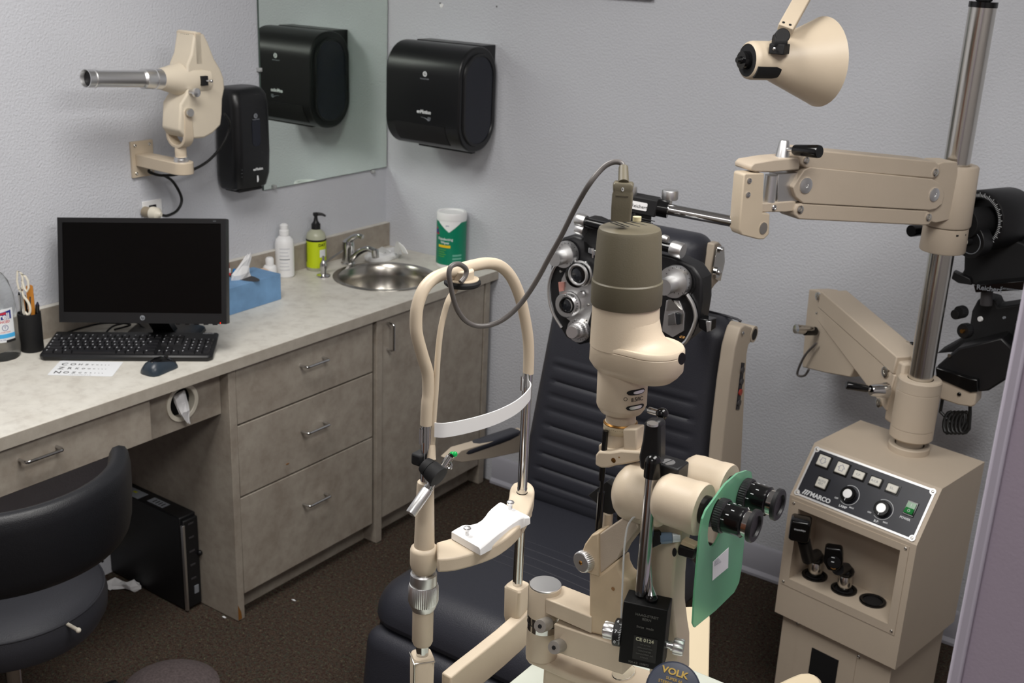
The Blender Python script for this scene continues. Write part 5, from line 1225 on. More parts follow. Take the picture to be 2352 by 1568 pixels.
pprism([(1305, 610), (1345, 600), (1364, 640), (1364, 700), (1350, 745), (1322, 748), (1288, 720), (1284, 670), (1290, 640)], 0.006, 'face_plate', satin, 0.004, 0.001)
pprism([(1530, 690), (1560, 690), (1572, 720), (1570, 760), (1545, 775), (1520, 760)], 0.006, 'face_plate', satin, 0.004, 0.001)
# dials left
d_ = pdial(1304, 582, 31*mm, 0.022, satin, 'cylinder_dial', 0.004); pdial(1290, 590, 17*mm, 0.030, satin, 'dial_grip', 0.024, d_)
d_ = pdial(1332, 629, 29*mm, 0.020, blackg, 'auxiliary_lens_dial', 0.004, prof=[(29*mm, 0), (29*mm, 0.018)]+[(26*mm, 0.020), (18*mm, 0.020), (16*mm, 0.012), (0.0001, 0.012)])
mb = MB(); mb.torus(pp_(1328, 631, 0.0245), (0, 1, 0), 23.5*mm, 0.0035, 40, 8); mb.build('dial_rim', satin, d_); mb = MB(); mb.torus(pp_(1334, 628, 0.012), (0, 1, 0), 28*mm, 0.003, 40, 8); mb.build('dial_rim', satin, d_)
d_ = pdial(1308, 698, 30*mm, 0.018, satin, 'cross_cylinder_dial', 0.006, prof=[(30*mm, 0), (30*mm, 0.014), (27*mm, 0.018), (17*mm, 0.018), (17*mm, 0.012), (0.0001, 0.012)])
pdial(1303, 700, 16*mm, 0.002, glassm, 'aperture', 0.019, d_); mb = MB(); mb.torus(pp_(1303, 700, 0.023), (0, 1, 0), 17.5*mm, 0.0028, 36, 8); mb.build('aperture_rim', blackg, d_)
pdial(1326, 631, 15.5*mm, 0.002, glassm, 'aperture', 0.022)
d_ = pdial(1332, 757, 29*mm, 0.012, satin, 'axis_dial', 0.004); mb = MB(); mb.knurl(pp_(1330, 757, 0.016), pp_(1322, 760, 0.034), 20*mm, 26, 0.04); mb.build('axis_knob', satin, d_); mb = MB(); mb.knurl(pp_(1322, 760, 0.034), pp_(1313, 763, 0.055), 15.5*mm, 26, 0.04); mb.build('axis_knob', satin, d_)
pdial(1336, 676, 9*mm, 0.006, satin, 'small_button', 0.008)
for a, b in ((1290, 622), (1352, 650), (1346, 735), (1352, 700)): pdial(a, b, 3*mm, 0.005, steel, 'rivet', 0.008)
pprism([(1282, 648), (1296, 648), (1294, 668), (1284, 670)], 0.004, 'power_window', mat('window_pink', (170, 120, 110), 0.4), 0.008, 0.0005)
def ticks(a, b, r0, n_, o_, a0_, a1_, par, mt_=blackpr, w_=0.0006, l_=0.003):
    c_ = pp_(a, b, o_); mb = MB()
    for k in range(n_):
        q = math.radians(a0_+(a1_-a0_)*k/max(1, n_-1)); u_1 = V((math.cos(q), 0, math.sin(q))); v_1 = V((-math.sin(q), 0, math.cos(q)))
        mb.add([c_+u_1*r0-v_1*w_, c_+u_1*(r0+l_)-v_1*w_, c_+u_1*(r0+l_)+v_1*w_, c_+u_1*r0+v_1*w_], [(0, 1, 2, 3)])
    return mb.build('dial_marks', mt_, par, flat=True)
ticks(1304, 582, 23*mm, 16, 0.0265, 0, 337, t); ticks(1308, 698, 21*mm, 22, 0.0245, 0, 343, t); ticks(1332, 757, 23*mm, 22, 0.0165, 0, 343, t)
# dials right
d_ = pdial(1556, 644, 36*mm, 0.022, satin, 'cylinder_dial', 0.006); pdial(1542, 652, 19*mm, 0.034, satin, 'dial_grip', 0.026, d_); ticks(1556, 644, 28*mm, 18, 0.0285, 0, 340, t)
pdial(1578, 640, 38*mm, 0.030, black, 'dial_housing', -0.028)
pprism([(1534, 722), (1550, 718), (1553, 745), (1534, 748)], 0.012, 'prism_cell', chrome, 0.012, 0.001); pprism([(1551, 718), (1564, 722), (1562, 745), (1554, 746)], 0.008, 'prism_cell', glassm, 0.010, 0.001)
pprism([(1534, 688), (1542, 688), (1566, 712), (1530, 714)], 0.004, 'pointer_plate', steel, 0.008, 0.0005)
o = pprism([(1604, 730), (1632, 736), (1630, 762), (1622, 764), (1604, 752)], 0.03, 'side_clip', blackg, 0.0, 0.002); pprism([(1621, 738), (1632, 738), (1630, 761), (1623, 763)], 0.006, 'clip_face', satin, 0.008, 0.001, o)
# bridge and top fittings
pprism([(1344, 500), (1362, 503), (1400, 520), (1400, 600), (1366, 596), (1340, 580), (1338, 525)], 0.04, 'bridge_block', blackm, 0.0, 0.003)
mb = MB(); mb.cyl(pp_(1340, 510, 0.01), pp_(1500, 548, 0.01), 0.011); mb.build('pd_spindle', blackg, t)
mb = MB(); mb.cyl(pp_(1500, 560, 0.01), pp_(1545, 571, 0.01), 0.010); mb.build('pd_spindle', blackg, t)
for a, b, r in ((1336, 506, 0.0145), (1334, 527, 0.0125), (1556, 573, 0.0165), (1528, 548, 0.008)):
    mb = MB(); c_ = pp_(a, b, 0.012); mb.knurl(c_-X*r*0.8+Z*0.001, c_+X*r*0.8-Z*0.001, r, 20, 0.04); mb.build('adjust_knob', satin, t)
pprism([(1352, 568), (1400, 590), (1398, 600), (1350, 580)], 0.004, 'brow_bar', chrome, 0.006, 0.001)
mb = MB(); mb.cyl(pp_(1362, 570, 0.012), pp_(1362, 592, 0.012), 0.0025); mb.build('level_pin', chrome, t)
pprism([(1400, 520), (1500, 545), (1500, 600), (1400, 600)], 0.04, 'crossbar', blackm, 0.0, 0.003)
FRd = frame(rb2, rd, Z)
mb = MB(); q0 = hd(1500, 476, dep(rb2)); mb.box((-0.040, 0, 0), (0.08, 0.037, 0.040), FRd); hb2 = mb.build('mount_block', blackm, t, bevel=0.003)
mb = MB(); mb.cyl(rb2-rd*0.002, rb2+rd*0.022, 0.019, n=28); mb.build('mount_collar', blackg, t)
Fl_ = frame(FRd @ V((-0.038, 0.0, 0.0202)), rd, Z); 
mb = MB(); mb.prism([Fl_ @ V((p[0], p[1], 0)) for p in rrect(0.036, 0.017, 0.003)], (Fl_.to_3x3() @ Z)*0.0008); lb = mb.build('name_plate', white, t, flat=True)
text('Reichert', Fl_ @ V((0.001, -0.001, 0.001)), rd, Z, 0.010, blackpr, t)
c_ = hd(1538, 458, dep(rb2)); mb = MB(); mb.cyl(V((c_.x, c_.y, c_.z-0.02)), c_, 0.006); mb.knurl(c_, c_+Z*0.020, 0.0175, 30, 0.03); mb.build('lock_knob', satin, t)
c_ = hd(1448, 440, dep(rb2)); mb = MB(); mb.knurl(c_-Z*0.008, c_+Z*0.012, 0.014, 24, 0.03); mb.build('lock_knob', satin, t)
c_ = FRd @ V((-0.058, 0, 0)); mb = MB(); mb.bb((c_.x-0.02, c_.y-0.015, d0.z+0.06), (c_.x+0.02, c_.y+0.06, c_.z-0.005)); mb.build('hanger', blackm, t, bevel=0.003)

# ================================================================== keratometer on the right
YK = -0.33
t = thing('keratometer', 'black keratometer on a beige bracket partly hidden behind the steel pole', 'keratometer', (hy(2270, 850, YK).x, YK, 0.86))
kp = lambda a, b, o_=0.0: hy(a, b, YK-o_)
def kprism(pts_, th, name, mt_=None, o_=0.0, bev=0.002, par=None):
    mb = MB(); mb.prism([kp(a, b, o_) for a, b in pts_], (0, th, 0)); return mb.build(name, mt_ or black, par or t, bevel=bev)
mk = dep(kp(2280, 600))/2646.2
KA = V((-0.42, -0.90, 0)).normalized()
def kcyl(a, b, r, h, name, mt_=None, o_=0.0, prof=None, ax_=KA, par=None):
    c_ = kp(a, b, o_); mb = MB(); mb.lathe(c_, ax_, prof or [(r, 0), (r, h), (r*0.97, h+0.001), (0.0001, h+0.001)], 44); return mb.build(name, mt_ or black, par or t)
drum = kcyl(2322, 498, 76*mk, 0.12, 'axis_drum', black, -0.10, prof=[(68*mk, 0), (70*mk, 0.01), (70*mk, 0.115), (67*mk, 0.12), (52*mk, 0.12), (48*mk, 0.09), (0.0001, 0.09)])
c_ = kp(2322, 498, -0.10)+KA*0.1205; Tk = axis_frame(c_, KA); mb = MB()
for k in range(90):
    q = 2*PI*k/90; r0, r1 = 55*mk, (65 if k % 3 == 0 else 61)*mk; w_ = 0.0007
    u_1 = V((math.cos(q), math.sin(q), 0)); v_1 = V((-math.sin(q), math.cos(q), 0))
    mb.add([Tk @ (u_1*r0-v_1*w_), Tk @ (u_1*r1-v_1*w_), Tk @ (u_1*r1+v_1*w_), Tk @ (u_1*r0+v_1*w_)], [(0, 1, 2, 3)])
mb.build('degree_marks', whitepr, drum, flat=True)
kcyl(2262, 508, 34*mk, 0.07, 'barrel', blackm, -0.01); kcyl(2330, 560, 60*mk, 0.03, 'rear_housing', black, -0.1)
sd2 = kcyl(2248, 552, 38*mk, 0.03, 'power_drum', black, 0.02); mb = MB(); c_ = kp(2250, 554, 0.02)+KA*0.0315; mb.torus(c_, KA, 26*mk, 0.0012, 40, 6); mb.build('scale_ring', greypr, sd2)
text('VERTICAL', kp(2232, 538, 0.055), (0.8, 0.2, 0.55), (-0.5, 0, 0.8), 0.010, whitepr, t)
kn = kcyl(2226, 553, 11*mk, 0.02, 'focus_ring', None, 0.045); mb = MB(); c_ = kp(2227, 553, 0.046)+KA*0.021; mb.torus(c_, KA, 9*mk, 0.002, 24, 8); mb.build('ivory_ring', ivory, kn)
kprism([(2215, 585), (2300, 540), (2352, 560), (2400, 600), (2400, 660), (2240, 655), (2200, 645), (2214, 620)], 0.06, 'yoke_body', blackm, -0.04, 0.004)
kprism([(2190, 622), (2228, 640), (2232, 655), (2200, 650), (2185, 640)], 0.02, 'side_lug', black, -0.01)
cb = kprism([(2236, 655), (2400, 640), (2400, 664), (2240, 672)], 0.05, 'name_rail', blackg, 0.01, 0.002)
text('Reichert', kp(2272, 663, 0.0115), (0.993, 0.0, 0.06), (0, 0, 1), 0.017, greypr, cb, bold=0.02); text('Keratometer', kp(2322, 664, 0.0115), (0.993, 0, 0.06), (0, 0, 1), 0.009, greypr, cb)
kcyl(2112, 528, 14*mk, 0.03, 'left_knob', blackg, 0.0); 
mb = MB(); mb.cyl(kp(2265, 700, -0.02), kp(2267, 668, -0.02), 0.014); mb.build('support_stem', matte_grey, t)
kprism([(2245, 690), (2260, 684), (2285, 690), (2292, 706), (2400, 690), (2400, 760), (2340, 770), (2300, 800), (2150, 812), (2190, 790), (2225, 765), (2232, 715)], 0.07, 'carriage', blackm, -0.05, 0.004)
for a, b, r in ((2214, 715, 15), (2224, 758, 18), (2205, 720, 12)): mb = MB(); c_ = kp(a, b, 0.03); mb.knurl(c_, c_+KA*0.02, r*mk, 26, 0.05); mb.build('side_knob', black, t)
kcyl(2222, 758, 5*mk, 0.02, 'knob_centre', brass, 0.036)
for a, b, r, mt_ in ((2253, 732, 6, white), (2308, 729, 3, greypr), (2183, 816, 4.5, steel)): kcyl(a, b, r*mk, 0.004, 'stud', mt_, 0.022)
kprism([(2150, 842), (2200, 800), (2300, 775), (2325, 800), (2330, 860), (2270, 898), (2245, 900), (2160, 865)], 0.12, 'base_tray', black, 0.02, 0.005)
kprism([(2148, 843), (2226, 868), (2246, 872), (2246, 900), (2228, 902), (2150, 868)], 0.02, 'tray_lip', blackg, 0.035, 0.003)
kprism([(2330, 742), (2345, 745), (2350, 790), (2338, 830), (2326, 800)], 0.04, 'side_plate', black, 0.0, 0.002)
kprism([(2140, 868), (2165, 870), (2243, 900), (2240, 930), (2232, 935), (2200, 930), (2140, 910)], 0.06, 'bracket', sidec, 0.03, 0.004)
screw(t, kp(2203, 905, 0.032), (0, -1, 0), 0.005, blackg)
kcyl(2098, 788, 9*mk, 0.02, 'chrome_knob', chrome, 0.0)
P = []
for k in range(60):
    q = 2*PI*k/12; xx = 2175+45*k/60; c_ = kp(xx, 970, 0.01+0.0); P.append(c_+V((0.012*math.cos(q), 0.01*math.sin(q)-0.0, 0.026*math.sin(q))))
P = [kp(2165, 915, 0.0), kp(2160, 945, 0.0)]+P+[kp(2228, 950, 0.01), kp(2228, 915, 0.01)]
mb = MB(); mb.tube(P, 0.0045, 8); tag(mb.build('coiled_cord', blackc), 'black coiled cord hanging under the keratometer bracket', 'cord')

# ================================================================== overhead exam lamp
LD = 2.30; kL = LD/2.15
t = thing('exam_lamp', 'beige cone shaded examination lamp hanging from an arm at the top', 'lamp', hd(1800, 130, LD))
A, B = hd(1704, 138, LD-0.02), hd(1880, 142, LD+0.05); ax = (B-A).normalized(); ml = LD/2646.2
LL = (B-A).length; k1 = (hd(1772, 140, LD)-A).length
mb = MB(); mb.lathe(A, ax, [(r_*kL, h_) for r_, h_ in ((0.030, 0.012), (0.034, 0.016), (0.0355, 0.024), (0.0355, k1), (0.040, k1+0.010), (0.082, LL), (0.084, LL+0.004), (0.081, LL+0.004), (0.038, k1+0.012), (0.032, k1))], 64, caps=False); mb.build('shade', cream, t, angle=50)
mb = MB(); mb.lathe(A, ax, [(0.030*kL, 0.013), (0.026*kL, 0.018), (0.0001, 0.020)], 40); mb.build('rear_opening', blackm, t)
perp = (C0-hd(1735, 150, LD)); perp = (perp-ax*perp.dot(ax)).normalized(); dn = V((0, 0, -1)); dn = (dn-ax*dn.dot(ax)).normalized()
dl = (perp*0.8+dn*0.6).normalized(); sdl = ax.cross(dl)
mb = MB(); rings = []
for s_, w_ in ((0.015, 0.0125), (0.022, 0.0125), (0.059, 0.0125), (0.070, 0.009), (0.074, 0.003)):
    rings.append([A+ax*s_+dl*0.0345*kL*math.cos(q)+sdl*0.0345*kL*math.sin(q) for q in [(-1+2*i/6)*w_/0.0345 for i in range(7)]]+[A+ax*s_+dl*0.0375*kL*math.cos(q)+sdl*0.0375*kL*math.sin(q) for q in [(1-2*i/6)*w_/0.0345 for i in range(7)]])
mb.loft(rings); mb.build('cooling_slot', blackm, t)
c_ = A-ax*0.002; mb = MB(); mb.cyl(A+ax*0.02, A-ax*0.002, 0.019, 0.017); mb.cyl(A-ax*0.002, A-ax*0.012, 0.0075, 0.0055); mb.build('switch_knob', blackg, t)
j0 = hd(1790, 112, LD-0.045); j1 = hd(1795, 75, LD-0.035)
mb = MB(); mb.box(j0, (0.032, 0.030, 0.020)); mb.cyl(j0+Z*0.013-CR*0.014, j0+Z*0.013+CR*0.012, 0.0145, n=20); mb.cyl(j0+Z*0.023-_F*0.011+CR*0.002, j0+Z*0.023+_F*0.011+CR*0.002, 0.0145, n=20); mb.tube([j0, j1], 0.0115, 14); mb.build('swivel_joint', blackm, t, bevel=0.002)
mb = MB(); mb.sph(j0-CR*0.013-CU*0.004-_F*0.016, 0.0035, 10); mb.build('joint_rivet', chrome, t)
a_ = hd(1803, 68, LD-0.03); b_ = hd(1852, -20, LD+0.02); c9 = hd(1990, -260, LD+0.18); dr_ = (b_-a_).normalized(); wv_ = (CR-dr_*CR.dot(dr_)).normalized(); 
mb = MB(frame(a_, wv_, dr_)); mb.bb((-0.0155, 0, -0.0085), (0.0155, 0.45, 0.0085)); mb.build('arm_bar', cream, t, bevel=0.002)
for s_ in (-0.008, 0.006):
    c_ = frame(a_, wv_, dr_) @ V((s_, 0.008, 0.0086)); mb = MB(); mb.lathe(c_, wv_.cross(dr_), [(0.003, 0), (0.0001, 0.0006)], 12); mb.build('arm_hole', blackm, t)
e9 = frame(a_, wv_, dr_) @ V((0, 0.45, 0)); e8 = A0+Z*(zp(17)+0.06)
mb = MB(); mb.tube([e9, (e9+e8)/2+Z*0.1, e8], 0.010, 12, smooth=4); mb.build('arm_bar', cream, t)

# ================================================================== slit lamp table
ZT = 0.93
tx = hz(1168, 1568, ZT).x; tx2 = hz(1227, 1520, ZT).x; tx = (tx+tx2)/2; ty = hz(1603, 1541, ZT).y; ty2 = hz(1665, 1568, ZT).y; ty = (ty+ty2)/2
t = thing('instrument_table', 'pale laminate instrument table under the slit lamp at the bottom edge', 'table', (tx+0.3, ty-0.25, 0))
mb = MB(); mb.bb((tx, ty-0.46, ZT-0.028), (tx+0.62, ty, ZT)); mb.build('tabletop', tablem, t, bevel=0.002)
mb = MB(); mb.cyl((tx+0.32, ty-0.26, 0.03), (tx+0.32, ty-0.26, ZT-0.028), 0.035); mb.build('column', chrome, t)
mb = MB(); mb.bb((tx+0.08, ty-0.46, 0.002), (tx+0.56, ty-0.08, 0.05)); mb.build('foot_plate', creamp, t, bevel=0.01)
zA_ = 0.86
P = [hz(a, b, zA_) for a, b in ((1551, 1600), (1552, 1412), (1558, 1399), (1572, 1393), (1592, 1392), (1612, 1394), (1626, 1402), (1631, 1416), (1628, 1568), (1627, 1600))]
mb = MB(); mb.prism(P, (0, 0, -0.03)); mb.build('swing_arm', creamp, t, bevel=0.002)
P = [hz(a, b, 0.89) for a, b in ((1750, 1600), (1780, 1569), (1815, 1552), (1838, 1543), (1858, 1542), (1876, 1548), (1888, 1560), (1892, 1575), (1890, 1600))]
mb = MB(); mb.prism(P, (0, 0, -0.05)); mb.build('arm_end', creamp, t, bevel=0.006)

# ================================================================== head rest of the slit lamp
LP = V((1.962, -2.179, 0)); RP = V((1.976, -1.980, 0))
zl = lambda row: zrow(LP.x, LP.y, row)
zr = lambda row: zrow(RP.x, RP.y, row)
pn3 = (RP-LP).cross(Z).normalized()
if pn3.dot(C0-LP) < 0: pn3 = -pn3
pf = lambda a, b, o_=0.0: hp(a, b, LP+pn3*o_, pn3)
t = thing('head_rest', 'cream slit lamp head rest with arched tube, white forehead band and chin rest', 'head rest', ((LP.x+RP.x)/2, (LP.y+RP.y)/2, ZT))
P = [pf(a, b) for a, b in ((979, 975), (981, 930), (984, 900), (982, 857), (971, 819), (958.5, 773), (955.5, 742), (958.5, 704), (972, 666), (994, 641), (1024.5, 627), (1059, 617), (1089.5, 609), (1120, 604.5), (1149, 611), (1173.7, 635.5), (1192.8, 677.6), (1205, 727), (1212.5, 773), (1214.5, 811), (1213.5, 857))]
mb = MB(); mb.tube(P, 0.0075, 20, smooth=6); mb.build('arch_tube', cream, t)
for (p, a, b, r) in ((LP, 975, 1108, 0.0066), (LP, 1470, 1515, 0.0085), (RP, 855, 1132, 0.0068), (RP, 1120, 1342, 0.0072)):
    zz = zl if p is LP else zr; mb = MB(); mb.cyl(p+Z*zz(b), p+Z*zz(a), r, n=28); mb.build('post', chrome, t)
mb = MB(); mb.lathe(LP, Z, [(0.0140, zl(1290)), (0.0150, zl(1282)), (0.0138, zl(1268)), (0.0132, zl(1255)), (0.0108, zl(1112)), (0.0100, zl(1106)), (0.0066, zl(1105))], 40, caps=False); mb.build('column_cover', cream, t)
mb = MB(); mb.cyl(LP+Z*zl(1330), LP+Z*zl(1300), 0.012, n=32); mb.build('thread', steel, t)
mb = MB(); mb.lathe(LP, Z, [(0.0001, zl(1345)), (0.0165, zl(1345)), (0.0175, zl(1338)), (0.0172, zl(1316)), (0.0155, zl(1313)), (0.0125, zl(1316)), (0.0001, zl(1316))], 44); mb.build('height_ring', satin, t)
mb = MB(); mb.knurl(LP+Z*zl(1383), LP+Z*zl(1340), 0.0198, 46, 0.035); mb.build('height_ring', satin, t)
mb = MB(); mb.lathe(LP, Z, [(0.0001, zl(1397)), (0.0150, zl(1397)), (0.0175, zl(1388)), (0.0180, zl(1380)), (0.0001, zl(1380))], 40); mb.build('height_ring', satin, t)
mb = MB(); mb.lathe(LP, Z, [(0.0001, zl(1477)), (0.0120, zl(1477)), (0.0138, zl(1470)), (0.0138, zl(1392)), (0.0001, zl(1392))], 40); mb.build('lower_sleeve', cream, t)
# chin bar: horizontal bow
zc = 1.1765
outer = [(1005, 1283), (1045, 1280), (1095, 1267), (1140, 1250), (1175, 1226), (1200, 1200), (1215, 1175), (1224, 1150), (1228, 1130), (1226, 1117), (1216, 1107), (1198, 1103)]
inner = [(1180, 1108), (1172, 1120), (1169, 1140), (1160, 1160), (1130, 1185), (1090, 1210), (1050, 1230), (1002, 1244)]
mb = MB(); P = [hz(a, b, zc) for a, b in outer+inner]
mb.prism(spl(P[:12], 3)+spl(P[12:], 3), (0, 0, -0.020)); cb_ = mb.build('chin_bar', cream, t, bevel=0.003, seg=3)
mb = MB(); mb.lathe(LP, Z, [(0.0001, zl(1312)), (0.013, zl(1312)), (0.0165, zl(1303)), (0.0180, zl(1293)), (0.0180, zl(1262)), (0.0170, zl(1257)), (0.0135, zl(1253)), (0.0001, zl(1253))], 44); mb.build('bar_hub', cream, t)
mb = MB(); mb.lathe(RP+Z*(zc+0.0003), Z, [(0.0078, 0), (0.0078, 0.0006), (0.0066, 0.0006)], 30, caps=False); mb.build('guide_ring', blackg, t)
mb = MB(); mb.cyl(RP+Z*(zc-0.034), RP+Z*(zc-0.002), 0.0155, n=32); mb.build('bar_hub', cream, t)
# white chin cup: saddle between two flat ends
fr_ = [(1100, 1257), (1118, 1243), (1140, 1222), (1160, 1204), (1176, 1192), (1192, 1186), (1204, 1186), (1215, 1185)]
bk_ = [(1037, 1221), (1063, 1206), (1085, 1203), (1108, 1188), (1122, 1170), (1132, 1164), (1150, 1153), (1163, 1160)]
zw = zc+0.011
Fr = [hz(a, b, zw) for a, b in fr_]; Bk = [hz(a, b, zw) for a, b in bk_]
n_ = 16; Fr = [spl(Fr, 4)[int(round(i*28/n_))] for i in range(n_+1)]; Bk = [spl(Bk, 4)[int(round(i*28/n_))] for i in range(n_+1)]
rings = []
for i in range(n_+1):
    u = i/n_; dip = -0.004*max(0, math.sin(PI*min(1, max(0, (u-0.15)/0.7))))**2; fd = 0.010+0.008*math.sin(PI*u)
    f_, b_ = Fr[i], Bk[i]; o_ = (f_-b_).normalized()*0.0025
    rings.append([b_+Z*(dip-0.010), b_+Z*dip, b_*0.5+f_*0.5+Z*dip*1.2, f_+Z*dip, f_+o_+Z*(dip-0.002), f_+o_*1.3+Z*(dip-fd), f_+Z*(dip-fd), b_*0.3+f_*0.7+Z*(-0.0105)])
mb = MB(); mb.loft(rings); mb.build('chin_cup', white, t, bevel=0.001, angle=50)
for a, b in ((1073, 1228), (1172, 1168)):
    c_ = hz(a, b, zw); mb = MB(); mb.lathe(c_, Z, [(0.0028, 0), (0.0026, 0.005), (0.0045, 0.0075), (0.0052, 0.0095), (0.0044, 0.0110), (0.002, 0.0120), (0.0001, 0.0121)], 26); mb.build('paper_pin', satin, t)
# forehead band
zb2 = 1.3465
bp = [hz(a, b, zb2) for a, b in ((998, 971), (1020, 972), (1050, 967.5), (1080, 961), (1110, 953), (1140, 943), (1165, 932), (1185, 921), (1202, 908), (1214, 895), (1220, 886), (1219, 878), (1213, 871), (1205, 866), (1200, 864))]
mb = MB(); mb.ribbon(spl(bp, 4), (0, 0, -0.0190), 0.0013); mb.build('forehead_band', white, t)
for p, a, b in ((LP, 967, 1002), (RP, 1199, 880)):
    c_ = pf(a, b); mb = MB(); mb.tube([c_-Z*0.010, c_+Z*0.010], 0.0024, 10); mb.build('band_pin', chrome, t)
# top hub under the arch
hb_c = pf(1062, 651, 0.004)
mb = MB(); mb.lathe(hb_c, Z, [(0.0001, -0.002), (0.0205, -0.002), (0.0225, 0.0), (0.0225, 0.003), (0.0205, 0.0055), (0.0001, 0.0055)], 44); mb.build('rubber_disc', blackm, t)
mb = MB(); mb.lathe(hb_c+Z*0.0055, Z, [(0.0200, -0.0005), (0.0200, 0.001), (0.0140, 0.0015), (0.0138, 0.011), (0.0128, 0.0122), (0.0001, 0.0122)], 40); mb.build('hub_cap', cream, t)
# fixation lamp on its bent cream tube
P = [pf(a, b, 0.006) for a, b in ((1060, 640), (1052, 655), (1032, 685), (1020.5, 719.6), (1011.5, 761.7), (1005.5, 819), (1001, 895.6), (996.5, 957), (994, 1003), (992.5, 1030))]
mb = MB(); mb.tube(P, 0.0036, 14, smooth=5); fx_ = mb.build('fixation_arm', cream, t)
q0, q1 = pf(992.5, 1022, 0.006), pf(991, 1055, 0.010); mb = MB(); mb.cyl(q0, q1, 0.0042, 0.0056); mb.build('arm_ferrule', cream, t)
q0, q1 = pf(975, 1066, 0.006), pf(1009, 1096, 0.030); mb = MB(); mb.lathe(q0, q1-q0, [(0.010, 0), (0.0115, 0.004), (0.0115, (q1-q0).length*0.35), (0.0105, (q1-q0).length*0.36), (0.0125, (q1-q0).length*0.4), (0.0140, (q1-q0).length), (0.0001, (q1-q0).length+0.001)], 34); mb.build('clamp_knob', blackm, t)
mb = MB(); mb.box(pf(972, 1048, -0.006), (0.016, 0.030, 0.016)); mb.build('clamp_body', blackm, t, bevel=0.003)
g0, g1 = pf(943, 1180, 0.020), pf(1033, 1050, 0.022); gd = (g1-g0).normalized(); gL = (g1-g0).length
mb = MB(); mb.cyl(g0+gd*gL*0.42, g1, 0.0048, n=24); mb.build('fixation_tube', chrome, t)
mb = MB(); mb.knurl(g0, g0+gd*gL*0.42, 0.0068, 26, 0.03); mb.build('fixation_handle', satin, t)
mb = MB(); mb.cyl(g0+gd*gL*0.42, g0+gd*gL*0.47, 0.0062); mb.build('handle_collar', chrome, t)
p_ = g1+gd*0.004; mb = MB(); mb.cyl(g1-gd*0.001, p_, 0.0036); mb.build('led_holder', blackg, t)
q9 = pf(1041, 1043, 0.023); mb = MB(); mb.sph(q9-CR*0.0015, 0.0036, 14); mb.sph(q9+CR*0.002, 0.0036, 14); mb.build('led', green, t)
q9 = pf(1030, 1068, 0.026); mb = MB(); mb.torus(q9, _F, 0.0038, 0.0014, 20, 8); mb.sph(q9+CR*0.003-CU*0.003, 0.0022, 10); mb.build('hook', chrome, t)
# left foot clamp, base bow and right foot
mb = MB(); zt0 = zl(1502)
FLc = frame(LP, (0.80, -0.6, 0), (0.6, 0.8, 0))
mb = MB(FLc); mb.loft([[(a, b, z_) for a, b in rrect(0.029*s_, 0.029*s_, 0.007, 5)] for z_, s_ in ((ZT+0.002, 0.95), (zt0-0.004, 1.0), (zt0, 0.9))]); mb.build('foot_clamp', cream, t)
mb = MB(FLc); mb.tube([(-0.0140, -0.0140, zt0-0.004), (0.0140, -0.0140, zt0-0.004), (0.0140, 0.0140, zt0-0.004)], 0.0012, 8); mb.tube([(0.0140, -0.0140, zt0-0.004), (0.0140, -0.0140, ZT+0.02)], 0.0012, 8); mb.build('metal_seam', steel, t)
zR = zr(1342)
mb = MB(); mb.loft([[(RP.x+a, RP.y+b, z_) for a, b in rrect(0.030*s_, 0.032*s_, 0.007, 5)] for z_, s_ in ((zR-0.075, 0.7), (zR-0.05, 0.95), (zR-0.003, 1.0), (zR, 0.88))]); mb.build('foot_clamp', cream, t)
mb = MB()
for i in range(2):
    pass
path = [(1212, 1392, -0.005), (1190, 1415, 0.0), (1150, 1450, 0.004), (1100, 1490, 0.004), (1055, 1525, 0.002), (1025, 1550, 0.0)]
rg = []
for a, b, o_ in path:
    c_ = pf(a, b, 0.010); rg.append([c_+pn3*0.009, c_-pn3*0.009, c_-pn3*0.009-Z*0.055, c_+pn3*0.009-Z*0.055])
mb = MB(); mb.loft(rg); mb.build('base_bow', cream, t, bevel=0.0025, seg=3)
q0 = pf(1010, 1545, 0.008); mb = MB(FLc); mb.bb((0.0, -0.004, ZT), (0.030, 0.030, ZT+0.030)); mb.build('foot_toe', cream, t, bevel=0.003)

# ================================================================== slit lamp
t = thing('slit_lamp', 'cream slit lamp microscope with olive topped lamp housing and black eyepieces', 'microscope', (2.2, -2.08, ZT))
YA = -2.065
YM = -2.090
la = hy(1440, 600, YA); LA = V((la.x, la.y, 0)); zla = lambda row: zrow(LA.x, LA.y, row)
ml = dep(la)/2646.2
# slight lean as in the photograph
ta = hy(1447, 512, YA); ba = hy(1424, 1000, YA); lx = (ta-ba).normalized()
def LZ(row):
    # height along the leaning axis for an image row
    lo, hi = -0.1, 0.5
    for i in range(50):
        k = (lo+hi)/2
        if proj(ba+lx*k)[1] > row: lo = k
        else: hi = k
    return k
def llathe(prof, name, mt_, n=48, par=None, caps=True, sc=(1, 1)):
    mb = MB(); mb.lathe(ba, lx, [(r*ml, LZ(row)) for r, row in prof][::-1], n, caps=caps, sc=sc); return mb.build(name, mt_, par or t)
cap = llathe([(0.1, 521), (64, 521), (70, 524), (73, 532), (79.5, 640), (79.5, 641)], 'lamp_cap', olive)
llathe([(79.5, 640), (82.5, 643), (82.5, 694), (81, 697), (0.1, 697)], 'lamp_cap_skirt', olive)
Tc = axis_frame(ba+lx*LZ(521), lx); 
for s9 in ((1400, 504, 1445, 521), (1402, 510, 1434, 521), (1414, 504, 1470, 521), (1428, 504, 1486, 518), (1464, 505, 1500, 513), (1474, 502, 1504, 508)):
    zz9 = (ba+lx*LZ(521)).z+0.0001; a_, b_ = hz(s9[0], s9[1], zz9), hz(s9[2], s9[3], zz9)
    mb = MB(); mb.tube([a_, b_], 0.0005, 6); mb.build('vent_slot', blackm, cap)
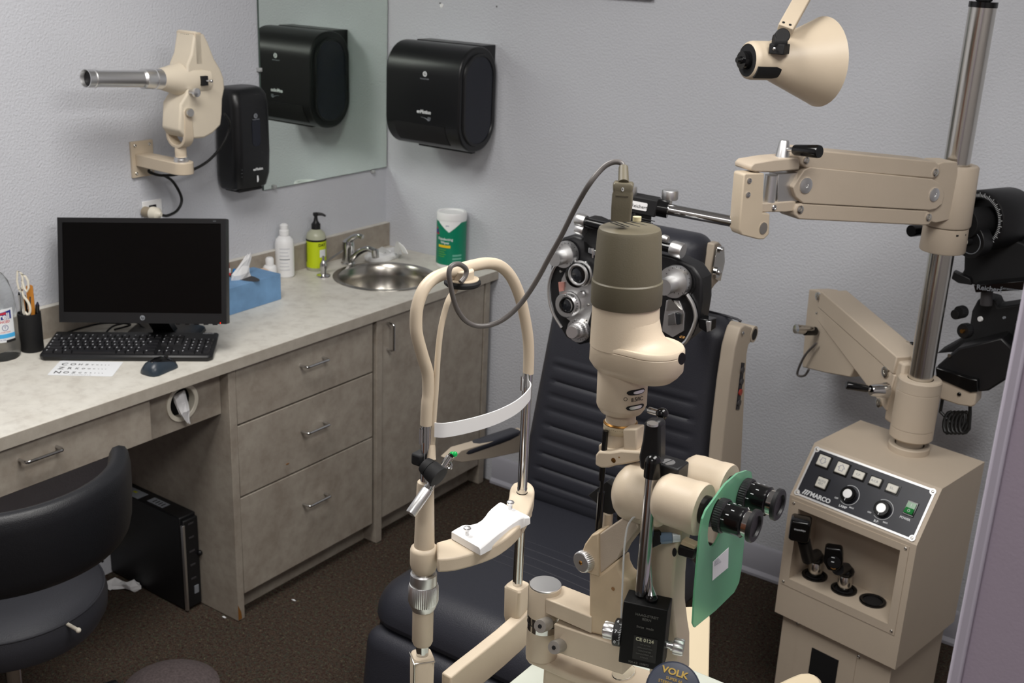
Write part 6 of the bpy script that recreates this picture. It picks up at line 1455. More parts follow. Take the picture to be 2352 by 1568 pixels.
c_ = hz(1463, 507, (ba+lx*LZ(521)).z); mb = MB(); mb.cyl(c_, c_+lx*0.005, 0.005); mb.build('lock_button', mat('button_cream', (196, 186, 150), 0.5), cap)
llathe([(78, 696), (80, 760), (81, 790)], 'lamp_body', cream)
# prism head: stadium plate
hc0 = ba+lx*LZ(792)
r_h = 0.040; ext = (hy(1556, 790, YA).x-hy(1440, 790, YA).x)
def stad(z_, g_):
    out = []
    for k in range(33):
        q = PI/2+PI*k/32; out.append(hc0+V((r_h*g_*math.cos(q), r_h*g_*math.sin(q), z_)))
    for k in range(33):
        q = -PI/2+PI*k/32; out.append(hc0+V((ext*0.55+r_h*0.98*g_*math.cos(q), r_h*0.98*g_*math.sin(q), z_)))
    return out
mb = MB(); mb.loft([stad(-0.032, 0.72), stad(-0.026, 0.88), stad(-0.019, 1.0), stad(0.0012, 1.0), stad(0.0018, 0.985)]); mb.build('prism_head', cream, t)
mb = MB(); mb.loft([stad(0.0018, 0.975), stad(0.0028, 1.0), stad(0.0062, 0.992), stad(0.0085, 0.955)]); mb.build('head_lid', cream, t)
mb = MB(); rings = []
for z_, f_ in ((0.0082, 0.95), (0.0105, 0.6), (0.014, 0.36), (0.020, 0.18), (0.030, 0.06), (0.036, 0.0)):
    out = []
    for k in range(48):
        q = 2*PI*k/48; c9 = math.cos(q); rr = 0.0385; out.append(hc0+V((rr*c9+(ext*0.5*f_ if c9 > 0 else 0)*c9, rr*math.sin(q), z_)))
    rings.append(out)
mb.loft(rings); mb.build('head_fillet', cream, t)
for a, b in ((1421, 786), (1521, 800), (1567, 774)):
    c_ = hz(a, b, hc0.z+0.0088); mb = MB(); mb.torus(c_, Z, 0.0032, 0.0004, 20, 6); mb.build('screw_mark', brass, t)
c_ = hy(1556, 822, YA-0.030); mb = MB(); mb.lathe(c_+V((0.004, 0.002, 0)), (0.8, -0.6, 0), [(0.0001, 0), (0.0045, 0.0005), (0.0045, 0.0015), (0.0001, 0.0016)], 20, sc=(1, 1.6)); mb.build('side_port', blackg, t)
llathe([(0.1, 822), (56, 822), (60, 835), (60, 925), (57, 932), (50, 942), (0.1, 942)], 'filter_housing', cream)
# slots on the filter housing (dark lens shaped recesses)
Th = axis_frame(ba, lx)
am = math.atan2(*(lambda v_: (v_.y, v_.x))(Th.inverted().to_3x3() @ (C0-ba)))
def lband(row0, row1, a0_, a1_, r, name, mt_, n=14, th=0.0006, par=None):
    z0, z1 = LZ(row1), LZ(row0); rings = []
    for k in range(n+1):
        a_ = am+a0_+(a1_-a0_)*k/n; e_ = math.sqrt(max(0.02, 1-(2*k/n-1)**4)); zm = (z0+z1)/2; hh = (z1-z0)/2*e_
        rings.append([Th @ V((rr*math.cos(a_), rr*math.sin(a_), zz)) for rr, zz in ((r*ml-0.001, zm-hh), (r*ml+th, zm-hh), (r*ml+th, zm+hh), (r*ml-0.001, zm+hh))])
    mb = MB(); mb.loft(rings); return mb.build(name, mt_, par or t)
lband(876, 888, 0.18, 1.05, 60, 'filter_slot', blackm); lband(911, 922, 0.18, 1.05, 60, 'filter_slot', blackm)
lband(879, 886, 0.45, 1.0, 60.4, 'filter_ring', satin); lband(913, 920, 0.3, 0.9, 60.4, 'filter_ring', satin)
c_ = Th @ V((60*ml*math.cos(am+0.15)+0.0, 60*ml*math.sin(am+0.15), LZ(896))); rad = (c_-(ba+lx*LZ(896))).normalized()
mb = MB(); mb.torus(c_, rad, 0.0020, 0.0003, 18, 6); mb.build('print_mark', blackpr, t)
c_ = Th @ V((60.5*ml*math.cos(am+0.62), 60.5*ml*math.sin(am+0.62), LZ(898))); rad = (c_-(ba+lx*LZ(898))).normalized()
text('8.5/IC', c_+rad*0.0006, Z.cross(rad), lx, 0.007, blackpr, t)
p_ = hy(1492, 942, YA-0.018); q_ = hy(1512, 948, YA-0.024); mb = MB(); mb.cyl(p_, q_, 0.004); mb.build('lever_stem', chrome, t)
mb = MB(); mb.sph(hy(1521, 950, YA-0.026), 0.0072, 20); mb.build('lever_ball', blackg, t)
llathe([(0.1, 935), (36, 935), (36, 972), (0.1, 972)], 'mirror_tube', cream)
sr_ = llathe([(0.1, 966), (38, 966), (41, 969), (41, 984), (36, 990), (0.1, 991)], 'slit_scale', mat('scale_ivory', (205, 190, 160), 0.45))
llathe([(38, 965.5), (41.4, 968.5), (41.4, 970)], 'brass_edge', brass, caps=False, par=sr_)
for k in range(22): lband(973, 981 if k % 3 == 0 else 978, -1.4+0.125*k, -1.375+0.125*k, 41, 'scale_mark', blackpr, n=1, th=0.0002, par=sr_)
llathe([(0.1, 985), (34, 990), (34, 1050), (0.1, 1050)], 'prism_column', cream)
P = [hy(a, b, YA-0.026) for a, b in ((1430, 985), (1462, 985), (1462, 1035), (1455, 1040), (1432, 1036))]; mb = MB(); mb.prism(P, (0, 0.02, 0)); mb.build('guide_block', cream, t, bevel=0.002)
# black side rods and the cream clamp
YB = YA-0.030
P = [hy(a, b, YB) for a, b in ((1367, 1045), (1374, 1036), (1400, 1038), (1425, 1034), (1455, 1036), (1478, 1038), (1476, 1058), (1440, 1066), (1412, 1070), (1396, 1075), (1380, 1075), (1366, 1068))]
mb = MB(); mb.prism(P, (0, 0.030, 0)); mb.build('tilt_clamp', cream, t, bevel=0.0025)
P = [hy(a, b, YB+0.030) for a, b in ((1374, 1022), (1384, 1018), (1396, 1022), (1398, 1040), (1374, 1042))]; mb = MB(); mb.prism(P, (0, 0.010, 0)); mb.build('clamp_ear', cream, t, bevel=0.002)
for a, b, r in ((1409, 1057, 0.0032), (1422, 1050, 0.001)):
    c_ = hy(a, b, YB-0.0002); mb = MB(); mb.lathe(c_, (0, -1, 0), [(r, 0), (0.0001, 0.0006)], 16); mb.build('socket_mark', brass, t)
for a0_, b0_, a1_, b1_, r, y_ in ((1389, 988, 1387, 1045, 0.0036, YB+0.006), (1384, 1072, 1382, 1102, 0.0038, YB+0.008), (1382, 1098, 1381, 1135, 0.0024, YB+0.008), (1379, 1128, 1374, 1228, 0.0044, YB+0.010), (1428, 1150, 1424, 1192, 0.0040, YB+0.034)):
    p_, q_ = hy(a0_, b0_, y_), hy(a1_, b1_, y_); mb = MB(); mb.cyl(q_, V((q_.x, q_.y, p_.z)), r, n=20); mb.build('guide_rod', blackg, t)
P = [hy(a, b, YA-0.004) for a, b in ((1350, 1137), (1393, 1105), (1410, 1118), (1412, 1178), (1388, 1182), (1372, 1158))]; mb = MB(); mb.prism(P, (0, 0.014, 0)); mb.build('mirror_holder', blackm, t, bevel=0.001)
p_, q_ = hy(1397, 1178, YA-0.002), hy(1396, 1215, YA-0.002); mb = MB(); mb.cyl(V((p_.x, p_.y, q_.z)), p_, 0.0062); mb.build('column', cream, t)
# cream swing arm with knob
mb = MB(); mb.prism([hy(a, b, YM-0.014) for a, b in ((1374, 1228), (1438, 1185), (1456, 1181), (1467, 1192), (1468, 1212), (1447, 1240), (1430, 1262), (1420, 1282), (1400, 1300), (1374, 1322))], (0, 0.024, 0)); mb.build('tilt_plate', stand, t, bevel=0.0015)
mb = MB(); mb.prism([hy(a, b, YM-0.018) for a, b in ((1350, 1316), (1334, 1296), (1335, 1270), (1342, 1250), (1358, 1228), (1374, 1224), (1376, 1325))], (0, 0.028, 0)); mb.build('tilt_head', creamd, t, bevel=0.002)
mb = MB(); mb.prism([hy(a, b, YM-0.016) for a, b in ((1352, 1454), (1352, 1312), (1376, 1318), (1402, 1298), (1420, 1284), (1422, 1306), (1432, 1326), (1448, 1334), (1451, 1360), (1450, 1405), (1430, 1425), (1405, 1452), (1380, 1460))], (0, 0.030, 0)); mb.build('swing_arm', creamd, t, bevel=0.004, seg=3)
c_ = hy(1344, 1288, YM-0.018); mb = MB(); mb.knurl(c_+V((0.002, 0.008, 0)), c_+V((-0.002, -0.006, 0)), 0.0138, 34, 0.04); mb.lathe(c_+V((-0.002, -0.006, 0)), (-0.2, -0.95, 0), [(0.0132, 0), (0.012, 0.001), (0.0001, 0.0012)], 30); kb_ = mb.build('tilt_knob', satin, t)
mb = MB(); mb.lathe(c_+V((-0.0022, -0.0072, 0)), (-0.2, -0.95, 0), [(0.003, 0), (0.002, 0.001), (0.0001, 0.001)], 16); mb.build('knob_screw', brass, kb_)
c_ = hy(1360, 1243, YM-0.0165); mb = MB(); mb.lathe(c_, (0, -1, 0), [(0.0022, 0), (0.0001, 0.0006)], 14); mb.build('socket_mark', brass, t)
c_ = hy(1408, 1352, YM-0.0165); mb = MB(); mb.lathe(c_, (0, -1, 0), [(0.0025, 0), (0.0001, 0.0004)], 14); mb.build('rust_spot', mat('rust_spot', (150, 110, 70), 0.6), t)
# pivot column
pc_ = hy(1253, 1342, YM); PC = V((pc_.x, pc_.y, 0)); zpc = lambda row: zrow(PC.x, PC.y, row); mp = dep(pc_)/2646.2
rC = 37.5*mp
mb = MB(); mb.lathe(PC, Z, [(rC*0.98, zpc(1344)), (rC*0.98, zpc(1341)), (rC*0.95, zpc(1340)), (0.0001, zpc(1340))], 48, caps=False); mb.build('column_cap', satin, t)
mb = MB(); mb.lathe(PC, Z, [(0.0001, zpc(1408)), (rC, zpc(1408)), (rC, zpc(1346)), (rC*0.98, zpc(1344)), (0.0001, zpc(1344))], 48); mb.build('pivot_column', cream, t)
mb = MB(); mb.lathe(PC, Z, [(0.0001, zpc(1440)), (rC*0.99, zpc(1440)), (rC*0.99, zpc(1408)), (0.0001, zpc(1408))], 48); sc9 = mb.build('angle_scale', chrome, t)
mb = MB(); g_ = camang(PC)
for k in range(13):
    a_ = g_-0.95+0.09*k; r0 = rC*0.992
    for zz0, zz1 in ((zpc(1424), zpc(1424)+(0.0055 if k % 2 else 0.008)),):
        u_1 = V((math.cos(a_), math.sin(a_), 0)); v_1 = V((-u_1.y, u_1.x, 0))*0.00035
        mb.add([PC+u_1*r0+v_1+Z*zz0, PC+u_1*r0-v_1+Z*zz0, PC+u_1*r0-v_1+Z*zz1, PC+u_1*r0+v_1+Z*zz1], [(0, 1, 2, 3)])
mb.build('scale_marks', blackpr, sc9, flat=True)
textcyl('10   0', PC, rC*0.992, g_-0.55, zpc(1411), 0.0050, blackpr, sc9)
mb = MB(); mb.torus(PC+Z*zpc(1425), Z, rC, 0.0004, 40, 6); mb.build('scale_edge', blackpr, sc9)
mb = MB(); mb.lathe(PC, Z, [(0.0001, zpc(1503)), (rC*0.98, zpc(1503)), (rC, zpc(1500)), (rC, zpc(1440)), (0.0001, zpc(1440))], 48); mb.build('pivot_column', cream, t)
mb = MB(); mb.cyl(hy(1216, 1340, YM-0.004)-Z*0.05, hy(1216, 1340, YM-0.004)+Z*0.004, 0.0008); mb.build('stop_pin', steel, t)
for a, b in ((1240, 1438), (1272, 1487)):
    p_ = hy(a+20, b-8, YM-rC*0.75); q_ = hd(a, b, dep(p_)-0.024); ax_ = (q_-p_).normalized()
    mb = MB(); mb.cyl(p_-ax_*0.006, p_+ax_*0.005, 0.0035); mb.build('screw_shaft', blackg, t)
    mb = MB(); mb.knurl(p_+ax_*0.003, q_, 0.0088, 30, 0.02); k9 = mb.build('thumb_screw', msteel, t)
    mb = MB(); mb.lathe(q_, ax_, [(0.0030, 0.0), (0.0028, 0.0006), (0.0001, 0.0006)], 6); mb.build('hex_socket', blackm, k9)
# arms
def yprism(pts_, y_, th, name, mt_, bev=0.002, par=None):
    mb = MB(); mb.prism([hy(a, b, y_) for a, b in pts_], (0, th, 0)); return mb.build(name, mt_, par or t, bevel=bev)
yprism([(1252, 1374), (1358, 1417), (1358, 1455), (1252, 1408)], YM-0.018, 0.042, 'upper_arm', cream, 0.0015)
p_ = hy(1325, 1430, YM); mb = MB(); mb.cyl(V((p_.x, p_.y, p_.z-0.012)), p_+Z*0.01, 0.006, n=24); mb.build('link_pin', chrome, t)
yprism([(1272, 1432), (1430, 1486), (1430, 1550), (1272, 1496)], YM-0.020, 0.040, 'lower_arm', cream, 0.0015)
yprism([(1495, 1185), (1572, 1190), (1560, 1240), (1552, 1270), (1546, 1340), (1545, 1400), (1551, 1450), (1556, 1480), (1556, 1560), (1490, 1560), (1490, 1240)], YM-0.004, 0.034, 'microscope_arm', cream, 0.003)
c_ = hy(1549, 1268, YM-0.0045); mb = MB(); mb.lathe(c_, (0.3, -1, 0), [(0.0045, 0), (0.0001, 0.0006)], 18, sc=(0.6, 1.3)); mb.build('oval_opening', blackm, t)
yprism([(1566, 1240), (1598, 1254), (1594, 1262), (1562, 1250)], YM-0.01, 0.012, 'side_tab', creamd, 0.001); yprism([(1556, 1252), (1600, 1264), (1592, 1286), (1556, 1275)], YM+0.0, 0.012, 'side_lock', black, 0.002)
# base
zB = zpc(1503)
P = [hz(a, b, zB) for a, b in ((1208, 1480), (1209, 1497), (1216, 1507), (1240, 1517), (1270, 1530), (1310, 1548), (1345, 1560), (1390, 1570), (1450, 1575), (1520, 1572), (1560, 1560), (1500, 1540), (1420, 1515), (1350, 1490), (1290, 1470), (1240, 1462))]
mb = MB(); mb.prism(P, (0, 0, -0.012)); mb.build('base_plate', cream, t, bevel=0.003, seg=3)
P = [hz(a, b, zB-0.012) for a, b in ((1250, 1520), (1310, 1550), (1390, 1575), (1520, 1575), (1560, 1560), (1420, 1515), (1290, 1475), (1255, 1490))]
mb = MB(); mb.prism(P, (0, 0, -(zB-0.012-ZT-0.0005))); mb.build('base_body', cream, t, bevel=0.004)
# microscope body
ax0 = hy(1414, 1130, YM); zm_ = hy(1480, 1135, YM).z; XM = X
r_b = 0.0345
xs_ = ax0.x+0.004
mb = MB(); mb.lathe((xs_, YM, zm_), XM, [(0.0001, -0.003), (0.014, -0.002), (0.022, 0.002), (0.030, 0.008), (r_b, 0.015), (r_b+0.001, 0.026), (r_b, 0.028), (r_b, 0.050), (r_b-0.004, 0.060), (r_b-0.008, 0.064)], 56); mb.build('body', cream, t)
ic = V((0, 0.0325, 0))
xe = 2.3125
zt_n = hy(1735, 1206, YM-0.0325).z; zt_f = hy(1787, 1161, YM+0.0325).z; zt_e = (zt_n+zt_f)/2
zt_t = hy(1560, 1193, YM-0.0325).z
mb = MB(); mb.box((xs_+0.062, YM, zm_-0.002), (0.026, 0.068, 0.040)); mb.build('prism_bridge', cream, t, bevel=0.010, seg=4)
xt0 = hy(1520, 1180, YM-0.0325).x
xfl = xe
for s_, zt_ in ((-1, zt_e), (1, zt_e)):
    y_ = YM+s_*0.0325
    mb = MB(); mb.lathe((xt0-0.004, y_, zt_-0.001), X, [(0.015, -0.004), (0.024, 0.000), (0.0285, 0.006), (0.0295, 0.014), (0.0295, xfl-xt0-0.010), (0.0300, xfl-xt0-0.009), (0.0305, xfl-xt0), (0.0295, xfl-xt0+0.004), (0.0001, xfl-xt0+0.004)], 56); mb.build('eyepiece_tube', cream, t)
    xb0 = xfl+0.000
    mb = MB(); mb.lathe((xb0, y_, zt_), X, [(0.0165, 0), (0.0165, 0.012), (0.0001, 0.012)], 36); e_ = mb.build('eyepiece', blackg, t)
    xo = hy(1655, 1183, YM-0.0325).x; xend = hy(1735, 1206, YM-0.0325).x
    mb = MB(); mb.knurl((xo-0.003, y_, zt_), (xo+0.007, y_, zt_), 0.0195, 44, 0.03); mb.build('diopter_ring', black, e_)
    mb = MB(); mb.lathe((xo+0.006, y_, zt_), X, [(0.0168, 0), (0.0172, 0.002), (0.0165, 0.018), (0.0172, 0.022), (0.0150, 0.024), (0.0001, 0.024)], 44); mb.build('eyepiece_barrel', blackg, e_)
    mb = MB(); mb.lathe((xo+0.029, y_, zt_), X, [(0.0145, 0), (0.0145, xend-xo-0.034), (0.0001, xend-xo-0.034)], 44); mb.build('chrome_sleeve', chrome, e_)
    mb = MB(); mb.lathe((xend-0.005, y_, zt_), X, [(0.0155, 0), (0.0185, 0.001), (0.0187, 0.005), (0.0175, 0.0065), (0.0125, 0.0068), (0.0118, 0.004), (0.0001, 0.0038)], 44); mb.build('eye_cup', black, e_)
    for k in range(7):
        q = math.radians(195+22*k); zz = xo+0.009+0.004*(k % 3); mb = MB(); u_1 = V((0, math.cos(q), -math.sin(q)))
        c_ = V((zz, y_, zt_))+u_1*0.0170; v_1 = X.cross(u_1)
        mb.box((0, 0, 0), (0.0035, 0.0008, 0.0003), frame(c_, X, v_1)); mb.build('white_mark', whitepr, e_)
P = [hy(a, b, YM-0.020) for a, b in ((1500, 1060), (1512, 1050), (1545, 1040), (1578, 1060), (1578, 1072), (1552, 1102), (1505, 1090))]
c_ = hy(1538, 1066, YM-0.01); mb = MB(); mb.box((c_.x, c_.y, c_.z-0.006), (0.036, 0.028, 0.020)); mb.build('top_block', black, t, bevel=0.002)
c_ = V((c_.x, c_.y-0.004, c_.z+0.004)); mb = MB(); mb.lathe(c_, Z, [(0.0080, 0), (0.0080, 0.0008), (0.0001, 0.0008)], 30); s9 = mb.build('slotted_disc', satin, t)
mb = MB(); mb.box((0, 0, 0.0009), (0.0145, 0.0009, 0.0004), frame(c_, (0.2, 1, 0), (-1, 0.2, 0))); mb.build('slot_line', blackpr, s9)

# ================================================================== tonometer and its mount
YT = YM-0.050
t = thing('tonometer', 'black applanation tonometer box with silver drum knobs hanging on a chrome rod', 'tonometer', (hy(1475, 1545, YT).x, YT, 0.96))
cB = hy(1476, 1462, YT); FT = frame(cB, (0.955, 0.29, 0), Z); mt_ = dep(cB)/2646.2
bw, bh9 = 0.0525, 0.083
mb = MB(FT); mb.bb((-bw/2, -bh9/2, -0.030), (bw/2, bh9/2, 0)); bx9 = mb.build('housing', deepb, t, bevel=0.0012)
mb = MB(FT); mb.bb((-0.014, -0.022, 0), (0.020, 0.004, 0.0006)); mb.build('rating_plate', matte_grey, t) if False else None
dimp = mat('faint_engraving', (92, 92, 88), 0.6); lp_ = mat('label_dark', (34, 34, 33), 0.5)
mb = MB(FT); mb.bb((-0.010, -0.032, 0.0), (0.018, 0.000, 0.0005)); mb.build('rating_plate', lp_, t)
tx_ = (0.955, 0.29, 0)
for s_, x_, y_, z_ in (('HAAG-STREIT', 0.003, 0.0285, 0.0045), ('BERN', 0.003, 0.0235, 0.0045), ('Swiss  made', 0.002, 0.0125, 0.0042), ('900.4.2  158872', -0.002, -0.037, 0.0038)):
    text(s_, FT @ V((x_, y_, 0.0003)), tx_, Z, z_, dimp, t, bold=0.01)
text('CE 0124', FT @ V((0.003, -0.004, 0.0008)), tx_, Z, 0.0062, mat('label_ivory', (190, 190, 165), 0.6), t, bold=0.02)
for k, s_ in enumerate(('TYP AT 900', 'APPLANATION', 'TONOMETER', 'HAAG-STREIT AG', 'KOENIZ')): text(s_, FT @ V((0.004, -0.0105-0.0042*k, 0.0008)), tx_, Z, 0.0026, dimp, t)
zt9 = bh9/2
p_ = FT @ V((0.004, zt9+0.003, -0.015)); q_ = hd(1488, 1222, dep(p_)+0.00)
mb = MB(); mb.sph(p_-Z*0.001, 0.0075, 20); mb.build('ball_joint', blackg, t)
mb = MB(); mb.lathe(p_+Z*0.004, q_-p_, [(0.0055, 0), (0.0015, 0.012), (0.0013, (q_-p_).length-0.004), (0.0001, (q_-p_).length-0.003)], 16); mb.build('measuring_arm', chrome, t)
c0_, c1_ = hd(1492, 1236, dep(p_)-0.002), hd(1566, 1234, dep(p_)-0.004); d9 = (c1_-c0_).normalized()
mb = MB(); mb.prism([c0_+CU*a-_F*0.006+d9*b for a, b in ((0.010, 0), (0.010, 0.011), (0.008, 0.013), (-0.006, 0.013), (-0.010, 0.004), (-0.010, 0))], _F*0.012); mb.build('prism_holder', blackg, t, bevel=0.001)
mb = MB(); mb.lathe(c0_+d9*0.012, d9, [(0.0072, 0), (0.0064, 0.014), (0.0001, 0.0145)], 26); mb.build('prism_body', mat('prism_blue_grey', (120, 140, 165), 0.2, trans=0.2), t)
mb = MB(); mb.lathe(c0_+d9*0.0265, d9, [(0.0058, 0), (0.0048, 0.009), (0.0001, 0.0092)], 26); mb.build('prism_tip', mat('prism_white', (215, 220, 228), 0.2), t)
# scale drum and knobs on the sides
ddir = V((-0.955, -0.29, 0)); c_ = FT @ V((-bw/2, -0.010, -0.014))
mb = MB(); mb.lathe(c_, ddir, [(0.0165, 0), (0.0165, 0.009), (0.0155, 0.010), (0.0001, 0.010)], 44); dr9 = mb.build('scale_drum', black, t)
mb = MB(); mb.lathe(c_+ddir*0.010, ddir, [(0.0115, 0), (0.0115, 0.001), (0.0075, 0.0015)], 30, caps=False); mb.build('knob_flange', chrome, t)
mb = MB(); mb.knurl(c_+ddir*0.011, c_+ddir*0.023, 0.0105, 14, 0.10); mb.lathe(c_+ddir*0.0228, ddir, [(0.0085, 0), (0.006, 0.0018), (0.0001, 0.002)], 24); mb.build('drum_knob', satin, t)
Td = axis_frame(c_, ddir); mb = MB()
vd = Td.inverted().to_3x3() @ (C0-c_); ad = math.atan2(vd.y, vd.x)
for k in range(-8, 9):
    a_ = ad+k*0.12; L9 = 0.004 if k % 5 == 0 else 0.002; u_1 = V((math.cos(a_), math.sin(a_), 0)); v_1 = V((-u_1.y, u_1.x, 0))*0.00025; r0 = 0.0166
    mb.add([Td @ (u_1*r0+v_1+Z*0.0), Td @ (u_1*r0-v_1+Z*0.0), Td @ (u_1*r0-v_1+Z*L9), Td @ (u_1*r0+v_1+Z*L9)], [(0, 1, 2, 3)])
mb.build('drum_marks', whitepr, dr9, flat=True)
for k, s_ in ((-6, '0'), (0, '7'), (6, '6')):
    for sg in (1,):
        a_ = ad+k*0.135; u_1 = Td.to_3x3() @ V((math.cos(a_), math.sin(a_), 0)); c2 = Td @ V((0.0167*math.cos(a_), 0.0167*math.sin(a_), 0.0062)); upv = ddir.cross(u_1) if ddir.cross(u_1).z > 0 else -ddir.cross(u_1)
        text(s_, c2, -ddir, upv, 0.0058, whitepr, dr9, bold=0.01)
c_ = FT @ V((bw/2, -0.012, -0.014))
mb = MB(); mb.cyl(c_, c_-ddir*0.008, 0.005); mb.lathe(c_-ddir*0.006, -ddir, [(0.0065, 0), (0.0065, 0.004), (0.0001, 0.004)], 24); mb.build('knob_shaft', chrome, t)
mb = MB(); mb.knurl(c_-ddir*0.009, c_-ddir*0.021, 0.0100, 14, 0.10); mb.build('side_knob', satin, t)
# chrome rod and black holder at the top
yR = YM-0.045
q_ = hy(1474, 1356, yR+0.012); p_ = hy(1486, 1075, yR+0.012)
mb = MB(); mb.cyl(V((q_.x, q_.y, q_.z-0.004)), V((q_.x, q_.y, p_.z)), 0.0080 if False else 0.0078, n=30); mb.build('guide_rod', chrome, t)
mb = MB(); mb.cyl(V((q_.x, q_.y, zrow(q_.x, q_.y, 1094))), V((q_.x, q_.y, zrow(q_.x, q_.y, 1060))), 0.0098, n=30); mb.sph(V((q_.x, q_.y, zrow(q_.x, q_.y, 1060))), 0.0097, 20); mb.build('rod_cap', blackg, t)
def ydist(pts_, y_, th, name, m9, bev): mb = MB(); mb.prism([hy(a, b, y_) for a, b in pts_], (0, th, 0)); return mb.build(name, m9, t, bevel=bev)
ydist([(1478, 972), (1484, 966), (1508, 966), (1516, 976), (1515, 1052), (1510, 1084), (1492, 1090), (1468, 1076), (1466, 1048), (1474, 1010)], yR+0.016, 0.016, 'rod_holder', black, 0.004)
c_ = hz(1499, 972, hy(1499, 966, yR+0.020).z+0.001); mb = MB(); mb.lathe(c_, Z, [(0.0065, -0.002), (0.0065, 0.0006), (0.0001, 0.0006)], 24); mb.build('top_disc', satin, t)

# clear acrylic guard
t = thing('acrylic_guard', 'thin clear acrylic guard with rounded top beside the tonometer', 'guard', (hy(1432, 1425, YM-0.03).x, YM-0.03, 1.05))
pts_ = [(1427, 1425), (1430, 1340), (1434, 1260), (1440, 1215), (1448, 1196), (1458, 1186), (1470, 1186)]
P = [hy(a, b, YM-0.030) for a, b in pts_]
mb = MB(); mb.tube(P, 0.0012, 8, smooth=6); mb.build('polished_edge', mat('acrylic_edge', (235, 238, 236), 0.2, trans=0.3), t)
mb = MB(); mb.prism(P+[hy(1474, 1425, YM-0.030)], (0, 0.0012, 0)); mb.build('sheet', clearm, t, flat=True)

# ================================================================== green breath shield
xg = 2.328
t = thing('breath_shield', 'translucent green acrylic breath shield hanging from the eyepieces', 'shield', (xg, -2.09, 1.17))
outl = [(1592, 1439), (1588, 1430), (1592, 1360), (1599, 1282), (1604, 1225), (1610, 1190), (1618, 1170), (1640, 1140), (1662, 1110), (1690, 1086), (1712, 1079), (1722, 1082), (1724, 1098), (1712, 1150), (1707, 1200), (1705, 1250), (1700, 1300), (1694, 1335), (1683, 1358), (1640, 1400)]
G = [hx(a, b, xg) for a, b in outl]
# plate with one elliptical hole round the near eyepiece
hc9 = hx(1641, 1194, xg); hole = [V((xg, hc9.y+0.0200*math.cos(q), hc9.z-0.002+0.029*math.sin(q))) for q in [2*PI*i/40 for i in range(40)]]
def inside_seg():
    pass
import bmesh
bm = bmesh.new()
ov = [bm.verts.new(p) for p in G]; hv = [bm.verts.new(p) for p in hole]
es = [bm.edges.new((ov[i], ov[(i+1) % len(ov)])) for i in range(len(ov))]+[bm.edges.new((hv[i], hv[(i+1) % len(hv)])) for i in range(len(hv))]
r9 = bmesh.ops.triangle_fill(bm, use_beauty=True, use_dissolve=False, edges=es)
ext9 = bmesh.ops.extrude_face_region(bm, geom=bm.faces[:])
for v in [g for g in ext9['geom'] if isinstance(g, bmesh.types.BMVert)]: v.co.x += 0.0022
bmesh.ops.recalc_face_normals(bm, faces=bm.faces)
bm.verts.index_update()
mb = MB(); mb.add([v.co.copy() for v in bm.verts], [tuple(v.index for v in f.verts) for f in bm.faces]); bm.free()
mb.build('sheet', shieldm, t, flat=True)
st = [hx(a, b, xg+0.0026) for a, b in ((1636, 1333), (1637, 1290), (1673, 1257), (1672, 1303))]
mb = MB(); mb.prism(st, (0.0003, 0, 0)); s9 = mb.build('sticker', whitep, t, flat=True)
mb = MB(); 
for k in range(4): p_, q_ = hx(1641, 1282-0+7*k if False else 1290+3*k, xg+0.003), hx(1650+2*k, 1282+2.4*k, xg+0.003); mb.tube([p_, q_], 0.0003, 4)
mb.build('fine_print', greypr, s9)

# ================================================================== grey power cable of the lamp
topc = ba+lx*LZ(521)
p0_ = hy(1426, 505, YA-0.012)
t = thing('lamp_plug', 'olive angled connector plugged into the top of the lamp housing', 'plug', (p0_.x, p0_.y, p0_.z))
dpl = dep(p0_); FPl = frame(p0_, (0.9, 0.45, 0), Z)
s1 = ml
mb = MB(FPl); mb.loft([[(a, z_, b) for a, b in rrect(w_*s1, d_*s1, 5*s1, 4)] for z_, w_, d_ in ((0, 44, 36), (28*s1, 46, 38), (60*s1, 46, 38), (66*s1, 42, 36), (70*s1, 44, 36), (82*s1, 46, 36), (86*s1, 40, 32))]); mb.build('plug_body', olive, t, angle=50)
mb = MB(FPl); mb.bb((-14*s1, 58*s1, 17.5*s1), (14*s1, 61*s1, 20.5*s1)); mb.build('grip_ridge', olive, t)
text('0', FPl @ V((0, 73*s1, 19*s1)), (0.9, 0.45, 0), Z, 0.006, whitepr, t)
q_ = hd(1432, 385, dpl); mb = MB(); mb.lathe(p0_+Z*84*s1, q_-(p0_+Z*84*s1), [(0.0062, 0), (0.0055, (q_-p0_-Z*84*s1).length)], 18); mb.build('strain_relief', olive, t)
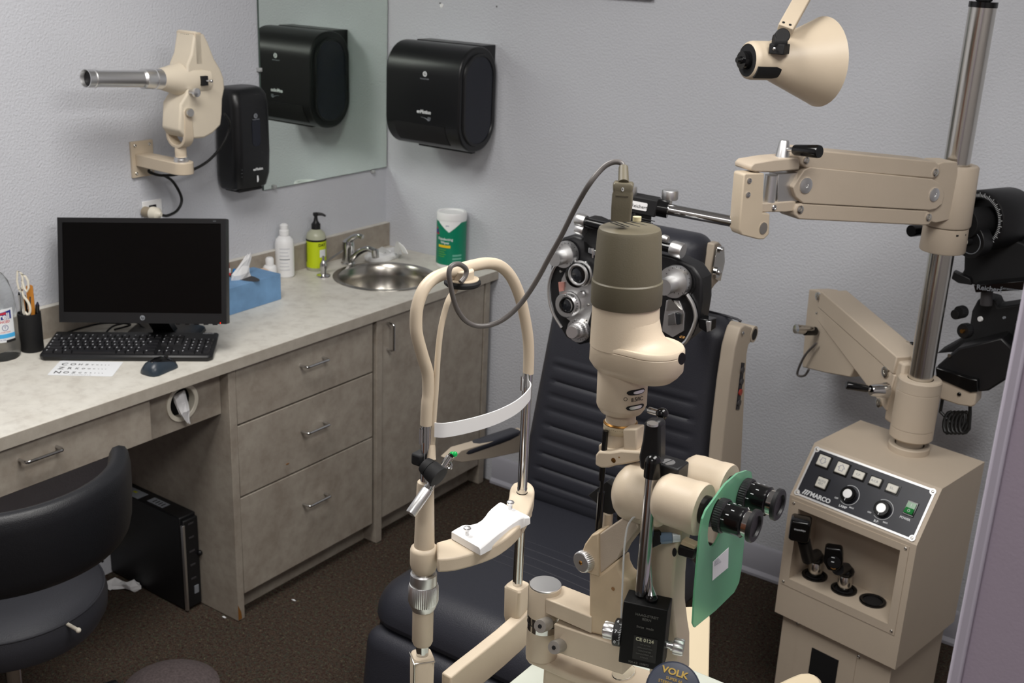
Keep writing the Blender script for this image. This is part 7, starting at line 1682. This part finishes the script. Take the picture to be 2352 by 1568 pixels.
cq = [(1432, 392, 0), (1430, 378, 0), (1420, 372, 0), (1403, 374, 0), (1382, 388, 0), (1352, 425, 0), (1320, 480, 0), (1290, 540, 0), (1262, 590, 0), (1232, 645, 0), (1200, 692, 0), (1165, 727, 0), (1130, 745, 0), (1095, 748, 0), (1068, 735, 0), (1050, 710, 0), (1040, 680, 0), (1034, 650, 0), (1031, 628, 0), (1036, 612, 0), (1050, 606, 0), (1062, 610, 0), (1071, 620, 0), (1068, 635, 0), (1058, 648, 0)]
dpa = dep(p0_); cp = []
for k9, (a, b, _) in enumerate(cq):
    tgt = dep(pf(a, b))-0.030
    cp.append((a, b, dpa+0.01*k9/8 if k9 < 6 else (dpa+0.0075)*(1-min(1, (k9-5)/9))+tgt*min(1, (k9-5)/9)))
mb = MB(); mb.tube([hd(a, b, d_-0.0) for a, b, d_ in cp], 0.0031, 12, smooth=6); tag(mb.build('power_cable', cablem), 'grey cable arcing from the lamp plug down to the top of the head rest arch', 'cable')

# ================================================================== lens case on the table
cV = hd(1546, 1584, 1.27); axv = (C0-cV).normalized(); axv = (axv+Z*0.25).normalized()
t = thing('lens_case', 'dark blue round lens case with gold lettering at the bottom edge', 'case', (cV.x, cV.y, cV.z-0.03))
Fv = axis_frame(cV, axv); mb = MB(); rV = 0.030
mb.lathe(cV, axv, [(rV*0.9, -0.014), (rV, -0.010), (rV*1.02, 0.000), (rV, 0.006), (rV*0.93, 0.009), (rV*0.6, 0.0105), (0.0001, 0.011)], 48); mb.build('case_shell', casem, t)
rtv = Z.cross(axv).normalized(); upv = axv.cross(rtv)
rtv2 = (rtv*0.985-upv*0.16).normalized()
fc = cV+axv*0.0112-upv*0.0008
text('VOLK', fc+upv*0.0175, rtv2, upv, 0.0098, goldpr, t, bold=0.03, sx=1.15)
for k, s_ in enumerate(('SUPER 66', 'STEREO FUNDUS', 'LENS')): text(s_, fc+upv*(0.0095-0.0052*k), rtv2, upv, 0.0045, goldpr, t)
# little clear lens on the base
c_ = hz(1432, 1544, zB+0.0006)
t = thing('loose_lens', 'small loose clear lens lying on the slit lamp base', 'lens', c_)
mb = MB(); mb.lathe(c_, Z, [(0.013, 0.0), (0.013, 0.002), (0.009, 0.0035), (0.0001, 0.004)], 36, sc=(1.5, 1)); mb.build('glass', clearm, t)

for o in list(bpy.data.objects):
    if 'worg' in o: del o['worg']
    if 'first' in o: del o['first']
